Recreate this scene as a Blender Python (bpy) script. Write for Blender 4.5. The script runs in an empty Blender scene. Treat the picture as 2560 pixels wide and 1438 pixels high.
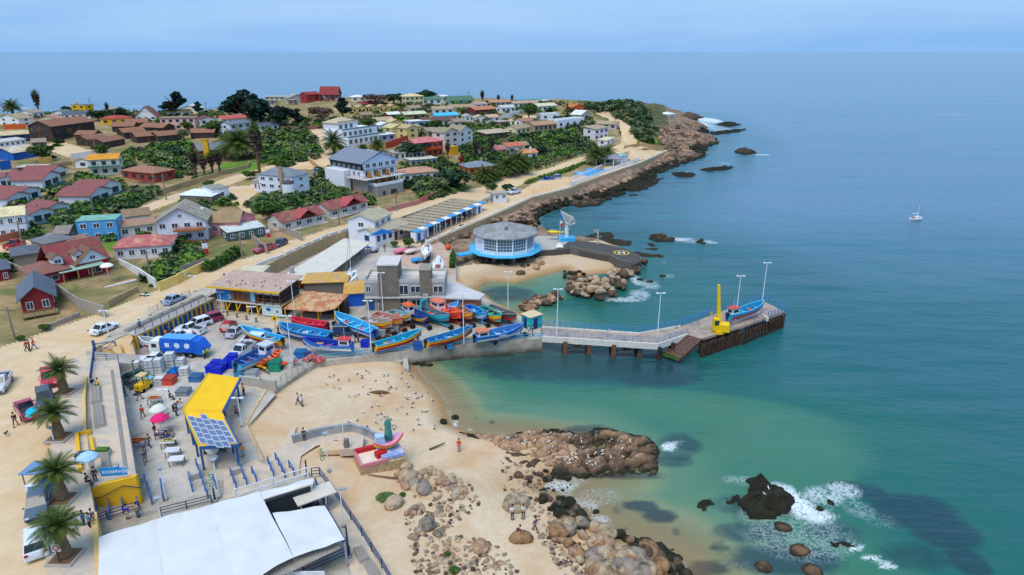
import bpy, math, random
import numpy as np
from mathutils import Vector, Matrix, noise
R=math.radians; PI=math.pi; sin=math.sin; cos=math.cos
C=bpy.context.scene.collection; sc=bpy.context.scene
rnd=random.Random(7)
# camera, sky, sun, exposure
CZ=47.0; PITCH=R(19.5); F=1668.0
cam=bpy.data.cameras.new('camera'); co=bpy.data.objects.new('camera',cam); C.objects.link(co)
co.location=(0,0,CZ); co.rotation_euler=(PI/2-PITCH,0,0)
cam.sensor_width=36; cam.lens=36*F/2560; cam.clip_start=1; cam.clip_end=80000; sc.camera=co
SE,SA=R(62),R(205)      # sun elevation, azimuth of the sun clockwise from +Y
w=bpy.data.worlds.new('World'); sc.world=w; w.use_nodes=True; nt=w.node_tree; nt.nodes.clear()
def nd(nt,t,**k):
    n=nt.nodes.new(t)
    for a,b in k.items():
        if a.startswith('_'): n.inputs[a[1:].replace('_',' ')].default_value=b
        else: setattr(n,a,b)
    return n
L=lambda nt,a,b: nt.links.new(a,b)
out=nd(nt,'ShaderNodeOutputWorld'); bg=nd(nt,'ShaderNodeBackground',_Strength=0.115)
sky=nd(nt,'ShaderNodeTexSky',sky_type='NISHITA',sun_disc=False,sun_elevation=SE,sun_rotation=SA,air_density=1.2,dust_density=2.5)
tc=nd(nt,'ShaderNodeTexCoord'); mp=nd(nt,'ShaderNodeMapping'); mp.inputs['Scale'].default_value=(1,1,9); mp.inputs['Rotation'].default_value=(0,R(5),0)
no=nd(nt,'ShaderNodeTexNoise',_Scale=1.6,_Detail=5.0,_Roughness=0.55,_Distortion=.4)
cr=nd(nt,'ShaderNodeValToRGB'); e=cr.color_ramp.elements; e[0].position=.33; e[0].color=(1.5,3.35,6.3,1); e[1].position=.7; e[1].color=(2.5,4.2,6.6,1)
mx=nd(nt,'ShaderNodeMixRGB',_Fac=0.86)
L(nt,tc.outputs['Generated'],mp.inputs[0]); L(nt,mp.outputs[0],no.inputs['Vector']); L(nt,no.outputs['Fac'],cr.inputs[0])
L(nt,sky.outputs[0],mx.inputs[1]); L(nt,cr.outputs[0],mx.inputs[2]); L(nt,mx.outputs[0],bg.inputs[0]); L(nt,bg.outputs[0],out.inputs[0])
sl=bpy.data.lights.new('sun','SUN'); sl.energy=1.9; sl.angle=R(40); sl.color=(1,.94,.86)
so=bpy.data.objects.new('sun',sl); C.objects.link(so)
sd=Vector((sin(SA)*cos(SE),cos(SA)*cos(SE),sin(SE))); so.rotation_euler=sd.to_track_quat('Z','Y').to_euler()
sc.view_settings.view_transform='Standard'; sc.view_settings.look='None'; sc.view_settings.exposure=0.46; sc.view_settings.gamma=1
sc.render.engine='CYCLES'
# pixel <-> world
cp,sp=cos(PITCH),sin(PITCH)
def ray(px,py):
    a=(px-1280)/F; b=(719-py)/F
    return (a, cp+b*sp, -sp+b*cp)
def P(px,py,z=0.0):
    d=ray(px,py); t=(z-CZ)/d[2]; return Vector((d[0]*t,d[1]*t,z))
def proj(v):
    y=v[1]*cp-(v[2]-CZ)*sp; u=v[1]*sp+(v[2]-CZ)*cp
    return 1280+F*v[0]/y, 719-F*u/y
def hgt(b,tpy):       # height above point b whose top projects on row tpy
    lo,hi=0,60
    for _ in range(30):
        m=(lo+hi)/2
        if proj((b[0],b[1],b[2]+m))[1]>tpy: lo=m
        else: hi=m
    return m
# materials
def col(r,g=None,b=None):
    if g is None: r,g,b=r
    f=lambda c:(c/255/12.92 if c/255<=.04045 else ((c/255+.055)/1.055)**2.4)
    return (f(r),f(g),f(b),1)
MC={}
def M(rgb,rough=.8,var=.18,sc_=1.5,metal=0,bump=0,spec=.3,alt=None,altf=.55,detail=4,coat=0,wave=None):
    key=(rgb,rough,var,sc_,metal,bump,spec,alt,altf,coat,wave)
    if key in MC: return MC[key]
    m=bpy.data.materials.new('mat_%02x%02x%02x'%tuple(int(c) for c in rgb)); m.use_nodes=True; nt=m.node_tree; b=nt.nodes['Principled BSDF']
    b.inputs['Roughness'].default_value=rough; b.inputs['Metallic'].default_value=metal; b.inputs['Specular IOR Level'].default_value=spec
    if coat: b.inputs['Coat Weight'].default_value=coat; b.inputs['Coat Roughness'].default_value=.08
    c=col(rgb)
    g=nd(nt,'ShaderNodeNewGeometry')
    n=nd(nt,'ShaderNodeTexNoise',_Scale=sc_,_Detail=float(detail),_Roughness=.6); L(nt,g.outputs['Position'],n.inputs['Vector'])
    r=nd(nt,'ShaderNodeValToRGB'); e=r.color_ramp.elements
    e[0].position=.3; e[1].position=.72
    e[0].color=tuple(x*(1-var) for x in c[:3])+(1,); e[1].color=tuple(min(1,x*(1+var)) for x in c[:3])+(1,)
    L(nt,n.outputs['Fac'],r.inputs[0]); last=r.outputs[0]
    if alt:
        n2=nd(nt,'ShaderNodeTexNoise',_Scale=sc_*.45,_Detail=5.0,_Roughness=.7); L(nt,g.outputs['Position'],n2.inputs['Vector'])
        r2=nd(nt,'ShaderNodeValToRGB'); r2.color_ramp.elements[0].position=altf-.07; r2.color_ramp.elements[1].position=altf+.07
        mxx=nd(nt,'ShaderNodeMixRGB'); L(nt,n2.outputs['Fac'],r2.inputs[0]); L(nt,r2.outputs[0],mxx.inputs[0]); L(nt,last,mxx.inputs[1]); mxx.inputs[2].default_value=col(alt); last=mxx.outputs[0]
    if wave:   # corrugation / planks (object space)
        t=nd(nt,'ShaderNodeTexCoord'); wv=nd(nt,'ShaderNodeTexWave',bands_direction=wave[0],_Scale=wave[1],_Distortion=.0); L(nt,t.outputs['Object'],wv.inputs['Vector'])
        mm=nd(nt,'ShaderNodeMixRGB',blend_type='MULTIPLY',_Fac=wave[2]); L(nt,last,mm.inputs[1]); L(nt,wv.outputs['Color'],mm.inputs[2]); last=mm.outputs[0]
    L(nt,last,b.inputs['Base Color'])
    if bump:
        bp=nd(nt,'ShaderNodeBump',_Strength=bump,_Distance=.1); L(nt,n.outputs['Fac'],bp.inputs['Height']); L(nt,bp.outputs[0],b.inputs['Normal'])
    MC[key]=m; return m
# mesh builder
class MB:
    def __init__(s): s.v=[]; s.f=[]; s.m=[]
    def add(s,vs,fs,mi=0):
        o=len(s.v); s.v+= [tuple(v) for v in vs]; s.f+=[tuple(i+o for i in f) for f in fs]; s.m+=[mi]*len(fs); return s
    def box(s,c,d,rz=0,mi=0,tx=1,ty=1,rx=0):
        vs=[]
        for z in(-1,1):
            for x,y in((-1,-1),(1,-1),(1,1),(-1,1)):
                kx=tx if z>0 else 1; ky=ty if z>0 else 1
                vs.append(Vector((x*d[0]/2*kx,y*d[1]/2*ky,z*d[2]/2)))
        mt=Matrix.Rotation(rz,3,'Z')@Matrix.Rotation(rx,3,'X')
        return s.add([mt@v+Vector(c) for v in vs],[(0,3,2,1),(4,5,6,7),(0,1,5,4),(1,2,6,5),(2,3,7,6),(3,0,4,7)],mi)
    def beam(s,a,b,wd,ht=None,mi=0):
        a=Vector(a); b=Vector(b); ht=ht or wd; d=b-a; l=d.length
        if l<1e-6: return s
        q=d.to_track_quat('X','Z').to_matrix(); c=(a+b)/2; vs=[]
        for z in(-1,1):
            for x,y in((-1,-1),(1,-1),(1,1),(-1,1)): vs.append(q@Vector((x*l/2,y*wd/2,z*ht/2))+c)
        return s.add(vs,[(0,3,2,1),(4,5,6,7),(0,1,5,4),(1,2,6,5),(2,3,7,6),(3,0,4,7)],mi)
    def tube(s,a,b,r0,r1=None,n=8,mi=0):
        a=Vector(a); b=Vector(b); r1=r0 if r1 is None else r1
        q=(b-a).to_track_quat('Z','Y').to_matrix(); vs=[]
        for p,r in((a,r0),(b,r1)):
            for i in range(n): t=2*PI*i/n; vs.append(q@Vector((r*cos(t),r*sin(t),0))+p)
        fs=[(i,(i+1)%n,n+(i+1)%n,n+i) for i in range(n)]+[tuple(range(n-1,-1,-1)),tuple(range(n,2*n))]
        return s.add(vs,fs,mi)
    def prism(s,poly,z0,z1,mi=0,mt=None):
        n=len(poly); ar=sum(poly[i][0]*poly[(i+1)%n][1]-poly[(i+1)%n][0]*poly[i][1] for i in range(n))
        if ar<0: poly=poly[::-1]
        f=lambda z,p:(z(p) if callable(z) else z)
        vs=[(p[0],p[1],f(z0,p)) for p in poly]+[(p[0],p[1],f(z1,p)) for p in poly]
        s.add(vs,[(i,(i+1)%n,n+(i+1)%n,n+i) for i in range(n)]+[tuple(range(n-1,-1,-1))],mi)
        return s.add(vs[n:],[tuple(range(n))],mi if mt is None else mt)
    def loft(s,rings,mi=0,cap=True,closed=True):
        n=len(rings[0]); vs=[p for r in rings for p in r]; fs=[]
        for j in range(len(rings)-1):
            for i in range(n if closed else n-1): fs.append((j*n+i,j*n+(i+1)%n,(j+1)*n+(i+1)%n,(j+1)*n+i))
        if cap: fs+=[tuple(range(n-1,-1,-1)),tuple((len(rings)-1)*n+i for i in range(n))]
        return s.add(vs,fs,mi)
    def ball(s,c,r,nu=8,nv=5,mi=0):
        r=r if hasattr(r,'__len__') else (r,r,r); rings=[]
        for j in range(nv+1):
            t=PI*(j+.02)/(nv+.04); rings.append([(c[0]+r[0]*sin(t)*cos(2*PI*i/nu),c[1]+r[1]*sin(t)*sin(2*PI*i/nu),c[2]-r[2]*cos(t)) for i in range(nu)])
        return s.loft(rings,mi)
    def build(s,name,mats,parent=None,smooth=False):
        me=bpy.data.meshes.new(name); me.from_pydata(s.v,[],s.f)
        if not isinstance(mats,(list,tuple)): mats=[mats]
        for m in mats: me.materials.append(m)
        if len(mats)>1: me.polygons.foreach_set('material_index',s.m)
        if smooth: me.polygons.foreach_set('use_smooth',[True]*len(me.polygons))
        me.update(); o=bpy.data.objects.new(name,me); C.objects.link(o)
        if parent: o.parent=parent
        return o
def tag(o,label=None,cat=None,group=None,kind=None):
    if label: o['label']=label
    if cat: o['category']=cat
    if group: o['group']=group
    if kind: o['kind']=kind
    return o
def struct(o): o['kind']='structure'; return o
def thing(name,label,cat,loc=(0,0,0),rz=0,group=None):
    o=bpy.data.objects.new(name,None); o.empty_display_size=.2; C.objects.link(o); o.location=loc; o.rotation_euler=(0,0,rz)
    return tag(o,label,cat,group)
KIDS={}
def kids(o):
    return [c for c in bpy.data.objects if c.parent==o]
def tree_of(o): return (o,[tree_of(c) for c in kids(o)])
def dup(t,parent=None,loc=None,rz=None,s=None,label=None,group=None):
    o,ch=t; c=o.copy(); C.objects.link(c); c.parent=parent
    if loc is not None: c.location=loc
    if rz is not None: c.rotation_euler=(0,0,rz)
    if s is not None: c.scale=s if hasattr(s,'__len__') else (s,s,s)
    if label: c['label']=label
    if group: c['group']=group
    for k in ch: dup(k,c)
    return c
# terrain height
ZR,ZQ=4.8,2.4
def wp(l,z=0): return [tuple(P(a,b,z)[:2]) for a,b in l]
coast=wp([(1760,1560),(1700,1438),(1680,1400),(1640,1375),(1560,1350),(1505,1320),(1470,1290),(1440,1260),(1400,1240),(1352,1225),(1375,1196),(1440,1188),(1500,1160),(1440,1110),(1300,1090),(1180,1085),(1120,1060),(1108,1010),(1085,975),(1050,945),(1030,915),(1010,900),(1000,870),(1360,850),(1345,805),(1290,780),(1235,755),(1190,722),(1215,702),(1290,706),(1345,690),(1415,672),(1440,690),(1540,680),(1610,655),(1595,640),(1510,602),(1420,590),(1350,572),(1345,545),(1375,530),(1440,508),(1515,492),(1560,478),(1600,455),(1640,430),(1690,408),(1745,390),(1740,372),(1795,352),(1745,340),(1770,318),(1735,300),(1740,290),(1690,286),(1655,284)])
coast+=[(75,535),(45,560),(-40,570),(-160,550),(-260,515),(-470,480),(-800,450),(-1500,500),(-1500,-50),(60,-50)]
low=wp([(265,1480),(255,1438),(240,1330),(228,1215),(345,1205),(295,905),(235,905),(232,870),(335,862),(330,824),(524,735),(600,700),(690,652),(820,592),(925,562),(1000,545),(1180,505),(1238,494),(1300,470)],ZR)+wp([(1330,492),(1420,474),(1600,410),(1672,381),(2600,300)],2)+[(900,60),(400,-100),(-20,-100)]
shore=wp([(1130,625),(1060,612),(1230,545),(1330,500),(1430,478),(1600,415),(1676,383),(2200,330)],2.6)+[(900,60)]+wp([(1800,900),(1360,800),(1150,700)],0)
HI=[(30,1400,4.7),(30,1000,4.7),(100,860,4.7),(300,800,4.7),(500,700,4.7),(700,620,4.7),(950,545,4.7),(1100,510,4.5),(1250,480,4.1),(1380,430,4.3),(1500,385,4.6),(1580,365,5.2),(1570,340,7.5),(1540,315,10.5),(1510,290,13.5),(1480,275,14.5),
(1540,258,18),(1580,259,19),(1610,266,18),(1622,285,15),(1600,300,15),(1625,318,8.5),(1590,330,9),(1610,350,5.5),(1650,375,3),(1450,370,6.5),(1400,340,10),(1350,318,12),(1420,305,12.5),(1250,400,7),(1200,430,6),(1150,380,9),(1100,372,10),(1100,440,6.3),(1060,470,5.5),(1340,400,5.5),(1540,352,7.5),
(870,480,6.2),(960,500,5.2),(820,430,9),(900,380,11.2),(700,500,7),(760,440,8.5),(650,470,7.5),(800,360,11),(960,350,11.5),(1040,330,12),
(300,640,5.4),(100,640,5.4),(200,590,5.8),(0,600,6),(420,600,5.5),(560,560,5.8),(650,540,6),(740,565,5.2),(870,525,5.2),
(0,500,7.5),(150,480,7.5),(300,480,7.5),(450,480,7),(600,440,8),(500,400,9),(300,420,9),(100,430,8.5),(0,400,9.5),(200,370,10.5),(400,360,11),(550,370,10.5),(700,350,11.5),
(0,330,12),(250,320,13),(450,310,13.5),(650,310,14),(850,320,13),(1000,290,14.5),(1200,300,13),(1300,280,14),
(0,290,14),(200,285,14.5),(400,290,14.5),(600,275,16),(750,262,17),(900,262,17.5),(1050,262,17.5),(1200,260,17),(1350,262,16),(1450,268,15)]
LO=[(1640,395,4.2),(700,830,2.1),(1000,820,2.1),(1200,820,2.0),(450,900,2.1),(400,1100,2.1),(500,1300,2.1),(800,1400,2.1),(680,980,1.85),(720,1060,1.95),(900,940,1.4),(1000,1000,.85),(1070,960,.4),(900,1100,1.6),(1050,1100,.95),(860,1220,2.2),(930,1350,2.2),(1100,1250,1.9),(1250,1350,1.6),(1200,1150,1.0),(1300,1200,.55),(1400,1350,1.2),(1500,1438,1.3),(800,1150,2.15),
(1180,650,1.3),(1250,690,.5),(1480,660,.8),(800,680,2.1),(900,640,2.1),(1000,650,2.1),(1050,600,2.5),(1150,560,3.1),(1230,520,3.7),(1300,490,3.9),(1400,450,4.1),(1560,410,4.3),(1640,385,4.3),(1350,600,1),(1600,430,2.8),(1700,390,1.5),(1500,470,2.4),(1400,492,2.6),(1300,520,2.4),(1100,900,.2),(1250,830,1.9)]
def ctl(l):
    a=[P(x,y,z) for x,y,z in l]; return np.array([[p.x,p.y] for p in a]),np.array([p.z for p in a])
HIp,HIz=ctl(HI)
BK=[(-360,420,6),(-260,430,7),(-160,450,8),(-360,470,2),(-200,500,3),(-60,510,5),(10,530,5),(45,520,7),(-450,370,5),(-450,440,2),(-300,460,4),(-150,455,17.3),(-110,458,17.6),(-60,460,17.6),(-20,455,17.5),(25,452,17),(-100,505,9),(-20,505,9),(40,500,10)]
HIp=np.vstack([HIp,[[a,b] for a,b,c in BK]]); HIz=np.append(HIz,[c for a,b,c in BK]); LOp,LOz=ctl(LO)
def idw(p,cpn,cz,pw=2.0):
    o=np.empty(len(p))
    for i in range(0,len(p),60000):
        q=p[i:i+60000]; d=((q[:,None,:]-cpn[None])**2).sum(-1)+9.0
        wgt=d**-pw; o[i:i+60000]=(wgt*cz).sum(1)/wgt.sum(1)
    return o
def inside(p,poly):
    x,y=p[:,0],p[:,1]; r=np.zeros(len(p),bool); n=len(poly)
    pa=np.array(poly); bb=(x>=pa[:,0].min())&(x<=pa[:,0].max())&(y>=pa[:,1].min())&(y<=pa[:,1].max())
    idx=np.nonzero(bb)[0]; x=x[idx]; y=y[idx]; rr=np.zeros(len(idx),bool)
    for i in range(n):
        x0,y0=poly[i]; x1,y1=poly[(i+1)%n]
        if y0==y1: continue
        c=((y0>y)!=(y1>y))&(x<(x1-x0)*(y-y0)/(y1-y0)+x0); rr^=c
    r[idx]=rr; return r
def edist(p,poly,closed=True):
    d=np.full(len(p),1e9); n=len(poly)
    for i in range(n if closed else n-1):
        a=np.array(poly[i]); b=np.array(poly[(i+1)%n]); ab=b-a; t=np.clip(((p-a)@ab)/(ab@ab+1e-9),0,1)
        q=p-(a+t[:,None]*ab); d=np.minimum(d,np.sqrt((q**2).sum(1)))
    return d
def H(p):
    p=np.asarray(p,float).reshape(-1,2)
    hi=idw(p,HIp,HIz); lo=idw(p,LOp,LOz); il=inside(p,low); h=np.where(il,lo,hi)
    shf=inside(p,shore)&(p[:,1]>178); h=np.where(shf,np.maximum(h,3.3),h)
    sh=inside(p,shore); h=np.where(sh,np.minimum(h,np.where(p[:,1]>178,3.3,1.5)),h)
    d=edist(p,coast); ins=inside(p,coast)
    h=np.where(ins,np.minimum(h,.02+np.where(shf,.6,.35)*d),-.02-.07*d-np.clip(d-20,0,200)*.1)
    return h
def h1(x,y): return float(H([[x,y]])[0])
GC={}
def G(px,py):
    k=(round(px),round(py))
    if k in GC: return GC[k].copy()
    d=ray(px,py); ts=np.geomspace(45,900,500)/math.hypot(d[0],d[1])
    X=np.stack([d[0]*ts,d[1]*ts],1); z=CZ+d[2]*ts; hh=np.maximum(H(X),0); i=np.nonzero(z<=hh)[0]
    if len(i)==0: v=P(px,py,0)
    else:
        i=i[0]; a=max(i-1,0); za,zb=z[a]-hh[a],z[i]-hh[i]; t=ts[a]+(ts[i]-ts[a])*(za/(za-zb+1e-9)) if a!=i else ts[i]
        v=Vector((d[0]*t,d[1]*t,h1(d[0]*t,d[1]*t)))
    GC[k]=v; return v.copy()
# terrain and sea meshes
def gl(l): return [tuple(G(a,b)[:2]) for a,b in l]
REG={}
REG['dirt_road']=[gl(l) for l in (
 [(-60,905),(0,888),(110,845),(260,778),(400,725),(520,674),(650,636),(700,608),(780,588),(880,558),(960,530),(1060,505),(1160,476),(1240,452),(1330,430),(1400,412),(1470,390),(1520,375),(1550,362),(1553,345),(1550,330),(1535,312),(1508,293),(1488,283),(1500,280),(1522,285),(1560,305),(1583,338),(1592,358),(1640,366),(1640,372),(1590,376),(1540,386),(1500,394),(1450,408),(1400,424),(1330,448),(1265,478),(1240,496),(1180,507)],
 [(-60,630),(0,615),(60,602),(120,585),(200,563),(300,535),(370,510),(440,485),(540,455),(620,430),(680,412),(740,408),(790,402),(806,378),(795,350),(770,322),(745,316),(800,318),(815,350),(832,385),(824,410),(790,424),(700,424),(640,442),(560,468),(480,492),(400,520),(300,555),(200,592),(80,642),(-60,680)],
 [(560,470),(640,462),(650,478),(622,500),(625,520),(632,545),(618,548),(602,525),(575,505)],
 [(1215,328),(1250,302),(1320,288),(1350,290),(1300,312),(1240,338)],
 [(1340,457),(1400,443),(1462,452),(1425,474),(1330,497),(1230,543),(1065,610),(1020,598),(1195,524),(1240,500),(1300,478)],
 [(1575,378),(1650,378),(1660,384),(1600,402),(1560,398)],
 [(150,352),(190,365),(250,388),(225,400),(160,392),(90,370)]
)]
# the wide open dirt square left of the palms
REG['dirt_road'].append(wp([(-900,1500),(-900,880),(0,870),(200,800),(560,670),(700,655),(532,748),(338,840),(300,900),(330,1150),(260,1500)],ZR))
REG['lawn']=[gl(l) for l in ([(552,410),(600,403),(645,406),(640,425),(590,432),(545,440)],[(250,610),(300,596),(335,606),(290,628),(262,628)],[(800,480),(835,470),(870,500),(850,520),(820,505)],[(1320,430),(1400,412),(1460,390),(1470,398),(1400,418),(1330,438)],[(870,555),(960,532),(1030,510),(1040,516),(960,543),(880,565)],[(1620,345),(1640,350),(1640,362),(1600,360),(1590,350)],[(380,690),(440,640),(470,650),(440,690),(400,702)])]
RK=wp([(1660,296),(1665,330),(1672,350),(1660,386),(1900,400),(1950,240),(1690,240),(1630,285)],0)
US=[-1.05+2.1*i/980 for i in range(981)]
def polar(y0,y1,n,us):
    ys=np.geomspace(y0,y1,n); u=np.array(us); Y,U=np.meshgrid(ys,u,indexing='ij'); return np.stack([(U*Y).ravel(),Y.ravel()],1),n,len(u)
def grid_faces(nr,nc,mask):
    i=np.arange(nr*nc).reshape(nr,nc); q=np.stack([i[:-1,:-1],i[:-1,1:],i[1:,1:],i[1:,:-1]],-1).reshape(-1,4); return q[mask]
def mesh_np(name,co,q,mat,attrs=None,smooth=True):
    used=np.unique(q); re=np.full(len(co),-1); re[used]=np.arange(len(used)); co=co[used]; q=re[q]
    me=bpy.data.meshes.new(name); me.vertices.add(len(co)); me.vertices.foreach_set('co',co.astype(np.float32).ravel())
    me.loops.add(q.size); me.loops.foreach_set('vertex_index',q.astype(np.int32).ravel()); me.polygons.add(len(q))
    me.polygons.foreach_set('loop_start',np.arange(0,q.size,4,dtype=np.int32)); me.polygons.foreach_set('loop_total',np.full(len(q),4,dtype=np.int32))
    me.update(calc_edges=True)
    if smooth: me.polygons.foreach_set('use_smooth',np.ones(len(q),bool))
    for k,a in (attrs or {}).items():
        at=me.attributes.new(k,'FLOAT','POINT'); at.data.foreach_set('value',a[used].astype(np.float32))
    me.materials.append(mat); o=bpy.data.objects.new(name,me); C.objects.link(o); return o
def vnoise(p,s,seed=0,oct=3):
    # cheap smooth value noise with numpy
    r=np.zeros(len(p)); amp=1; tot=0
    for k in range(oct):
        q=p/s+seed*17.3+k*5.1; i=np.floor(q).astype(int); f=q-i; f=f*f*(3-2*f)
        hsh=lambda a,b: np.modf(np.abs(np.sin(a*127.1+b*311.7+seed*3.3)*43758.5453))[0]
        v=(hsh(i[:,0],i[:,1])*(1-f[:,0])+hsh(i[:,0]+1,i[:,1])*f[:,0])*(1-f[:,1])+(hsh(i[:,0],i[:,1]+1)*(1-f[:,0])+hsh(i[:,0]+1,i[:,1]+1)*f[:,0])*f[:,1]
        r+=v*amp; tot+=amp; amp*=.5; s/=2
    return r/tot
def ground_mat(name,c1,c2,c3=None,s1=.6,s2=.08,wet=False,bump=.25,band=False,thr=.55,rough=.95,tracks=False):
    m=bpy.data.materials.new(name); m.use_nodes=True; nt=m.node_tree; b=nt.nodes['Principled BSDF']; b.inputs['Roughness'].default_value=rough; b.inputs['Specular IOR Level'].default_value=.15
    g=nd(nt,'ShaderNodeNewGeometry');
    n=nd(nt,'ShaderNodeTexNoise',_Scale=s1,_Detail=8.0,_Roughness=.68); L(nt,g.outputs['Position'],n.inputs['Vector'])
    r=nd(nt,'ShaderNodeValToRGB'); e=r.color_ramp.elements; e[0].position=.32; e[1].position=.7; e[0].color=col(c1); e[1].color=col(c2); L(nt,n.outputs['Fac'],r.inputs[0]); last=r.outputs[0]
    if c3:
        n2=nd(nt,'ShaderNodeTexNoise',_Scale=s2,_Detail=7.0,_Roughness=.7,_Distortion=.6); mp=nd(nt,'ShaderNodeMapping'); L(nt,g.outputs['Position'],mp.inputs[0])
        if tracks: mp.inputs['Rotation'].default_value=(0,0,R(-35)); mp.inputs['Scale'].default_value=(.5,1.3,1)
        L(nt,mp.outputs[0],n2.inputs['Vector'])
        r2=nd(nt,'ShaderNodeValToRGB'); r2.color_ramp.elements[0].position=thr-.1; r2.color_ramp.elements[1].position=thr+.1; L(nt,n2.outputs['Fac'],r2.inputs[0])
        mm=nd(nt,'ShaderNodeMixRGB'); L(nt,r2.outputs[0],mm.inputs[0]); L(nt,last,mm.inputs[1]); mm.inputs[2].default_value=col(c3); last=mm.outputs[0]
    if wet:
        sx=nd(nt,'ShaderNodeSeparateXYZ'); L(nt,g.outputs['Position'],sx.inputs[0])
        mr=nd(nt,'ShaderNodeMapRange'); mr.inputs['From Min'].default_value=wet[0]; mr.inputs['From Max'].default_value=wet[1]; mr.inputs['To Min'].default_value=1; mr.inputs['To Max'].default_value=0; nz=nd(nt,'ShaderNodeMath',operation='MULTIPLY_ADD'); nz.inputs[1].default_value=-1.4*(wet[1]-wet[0]); L(nt,n.outputs['Fac'],nz.inputs[0]); L(nt,sx.outputs['Z'],nz.inputs[2]); mr.inputs['From Min'].default_value-=.7*(wet[1]-wet[0]); mr.inputs['From Max'].default_value-=.7*(wet[1]-wet[0]); L(nt,nz.outputs[0],mr.inputs['Value'])
        mm=nd(nt,'ShaderNodeMixRGB'); L(nt,mr.outputs[0],mm.inputs[0]); L(nt,last,mm.inputs[1]); mm.inputs[2].default_value=col(wet[2]); last=mm.outputs[0]
    L(nt,last,b.inputs['Base Color'])
    bp=nd(nt,'ShaderNodeBump',_Strength=bump,_Distance=.3); L(nt,n.outputs['Fac'],bp.inputs['Height']); L(nt,bp.outputs[0],b.inputs['Normal'])
    return m
GM={'ground':ground_mat('dry_ground',(150,120,88),(186,156,116),(112,112,66),s1=.5,s2=.09,thr=.5),
'dirt_road':ground_mat('dirt',(204,176,138),(220,194,158),(206,166,116),s1=.5,s2=.09,thr=.58,bump=.1,tracks=True),
'lawn':ground_mat('lawn_green',(84,124,40),(112,150,52),(100,120,50),s1=1.2),
'hillside':ground_mat('hill_scrub',(104,92,62),(146,122,86),(70,80,46),s1=.7,s2=.13,thr=.46),
'beach':ground_mat('sand',(202,176,142),(216,194,164),(198,162,122),s1=1.6,s2=.1,thr=.55,bump=.3,wet=(.1,.95,(164,128,88))),
'rocky_shore':ground_mat('rock_ground',(120,100,84),(176,148,122),(92,78,66),s1=.9,s2=.3,bump=1.0,wet=(.15,1.0,(52,46,36)))}
def sm(x,a,b): t=np.clip((x-a)/(b-a),0,1); return t*t*(3-2*t)
hillz=gl([(1455,268),(1480,285),(1500,292),(1540,318),(1552,345),(1600,378),(1650,376),(1700,340),(1720,250),(1560,235),(1440,255)])
hillz2=gl([(1180,420),(1180,360),(1250,340),(1320,350),(1400,330),(1460,330),(1500,380),(1400,410),(1300,425)])
def build_ground():
    p,nr,nc=polar(19,900,600,US); z=H(p)
    d=edist(p,coast); ins=inside(p,coast); lo=inside(p,low); sh=inside(p,shore); rk=inside(p,RK)
    cls=np.zeros(len(p),int)                                   # 0 ground
    hs=inside(p,hillz)|inside(p,hillz2); cls[hs]=3
    for q in REG['lawn']: cls[inside(p,q)]=2
    cls[lo]=4
    for q in REG['dirt_road']: cls[inside(p,q)&~sh]=1
    farc=(p[:,1]>340)&(d<14)&ins&~lo; cls[farc]=5
    cls[(sh|rk)&((p[:,1]>125)|rk)]=5
    cls[(sh&(d<9)&(p[:,0]<33)&(p[:,0]>-30)&(p[:,1]<165))]=4   # sand around the lagoon
    cls[~ins]=4; cls[~ins&(p[:,1]>150)]=5
    rough=(vnoise(p,6,3)-.5); z=z+np.where(cls==5,np.clip(d/4,0,1)*rough*2.0,0)+np.where((cls==0)|(cls==3),rough*.5,0)
    z=z+np.where(hs,(vnoise(p,14,9)-.5)*3*np.clip(d/10,0,1),0)
    z=np.where(ins,np.maximum(z,.0),z)
    near=(cls==4)&ins; z=z+np.where(near,(vnoise(p,9,5,2)-.5)*.18*np.clip(d/5,0,1),0)
    z=np.where(z>4,z,z)
    co=np.column_stack([p,z]); fa=cls.reshape(nr,nc)[:-1,:-1].ravel(); keep=z.reshape(nr,nc)[:-1,:-1].ravel()>-6
    for k,nm in enumerate(('ground','dirt_road','lawn','hillside','beach','rocky_shore')):
        o=mesh_np(nm,co,grid_faces(nr,nc,(fa==k)&keep),GM[nm]); struct(o)
build_ground()
# sea -----------------------------------------------------------------
def ell(p,l,z=0):
    r=np.zeros(len(p))
    for x,y,rx,ry,s in l:
        c=P(x,y,z); ax=abs(P(x+rx,y,z)[0]-c[0]); ay=abs(P(x,y-ry,z)[1]-P(x,y+ry,z)[1])/2
        q=((p[:,0]-c[0])/ax)**2+((p[:,1]-c[1])/ay)**2; r=np.maximum(r,s*(1-sm(q,.2,1.6)))
    return r
KELP=[(1300,935,110,22,.6),(1450,910,330,48,.8),(1640,945,120,24,.9),(1560,905,220,14,.8),(2290,1280,110,50,1),(2360,1330,90,45,1),(2180,1235,45,26,.8),(2120,1215,60,16,.7),(2420,1405,55,40,.9),(2290,1390,110,40,.6),(1600,1265,50,16,1),(1650,1290,50,18,.9),(1690,1330,18,8,.7),(1540,1275,14,8,.7),(1560,1325,10,6,.8),(1700,1110,60,30,.7),(1680,1150,60,22,.7),(1470,1075,70,14,.7),(1560,1190,120,12,.7),(1265,735,80,22,.7),(1880,1330,120,30,.65),(1960,1400,160,45,.8),(1800,1370,30,14,.7),(1770,1420,60,20,.8),(2080,1330,80,40,.6),(1900,1270,120,26,.7),(1400,1185,60,8,.6),(1850,1255,100,22,.5),(1190,1050,8,4,.8),(1230,1055,8,4,.7),(1720,1440,60,14,.7)]
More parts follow.
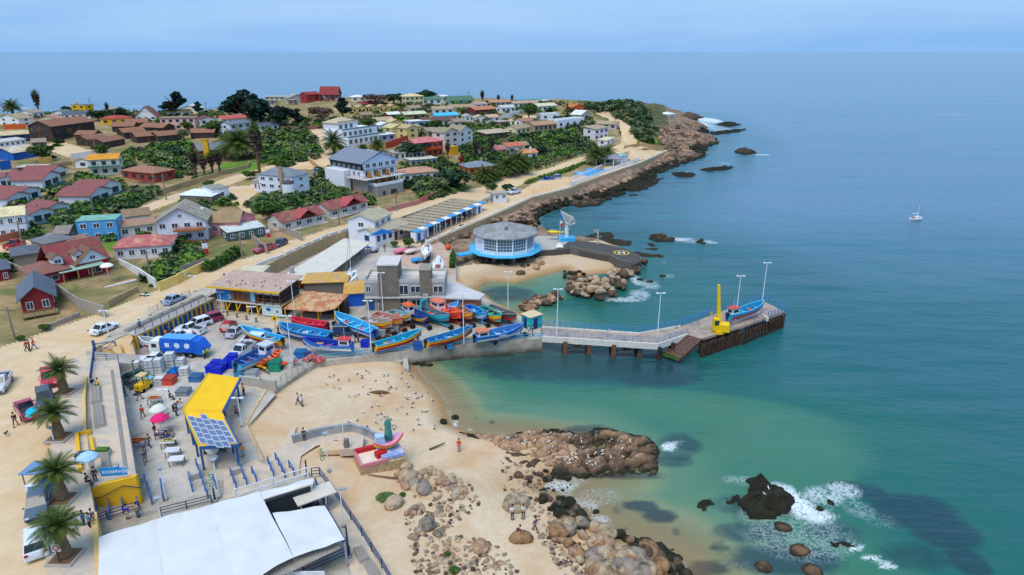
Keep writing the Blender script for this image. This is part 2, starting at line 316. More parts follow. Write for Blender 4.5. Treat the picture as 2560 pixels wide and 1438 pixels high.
FOAM=[(2000,1265,40,34,1),(2060,1240,60,30,.72),(2110,1225,50,26,.75),(2040,1290,60,18,.95),(1950,1220,40,18,.8),(1985,1240,20,26,.95),(2150,1275,50,30,.5),(2180,1395,30,12,.95),(2140,1368,22,10,.95),(2220,1415,30,14,.85),(2200,1300,60,30,.4),(2000,1340,170,80,.5),(1900,1240,60,20,.4),(1672,1118,24,14,.95),(1690,1105,30,10,.5),(1138,1060,10,8,.85),(1175,1072,12,5,.7),(1400,1215,55,16,.72),(1440,1200,50,10,.5),(1470,1262,40,14,.6),(1500,1300,34,16,.7),(1480,1330,24,12,.6),(1530,1350,30,8,.5),(1600,735,30,14,.7),(1560,750,60,8,.75),(1625,712,30,14,.65),(1590,700,18,16,.8),(1670,690,26,5,.6),(1500,745,50,6,.6),(1660,655,20,4,.5),(1700,598,40,6,.8),(1770,606,30,5,.8),(1730,604,34,5,.6),(1770,300,34,8,.95),(1745,310,34,8,.95),(1790,320,40,10,.6),(1800,333,22,3,.8),(1720,295,30,6,.9),(1905,387,22,2.5,.9),(1810,408,22,2.5,.6),(1600,497,20,3,.4),(1520,510,16,2.5,.5),(1700,440,30,3,.4),(1760,306,60,14,.5),(2100,327,40,1.2,.6),(2040,326,30,1.2,.5),(20,272,60,4,.7),(340,266,60,2,.5),(1380,570,20,3,.4),(1660,470,30,2,.4),(1850,1200,60,18,.5),(1500,1240,70,30,.45),(1900,1290,70,30,.5),(1640,1390,40,14,.4),(1840,1410,60,24,.35)]
def water_mat():
    m=bpy.data.materials.new('sea_water'); m.use_nodes=True; nt=m.node_tree; nt.nodes.clear(); o=nd(nt,'ShaderNodeOutputMaterial')
    at=lambda s: nd(nt,'ShaderNodeAttribute',attribute_name=s)
    dep,kp,fo=at('tone'),at('kelp'),at('foam'); g=nd(nt,'ShaderNodeNewGeometry')
    cr=nd(nt,'ShaderNodeValToRGB'); cr.color_ramp.interpolation='EASE'; el=cr.color_ramp.elements
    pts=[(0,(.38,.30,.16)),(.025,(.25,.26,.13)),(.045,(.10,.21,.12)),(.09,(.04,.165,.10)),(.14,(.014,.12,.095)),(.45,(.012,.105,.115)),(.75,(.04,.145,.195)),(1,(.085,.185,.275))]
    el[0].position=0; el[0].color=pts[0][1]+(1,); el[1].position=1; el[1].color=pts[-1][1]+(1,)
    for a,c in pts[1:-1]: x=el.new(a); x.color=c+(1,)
    n0=nd(nt,'ShaderNodeTexNoise',_Scale=.035,_Detail=5.0,_Roughness=.6,_Distortion=.8); L(nt,g.outputs['Position'],n0.inputs['Vector'])
    ma=nd(nt,'ShaderNodeMath',operation='MULTIPLY_ADD'); ma.inputs[1].default_value=.22; ma.inputs[2].default_value=-.11; L(nt,n0.outputs['Fac'],ma.inputs[0])
    ms=nd(nt,'ShaderNodeMath',operation='MULTIPLY'); L(nt,ma.outputs[0],ms.inputs[0]); sq=nd(nt,'ShaderNodeMath',operation='POWER'); sq.inputs[1].default_value=.5; L(nt,dep.outputs['Fac'],sq.inputs[0]); L(nt,sq.outputs[0],ms.inputs[1])
    ad=nd(nt,'ShaderNodeMath',operation='ADD'); L(nt,ms.outputs[0],ad.inputs[0]); L(nt,dep.outputs['Fac'],ad.inputs[1]); L(nt,ad.outputs[0],cr.inputs[0])
    # kelp beds
    nk=nd(nt,'ShaderNodeTexNoise',_Scale=.5,_Detail=9.0,_Roughness=.78,_Distortion=.5); L(nt,g.outputs['Position'],nk.inputs['Vector'])
    k1=nd(nt,'ShaderNodeMath',operation='ADD'); L(nt,kp.outputs['Fac'],k1.inputs[0]); L(nt,nk.outputs['Fac'],k1.inputs[1])
    k2=nd(nt,'ShaderNodeMapRange'); k2.inputs['From Min'].default_value=.72; k2.inputs['From Max'].default_value=1.25; L(nt,k1.outputs[0],k2.inputs['Value'])
    k3=nd(nt,'ShaderNodeMath',operation='MULTIPLY'); k3.inputs[1].default_value=.82; L(nt,k2.outputs[0],k3.inputs[0])
    mk=nd(nt,'ShaderNodeMixRGB'); L(nt,k3.outputs[0],mk.inputs[0]); L(nt,cr.outputs[0],mk.inputs[1]); mk.inputs[2].default_value=(.016,.045,.06,1)
    # foam
    nf=nd(nt,'ShaderNodeTexNoise',_Scale=.8,_Detail=9.0,_Roughness=.72,_Distortion=2.2); L(nt,g.outputs['Position'],nf.inputs['Vector'])
    rid=nd(nt,'ShaderNodeMath',operation='SUBTRACT'); rid.inputs[1].default_value=.5; L(nt,nf.outputs['Fac'],rid.inputs[0])
    ab=nd(nt,'ShaderNodeMath',operation='ABSOLUTE'); L(nt,rid.outputs[0],ab.inputs[0])
    r1=nd(nt,'ShaderNodeMath',operation='MULTIPLY_ADD'); r1.inputs[1].default_value=-5.0; r1.inputs[2].default_value=.95; L(nt,ab.outputs[0],r1.inputs[0])
    f1=nd(nt,'ShaderNodeMath',operation='ADD'); L(nt,r1.outputs[0],f1.inputs[0]); L(nt,fo.outputs['Fac'],f1.inputs[1])
    f2=nd(nt,'ShaderNodeMapRange'); f2.inputs['From Min'].default_value=1.2; f2.inputs['From Max'].default_value=1.95; L(nt,f1.outputs[0],f2.inputs['Value'])
    gt=nd(nt,'ShaderNodeMath',operation='GREATER_THAN'); gt.inputs[1].default_value=.03; L(nt,fo.outputs['Fac'],gt.inputs[0])
    ff=nd(nt,'ShaderNodeMath',operation='MULTIPLY'); L(nt,f2.outputs[0],ff.inputs[0]); L(nt,gt.outputs[0],ff.inputs[1])
    # waves: swell + chop, stretched along the crests
    mp=nd(nt,'ShaderNodeMapping'); mp.inputs['Rotation'].default_value=(0,0,R(-18)); mp.inputs['Scale'].default_value=(.35,1,1); L(nt,g.outputs['Position'],mp.inputs[0])
    w1=nd(nt,'ShaderNodeTexNoise',_Scale=.16,_Detail=3.0); w2=nd(nt,'ShaderNodeTexNoise',_Scale=1.1,_Detail=5.0,_Roughness=.6); w3=nd(nt,'ShaderNodeTexNoise',_Scale=.02,_Detail=4.0)
    for q in(w1,w2,w3): L(nt,mp.outputs[0],q.inputs['Vector'])
    b3=nd(nt,'ShaderNodeBump',_Strength=.5,_Distance=6.0); L(nt,w3.outputs['Fac'],b3.inputs['Height'])
    b1=nd(nt,'ShaderNodeBump',_Strength=.55,_Distance=1.1); L(nt,w1.outputs['Fac'],b1.inputs['Height']); L(nt,b3.outputs[0],b1.inputs['Normal'])
    b2=nd(nt,'ShaderNodeBump',_Strength=.6,_Distance=.32); L(nt,w2.outputs['Fac'],b2.inputs['Height']); L(nt,b1.outputs[0],b2.inputs['Normal'])
    pr=nd(nt,'ShaderNodeBsdfPrincipled',_Roughness=.16,_IOR=1.33); L(nt,mk.outputs[0],pr.inputs['Base Color']); L(nt,b2.outputs[0],pr.inputs['Normal'])
    fm=nd(nt,'ShaderNodeBsdfDiffuse'); fm.inputs[0].default_value=(.86,.9,.92,1)
    tr=nd(nt,'ShaderNodeBsdfTransparent')
    sh=nd(nt,'ShaderNodeMapRange'); sh.inputs['From Min'].default_value=0; sh.inputs['From Max'].default_value=.035; sh.inputs['To Min'].default_value=.25; L(nt,dep.outputs['Fac'],sh.inputs['Value'])
    x1=nd(nt,'ShaderNodeMixShader'); L(nt,sh.outputs[0],x1.inputs[0]); L(nt,tr.outputs[0],x1.inputs[1]); L(nt,pr.outputs[0],x1.inputs[2])
    x2=nd(nt,'ShaderNodeMixShader'); L(nt,ff.outputs[0],x2.inputs[0]); L(nt,x1.outputs[0],x2.inputs[1]); L(nt,fm.outputs[0],x2.inputs[2]); L(nt,x2.outputs[0],o.inputs[0]); return m
def build_sea():
    us=[-1.1+2.2*i/560 for i in range(561)]; p,nr,nc=polar(19,60000,660,us)
    d=edist(p,coast); ins=inside(p,coast); d=np.where(ins,-d,d)
    near=1-sm(p[:,1],105,150); lag=inside(p,wp([(1180,715),(1300,680),(1420,660),(1450,740),(1300,790)],0));
    south=(1-sm(p[:,1],66,80))*(p[:,0]<40)
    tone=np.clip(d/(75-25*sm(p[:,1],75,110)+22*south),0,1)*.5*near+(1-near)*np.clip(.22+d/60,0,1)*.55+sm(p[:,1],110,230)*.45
    shal=ell(p,[(1900,1080,500,120,.12),(1500,1240,240,60,.16)]); tone=np.where(shal>0,np.maximum(tone-shal*np.clip(d/10,0,1),np.minimum(tone,.08)),tone)
    tone=np.where(lag,np.clip(.025+d*.005,0,.1),tone); tone=np.where(d>0,np.clip(tone,.012,1),0)
    kelp=ell(p,KELP)*(d>0); foam=ell(p,FOAM)
    rocky=(p[:,1]>140)|((p[:,1]<76)&(p[:,0]>4)&(p[:,0]<40)); band=(1-sm(np.abs(d-.6),.2,1.1))*np.where(rocky,.5,.42); foam=np.maximum(foam,band*(~lag))
    far=p[:,1]>260; foam=np.where(far&(vnoise(p*np.array([.25,1]),26,11,2)>.9),.45,foam)
    keep=(d.reshape(nr,nc)[:-1,:-1].ravel()>-14)
    co=np.column_stack([p,np.zeros(len(p))])
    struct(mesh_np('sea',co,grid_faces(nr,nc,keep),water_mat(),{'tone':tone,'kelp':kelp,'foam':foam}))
build_sea()
# houses
WH=(226,226,222); CR=(222,212,180); TN=(166,146,116); BR=(132,96,72); DB=(74,58,50); RD=(152,76,74); GYR=(110,114,118); ORG=(196,110,52)
GLASS=M((46,60,72),.12,.2,2,spec=.6); FRW=M((225,226,224),.6,.05); FRD=M((70,50,42),.7,.1); FRB=M((70,110,120),.6,.1)
CW={}
def win_mesh(wd,ht,fr):
    k=(round(wd,1),round(ht,1),fr.name)
    if k not in CW:
        b=MB(); t=.09
        for x in(-wd/2,0,wd/2): b.box((x,-.04,0),(t,.1,ht+t))
        for z in(-ht/2,ht/2): b.box((0,-.043,z),(wd+t,.1,t))
        a=b.build('window',fr); g=MB().box((0,-.015,0),(wd,.05,ht)).build('pane',GLASS,a); CW[k]=(a,g,[0])
    a,g,n=CW[k]
    if n[0]==0: n[0]=1; return a
    c=a.copy(); C.objects.link(c); d=g.copy(); C.objects.link(d); d.parent=c; return c
def window(par,x,y,z,rz,wd=1.3,ht=1.2,fr=None,simple=False):
    if simple:
        k=(round(wd,1),round(ht,1),'s')
        if k not in CW: CW[k]=MB().box((0,-.03,0),(wd,.1,ht)).build('window',GLASS); c=CW[k]
        else: c=CW[k].copy(); C.objects.link(c)
    else: c=win_mesh(wd,ht,fr or FRW)
    c.parent=par; c.location=(x,y,z); c.rotation_euler=(0,0,rz); return c
def roofmesh(kind,w,d,h,rh,ov,t=.16,x0=0,y0=0,b=None,hang=0):
    b=b or MB(); W=w/2+ov; D=d/2+ov
    if kind=='gx': pr=[(-D,0),(0,rh),(D,0)]; ax='x'
    elif kind=='gy': pr=[(-W,0),(0,rh),(W,0)]; ax='y'
    if kind in('gx','gy'):
        S=(D if kind=='gx' else W); drop=rh*ov/(S-ov)
        top=[(-S,-drop),(0,rh),(S,-drop)]; bot=[(S,-drop-t),(0,rh-t),(-S,-drop-t)]
        E=(W if kind=='gx' else D); ring=[]
        for e in(-E,E):
            ring.append([((e,a,h+z+t) if kind=='gx' else (a,e,h+z+t)) for a,z in top+bot])
        if kind=='gy': ring=ring[::-1]
        ring=[[(x+x0,y+y0,z) for x,y,z in r] for r in ring]
        b.loft(ring)
    elif kind=='hip':
        m=min(W,D); rx=max(W-D,0); ry=max(D-W,0)
        lo=[(-W,-D),(W,-D),(W,D),(-W,D)]
        up=[(-rx-.01,-ry-.01),(rx+.01,-ry-.01),(rx+.01,ry+.01),(-rx-.01,ry+.01)]
        b.loft([[(x+x0,y+y0,h) for x,y in lo],[(x+x0,y+y0,h+t) for x,y in lo],[(x+x0,y+y0,h+t+rh) for x,y in up]])
    elif kind=='flat': b.box((x0,y0,h+t/2),(2*W,2*D,t))
    elif kind=='shed':   # falls towards the viewer
        b.loft([[(x0-W,y0-D,h),(x0+W,y0-D,h),(x0+W,y0-D,h+t),(x0-W,y0-D,h+t)][::1],[(x0-W,y0+D,h+rh),(x0+W,y0+D,h+rh),(x0+W,y0+D,h+rh+t),(x0-W,y0+D,h+rh+t)]])
    return b
HS={}
def frame(A,B,z=None):
    gm=G((A[0]+B[0])/2,(A[1]+B[1])/2); z0=gm.z if z is None else z
    a,b=P(A[0],A[1],z0),P(B[0],B[1],z0); ax=(b-a); w=ax.length; rz=math.atan2(ax.y,ax.x); return a,b,w,rz,z0
def house(A,B,d,h,label,cat='house',roof='gy',rc=RD,wc=WH,rh=None,fl=1,nw=None,ov=.45,z=None,door=None,name='house',group=None,fr=None,chim=None,deck=None,base=2.5,sides=True,alt=None,roofm=None,wallm=None,tc_=None,gable=None):
    d*=.8; h*=.86; ov*=.85; rh=rh*.72 if rh else rh
    a,b,w,rz,z0=frame(A,B,z); c=(a+b)/2; n=Vector((-sin(rz),cos(rz),0)); c=c+n*(d/2)
    dist=c.length; t=thing(name,label,cat,(c.x,c.y,z0),rz,group)
    if rh is None: rh=(min(w,d) if roof=='hip' else (w if roof=='gy' else d))*.17
    if roof=='flat': rh=.0
    W=MB(); x,y=w/2,d/2; pr=[(-x,-y),(x,-y),(x,y),(-x,y)]
    W.prism(pr,-base,h)
    wm=wallm or M(wc,.85,.07,.9,alt=tc_,altf=.6)
    if roof=='gy':
        for s in(-1,1): W.add([(-x,s*y,h),(x,s*y,h),(0,s*y,h+rh)],[(0,1,2) if s<0 else (1,0,2)])
    if roof=='gx':
        for s in(-1,1): W.add([(s*x,-y,h),(s*x,y,h),(s*x,0,h+rh)],[(0,1,2) if s>0 else (1,0,2)])
    W.build('wall',wm,t)
    if roof=='shed':
        pass
    rm=roofm or M(rc,.8,.16,1.2,alt=alt or tuple(int(v*.82+12) for v in rc),altf=.56,bump=.15)
    if roof=='parapet':
        r=MB(); r.box((0,0,h+.06),(w-.3,d-.3,.12)); ro=r.build('roof',rm,t)
        q=MB()
        for s in(-1,1): q.box((0,s*(y-.1),h+.3),(w+.06,.24,.6)); q.box((s*(x-.1),0,h+.3),(.24,d-.42,.6))
        q.build('parapet',wm,t)
    else: ro=roofmesh(roof,w,d,h,rh,ov).build('roof',rm,t)
    if chim: MB().box((chim[0]*w/2,chim[1]*d/2,h+rh*.6+.5),(.7,.7,rh*.8+1.6)).build('chimney',M(chim[2],.8,.1),ro)
    far=dist>210; fh=h/fl; k=nw if nw is not None else max(1,int(w/3.2)); wn=min(1.7,w/(k+.6)*.55) if k else 1
    for f in range(fl):
        for i in range(k):
            xx=-x+w*(i+.5)/k
            if f==0 and door is not None and i==door:
                dd=MB().box((xx,-y-.03,1.05),(1.0,.12,2.1)).build('door',M((110,60,40) if door>=0 else WH,.7,.1),t);
                if not far: MB().box((xx+.35,-y-.12,1.0),(.08,.1,.08)).build('handle',M((180,180,180),.3,.05,metal=1),dd)
                continue
            window(t,xx,-y,f*fh+fh*.54,0,wn,min(1.3,fh*.45),fr,far)
        if sides:
            ks=max(1,int(d/4))
            for i in range(ks):
                yy=-y+d*(i+.5)/ks
                rel=Vector((cos(rz),sin(rz),0))
                s=1 if rel.dot(-c)>0 else -1
                window(t,s*x,yy,f*fh+fh*.54,R(90)*s,min(1.4,d/ks*.4),min(1.2,fh*.42),fr,far)
    if roof=='gy' and h>3.5 and not far and rh>1.2: window(t,0,-y,h+rh*.35,0,.8,.7,fr,far)
    if deck:   # deck[0] depth, deck[1] height, colour
        D=MB(); dy=-y-deck[0]/2; D.box((0,dy,deck[1]),(w+.6,deck[0]-.02,.16)).build('deck',M(deck[2],.8,.12),t)
        r=MB();
        nn=max(3,int(w/1.3))
        for i in range(nn+1): r.beam((-w/2+w*i/nn,-y-deck[0]+.1,deck[1]-base*.6),(-w/2+w*i/nn,-y-deck[0]+.1,deck[1]+.95),.09)
        for zz in(.5,.95): r.beam((-w/2,-y-deck[0]+.1,deck[1]+zz),(w/2,-y-deck[0]+.1,deck[1]+zz),.07)
        r.build('railing',M(deck[3] if len(deck)>3 else deck[2],.8,.1),t)
    return t,w,d,rz,c
# left end of the town, far to near  (A,B = foot of the wall seen from the harbour)
house((0,313),(50,316),9,4.2,'white two storey house with tan gable roof at left edge above orange fence',rc=TN,fl=2,nw=2,rh=2.6,z=None)
house((46,297),(84,297),11,3.4,'white house with grey tan gable roof just right of the fan palm',rc=(158,148,132),nw=2)
house((84,280),(146,281),9,3,'low house under a long dark red roof nearest the sea at the left',rc=(130,60,66),roof='gx',nw=3)
house((92,314),(152,313),9,3.2,'cream house with faded pink gable roof and bright blue front door',rc=(190,130,118),wc=(214,206,172),nw=3)
house((130,296),(170,296),8,3,'small house with slate grey gable roof behind the pink roofed cream house',rc=GYR,nw=2)
house((181,283),(216,284),7,5.2,'bright yellow box house with flat roof and yellow chimney on the skyline','house','flat',GYR,(222,170,30),fl=2,nw=2,chim=(-.8,0,(222,170,30)),ov=.1)
house((160,300),(228,297),8,3.2,'white house with dark slate roof and balcony rail below the yellow box house',rc=(84,94,108),nw=4,roof='gx',deck=(1.5,.4,WH))
house((254,312),(320,311),9,3.2,'yellow cottage with low red hip roof',rc=(176,72,66),wc=(222,170,50),roof='hip',nw=3)
house((340,301),(392,300),10,2.2,'A frame house with steep brown roof and white triangular gable',rc=(140,88,76),rh=6.5,nw=3,ov=.5)
house((134,348),(240,332),14,6,'big dark wooden lodge with broad brown roof and ochre shingled end','lodge','gx',(146,100,76),(66,52,48),fl=2,nw=6,rh=3,tc_=(140,100,50))
for i,(a,b,l) in enumerate([((190,352),(236,352),'left of the row, beside the lodge'),((222,365),(272,358),'middle of the three at the left of the complex'),((262,372),(314,362),'front one of the three, nearest the white garden wall')]):
    house(a,b,8,3,'brown chalet, '+l,'chalet','gx',(142,100,78),DB,nw=2,rh=1.8,group='brown holiday chalets')
for a,b,l in [((282,331),(336,330),'back left corner of the complex'),((316,322),(370,320),'topmost of the complex, against the pink hotel'),((312,347),(366,342),'second row, between two others'),((344,358),(402,353),'front row with the red door'),((352,332),(410,334),'right half of the second row'),((398,356),(458,350),'right end, with two white framed windows')]:
    house(a,b,9,3,'brown timber chalet with stepped roof, '+l,'chalet','gx',(146,102,78),DB,nw=3,rh=2.0,group='brown holiday chalets',door=1 if 'red' in l else None)
house((478,347),(536,346),8,3,'small dark brown chalet standing alone right of the pink hotel','chalet','gx',(150,104,80),DB,nw=2,rh=1.8)
house((404,326),(490,324),9,6.2,'two storey pink hotel wing with flat brown roof and arched balconies','hotel','flat',(158,124,98),(226,186,170),fl=2,nw=5,ov=.5)
house((452,284),(498,284),8,3.2,'plain white house with pale gable roof right of the big dark cypress',rc=(214,208,192),nw=1)
house((418,293),(478,291),8,2.8,'low house with long ochre tan roof above the pink hotel',rc=(200,160,100),roof='gx',nw=3)
house((502,315),(540,313),8,3.6,'white house with two small maroon gable roofs',rc=(128,66,74),nw=2)
house((556,313),(626,309),9,3.2,'long white bungalow with salmon red tiled roof',rc=(190,92,84),roof='gx',nw=5)
house((578,340),(630,333),8,5.6,'two storey white house with slate roof and a grey stone side',rc=(112,122,132),roof='gx',fl=2,nw=3,wc=(214,216,220))
house((650,329),(698,326),8,3,'white bungalow with blue grey roof beside the brown fence',rc=(112,124,140),roof='gx',nw=3)
house((8,356),(88,350),9,3.2,'dark blue cabin with sand coloured roof and pink curtained windows','cabin','gx',(204,186,144),(64,84,122),nw=4,deck=(1.6,.2,(70,50,46)))
house((0,371),(66,362),6,2.6,'low building with white railed veranda at the left edge','house','shed',(200,192,186),WH,nw=5,rh=.8,deck=(1.6,.3,WH))
house((36,402),(100,392),11,3.2,'bright blue house with patchy tan and white roof','house','gx',(196,172,134),(34,96,180),nw=0,sides=False,alt=(220,214,202))
house((0,398),(10,396),4,2.6,'red shed at the left edge beside the blue house','shed','flat',(150,50,50),(178,50,50),nw=1)
house((228,440),(302,436),9,6,'two storey white house with orange yellow roof and green balcony','house','gx',(214,146,48),(220,216,200),fl=2,nw=3,deck=(1.4,3.0,(64,120,110)))
house((190,420),(228,420),7,2.8,'small annex with tan gable roof left of the orange roofed house','house','gy',(190,152,112),WH,nw=1)
house((308,448),(388,456),10,3.2,'brick red bungalow with broad brown tiled hip roof above the stone wall','house','hip',(158,112,88),(166,70,52),nw=4,deck=(2,-.2,(120,100,88)))
house((46,436),(112,434),6,2.6,'open shed with pale grey flat roof behind the red roofed duplexes','shed','flat',(192,186,172),(110,96,70),nw=0,sides=False)
house((0,598),(72,590),10,6,'white two storey house with pale yellow roof and carport at left edge','house','gx',(222,206,156),(222,226,232),fl=2,nw=3,rh=1.8)
# white duplexes with rose red roofs
def duplex(A,B,label,d=9):
    a,b,w,rz,z0=frame(A,B); c=(a+b)/2; n=Vector((-sin(rz),cos(rz),0)); u=Vector((cos(rz),sin(rz),0))
    t=thing('duplex_house',label,'house',(c.x,c.y,z0),rz,'white duplexes with rose red roofs'); t.scale=(1,.95,.8); wm=M((224,226,230),.85,.05); rm=M((142,82,80),.8,.2,1.4,alt=(126,84,76),bump=.1)
    W=MB(); R_=MB()
    for s,dy in((-1,0),(1,3.2)):
        cx=s*w/4; cy=dy+d/2; q=[(cx-w/4,dy),(cx+w/4,dy),(cx+w/4,dy+d),(cx-w/4,dy+d)]; W.prism(q,-2,3.4)
        rk=w/2*.2; W.add([(cx-w/4,dy,3.4),(cx+w/4,dy,3.4),(cx-s*0,dy,3.4+rk)],[(0,1,2)])
        roofmesh('gy',w/2-.9+.9,d,3.4+(.004 if s>0 else 0),rk,.55,b=R_,x0=cx,y0=cy)
    W.build('wall',wm,t); ro=R_.build('roof',rm,t)
    for k,(x,y) in enumerate(((-w/4,3),(w/4,5),(w/4,9))): MB().tube((x+.8,y,3.6),(x+.8,y,5.2),.12,.12,6).build('flue',M((120,60,60),.6,.1),ro)
    D=MB();
    for s,dy in((-1,0),(1,3.2)):
        cx=s*w/4
        for k in(-1,1): window(t,cx+k*w/10,dy,1.5,0,w/7,1.9,FRB)
        D=MB(); D.box((cx,dy-.95,.1),(w/2-1.6,1.8,.14)); nn=7
        for i in range(nn+1): D.beam((cx-w/4+.9+(w/2-1.8)*i/nn,dy-1.8,-1.6 if i%3==0 else .1),(cx-w/4+.9+(w/2-1.8)*i/nn,dy-1.8,1.05),.08)
        for zz in(.55,1.05): D.beam((cx-w/4+.9,dy-1.8,zz),(cx+w/4-.9,dy-1.8,zz),.07)
        D.build('balcony',M((44,104,96),.7,.1),t)
    return t
duplex((108,472),(196,440),'white duplex with rose red roof, farthest back, next to the orange roofed house')
duplex((0,470),(76,462),'white duplex with rose red roof at the left edge, upper one')
duplex((22,522),(128,495),'white duplex with rose red roof, second from the left edge, below the grey shed')
duplex((226,514),(330,478),'white duplex with rose red roof nearest the power poles and upper road')
duplex((80,562),(196,538),'white duplex with rose red roof, front one, above the parked dark blue car')
# around the garden with tall palms
house((500,398),(570,392),11,3.6,'rust red and brown house with slate roof and tall yellow chimney among palms','house','gx',(122,126,128),(150,66,44),rh=3.2,nw=4,chim=None,deck=(2,.2,(120,56,50)))
t=thing('chimney_stack','tall yellow chimney stack on the front of the slate roofed house','chimney',tuple(G(522,398)),0); MB().box((0,-.8,3.4),(2.0,1.1,7.6)).build('stack',M((222,168,40),.8,.06),t); MB().box((0,-.8,7.3),(2.3,1.4,.3)).build('cap',M((200,150,50),.8,.06),t)
house((664,262),(712,262),9,6,'modern house of two open balconied floors on the skyline right of the cypresses','house','flat',(196,186,160),(176,180,172),fl=2,nw=4,ov=.7,deck=(1.5,3,(200,196,180)))
house((722,258),(768,256),9,3.6,'grey house with tan gable roof next to the red chalet','house','gy',(168,156,134),(176,180,192),nw=2)
house((768,256),(800,254),9,5.4,'plain red annex attached left of the red chalet','house','gx',(150,56,52),(160,58,50),nw=2,rh=2)
house((800,252),(846,252),11,4.6,'red roofed chalet with two white dormers and white ground floor','house','gx',(140,56,56),(90,40,44),nw=4,rh=6.2,tc_=(214,212,208))
house((720,262),(736,262),7,3,'small tan shed at the foot of the grey house','shed','flat',TN,(150,130,110),nw=1)
# white three storey house (centre)
t,w_,d_,rz_,c_=house((652,488),(736,496),9,7.0,'white three storey house with slate mansard roof and brown chimney above dense bushes','house','hip',(122,128,136),(222,224,232),fl=3,nw=4,rh=2.6,ov=.3)
MB().box((w_*.2,-d_/2-.3,4.6),(1.1,.6,8.6)).build('chimney',M((170,140,110),.8,.15),t)
q=[(w_*.38+1.9*cos(R(180+a*22.5)),-d_/2+1.9*sin(R(180+a*22.5))) for a in range(9)]; MB().prism(q,-2.5,4.2).build('bay',M((224,226,232),.8,.05),t); MB().prism(q,4.2,5.2).build('balcony_screen',M((110,96,96),.7,.2,4),t)
house((636,477),(656,484),8,3.6,'low white wing with grey tan roof left of the three storey house','house','gx',(150,140,126),(222,224,230),nw=2)
house((738,492),(772,478),6,5,'narrow white wing with pale metal roof right of the three storey house','house','shed',(176,182,186),(218,222,228),fl=2,nw=2,rh=.6)
house((534,506),(576,500),9,4.2,'small whitewashed block with grey flat roof and one dark window','house','flat',(150,142,128),(216,216,222),nw=1,ov=.1)
house((452,508),(532,512),8,2.6,'low shed with bright white flat roof beside the upper road','shed','shed',(226,234,242),(120,108,90),nw=0,rh=.6,sides=False,ov=.2)
house((200,606),(298,600),7,5.6,'sky blue two storey house with green flat roof','house','flat',(124,176,160),(84,160,214),fl=2,nw=3,ov=.15,z=5.6)
t,w_,d_,rz_,c_=house((398,608),(520,600),11,5.8,'white villa with steep grey brown gable roof and wooden balconies','house','gy',(146,136,118),(224,226,232),fl=2,nw=4,rh=4.2,ov=.8,z=5.6,alt=(170,162,148))
for z0_,dp in((3.0,2.6),(.1,4.2)):
    b=MB(); b.box((w_*.18,-d_/2-dp/2,z0_),(w_*.62,dp,.2))
    for i in range(11): b.beam((w_*.18-w_*.3+w_*.6*i/10,-d_/2-dp,z0_),(w_*.18-w_*.3+w_*.6*i/10,-d_/2-dp,z0_+1),.08)
    b.beam((w_*-.12,-d_/2-dp,z0_+1),(w_*.48,-d_/2-dp,z0_+1),.1); b.build('balcony',M((150,92,60),.8,.15),t)
MB().box((w_*.18,-d_/2-2.4,-1.4),(w_*.64,4.6,2.6)).build('terrace_wall',M((168,150,128),.9,.25,3),t)
house((300,596),(392,584),7,3,'low annex with worn patched grey brown roof left of the white villa','house','gx',(150,130,106),(216,214,210),nw=3,alt=(186,120,96))
house((316,568),(380,560),8,3,'long low house with weathered brown roof behind the blue house','house','gx',(146,120,92),(210,208,206),nw=2)
house((504,590),(600,588),9,3.8,'pink house with wide brown roof and white chimney block','house','gx',(156,130,94),(226,140,146),fl=1,nw=4,rh=2.4,chim=(-.97,-.3,(226,228,232)),z=5.6)
house((600,582),(642,574),8,4.2,'pink gabled end of the pink house with one wide window','house','gy',(156,130,94),(230,142,150),nw=1,rh=1.2,z=5.5)
house((572,606),(664,590),6,2.6,'pale tin roofed lean to with dark green side before the pink house','veranda','shed',(196,202,196),(70,100,96),nw=4,rh=.7,z=5.2,ov=.2)
house((290,650),(430,640),9,2.9,'white bungalow with faded rose red tiled roof and glass doors','house','hip',(176,98,96),(222,222,226),nw=5,rh=2.2,alt=(200,150,120),z=5.4)
def bungalow(A,B,label):
    t,w,d,rz,c=house(A,B,8,2.8,label,'bungalow','gx',(138,74,72),(204,200,192),rh=2.2,nw=4,fr=FRW,alt=(150,110,84),group='pair of red roofed bungalows with white rails',deck=(1.5,.15,(196,186,170),WH))
    roofmesh('gy',w*.4,3.2,2.8+.02,1.6,.35,x0=w*.05,y0=-d/2+.6).build('porch_roof',M((170,80,80),.8,.14,1.4),t); return t
bungalow((708,580),(812,556),'cream bungalow with red roof and long white rail, left one by the road corner')
bungalow((826,548),(920,523),'cream bungalow with red roof and long white rail, right one below the big hotel')
# ---- black and white hotel on the slope
a,b,w,rz,z0=frame((942,500),(1012,486),4.6); c=(a+b)/2; n=Vector((-sin(rz),cos(rz),0))
t=thing('hotel','four storey hotel with black mansard floor, slate gable roof and stone base','hotel',(c.x,c.y,z0),rz); t.scale=(.92,.9,.83); STN=M((150,148,142),.95,.35,5,bump=.5); HW=M((224,226,230),.8,.05)
W2=w; LX=-w*1.55  # the building runs back to the left
MB().prism([(-w/2,0),(w/2,0),(w/2,9),(-w/2,9)],-3,5).build('stone_terrace_block',STN,t)
b_=MB()
for q in(((0,.12),(w+.3,.3)),((-w/2,4.5),(.3,8.4)),((w/2,4.5),(.3,8.4))): b_.box((q[0][0],q[0][1],5.3),(q[1][0],q[1][1],1.0))
b_.build('terrace_parapet',HW,t)
X0,X1,YB=-w/2-1.8,w/2+.6,22
MB().prism([(X0+1,4),(X1-.4,4),(X1-.4,YB),(X0+1,YB)],-4,7.4).build('lower_wall',M((176,168,156),.9,.25,2),t)
MB().prism([(X0,4.6),(X1,4.6),(X1,YB),(X0,YB)],7.4,10.2).build('white_floor',HW,t)
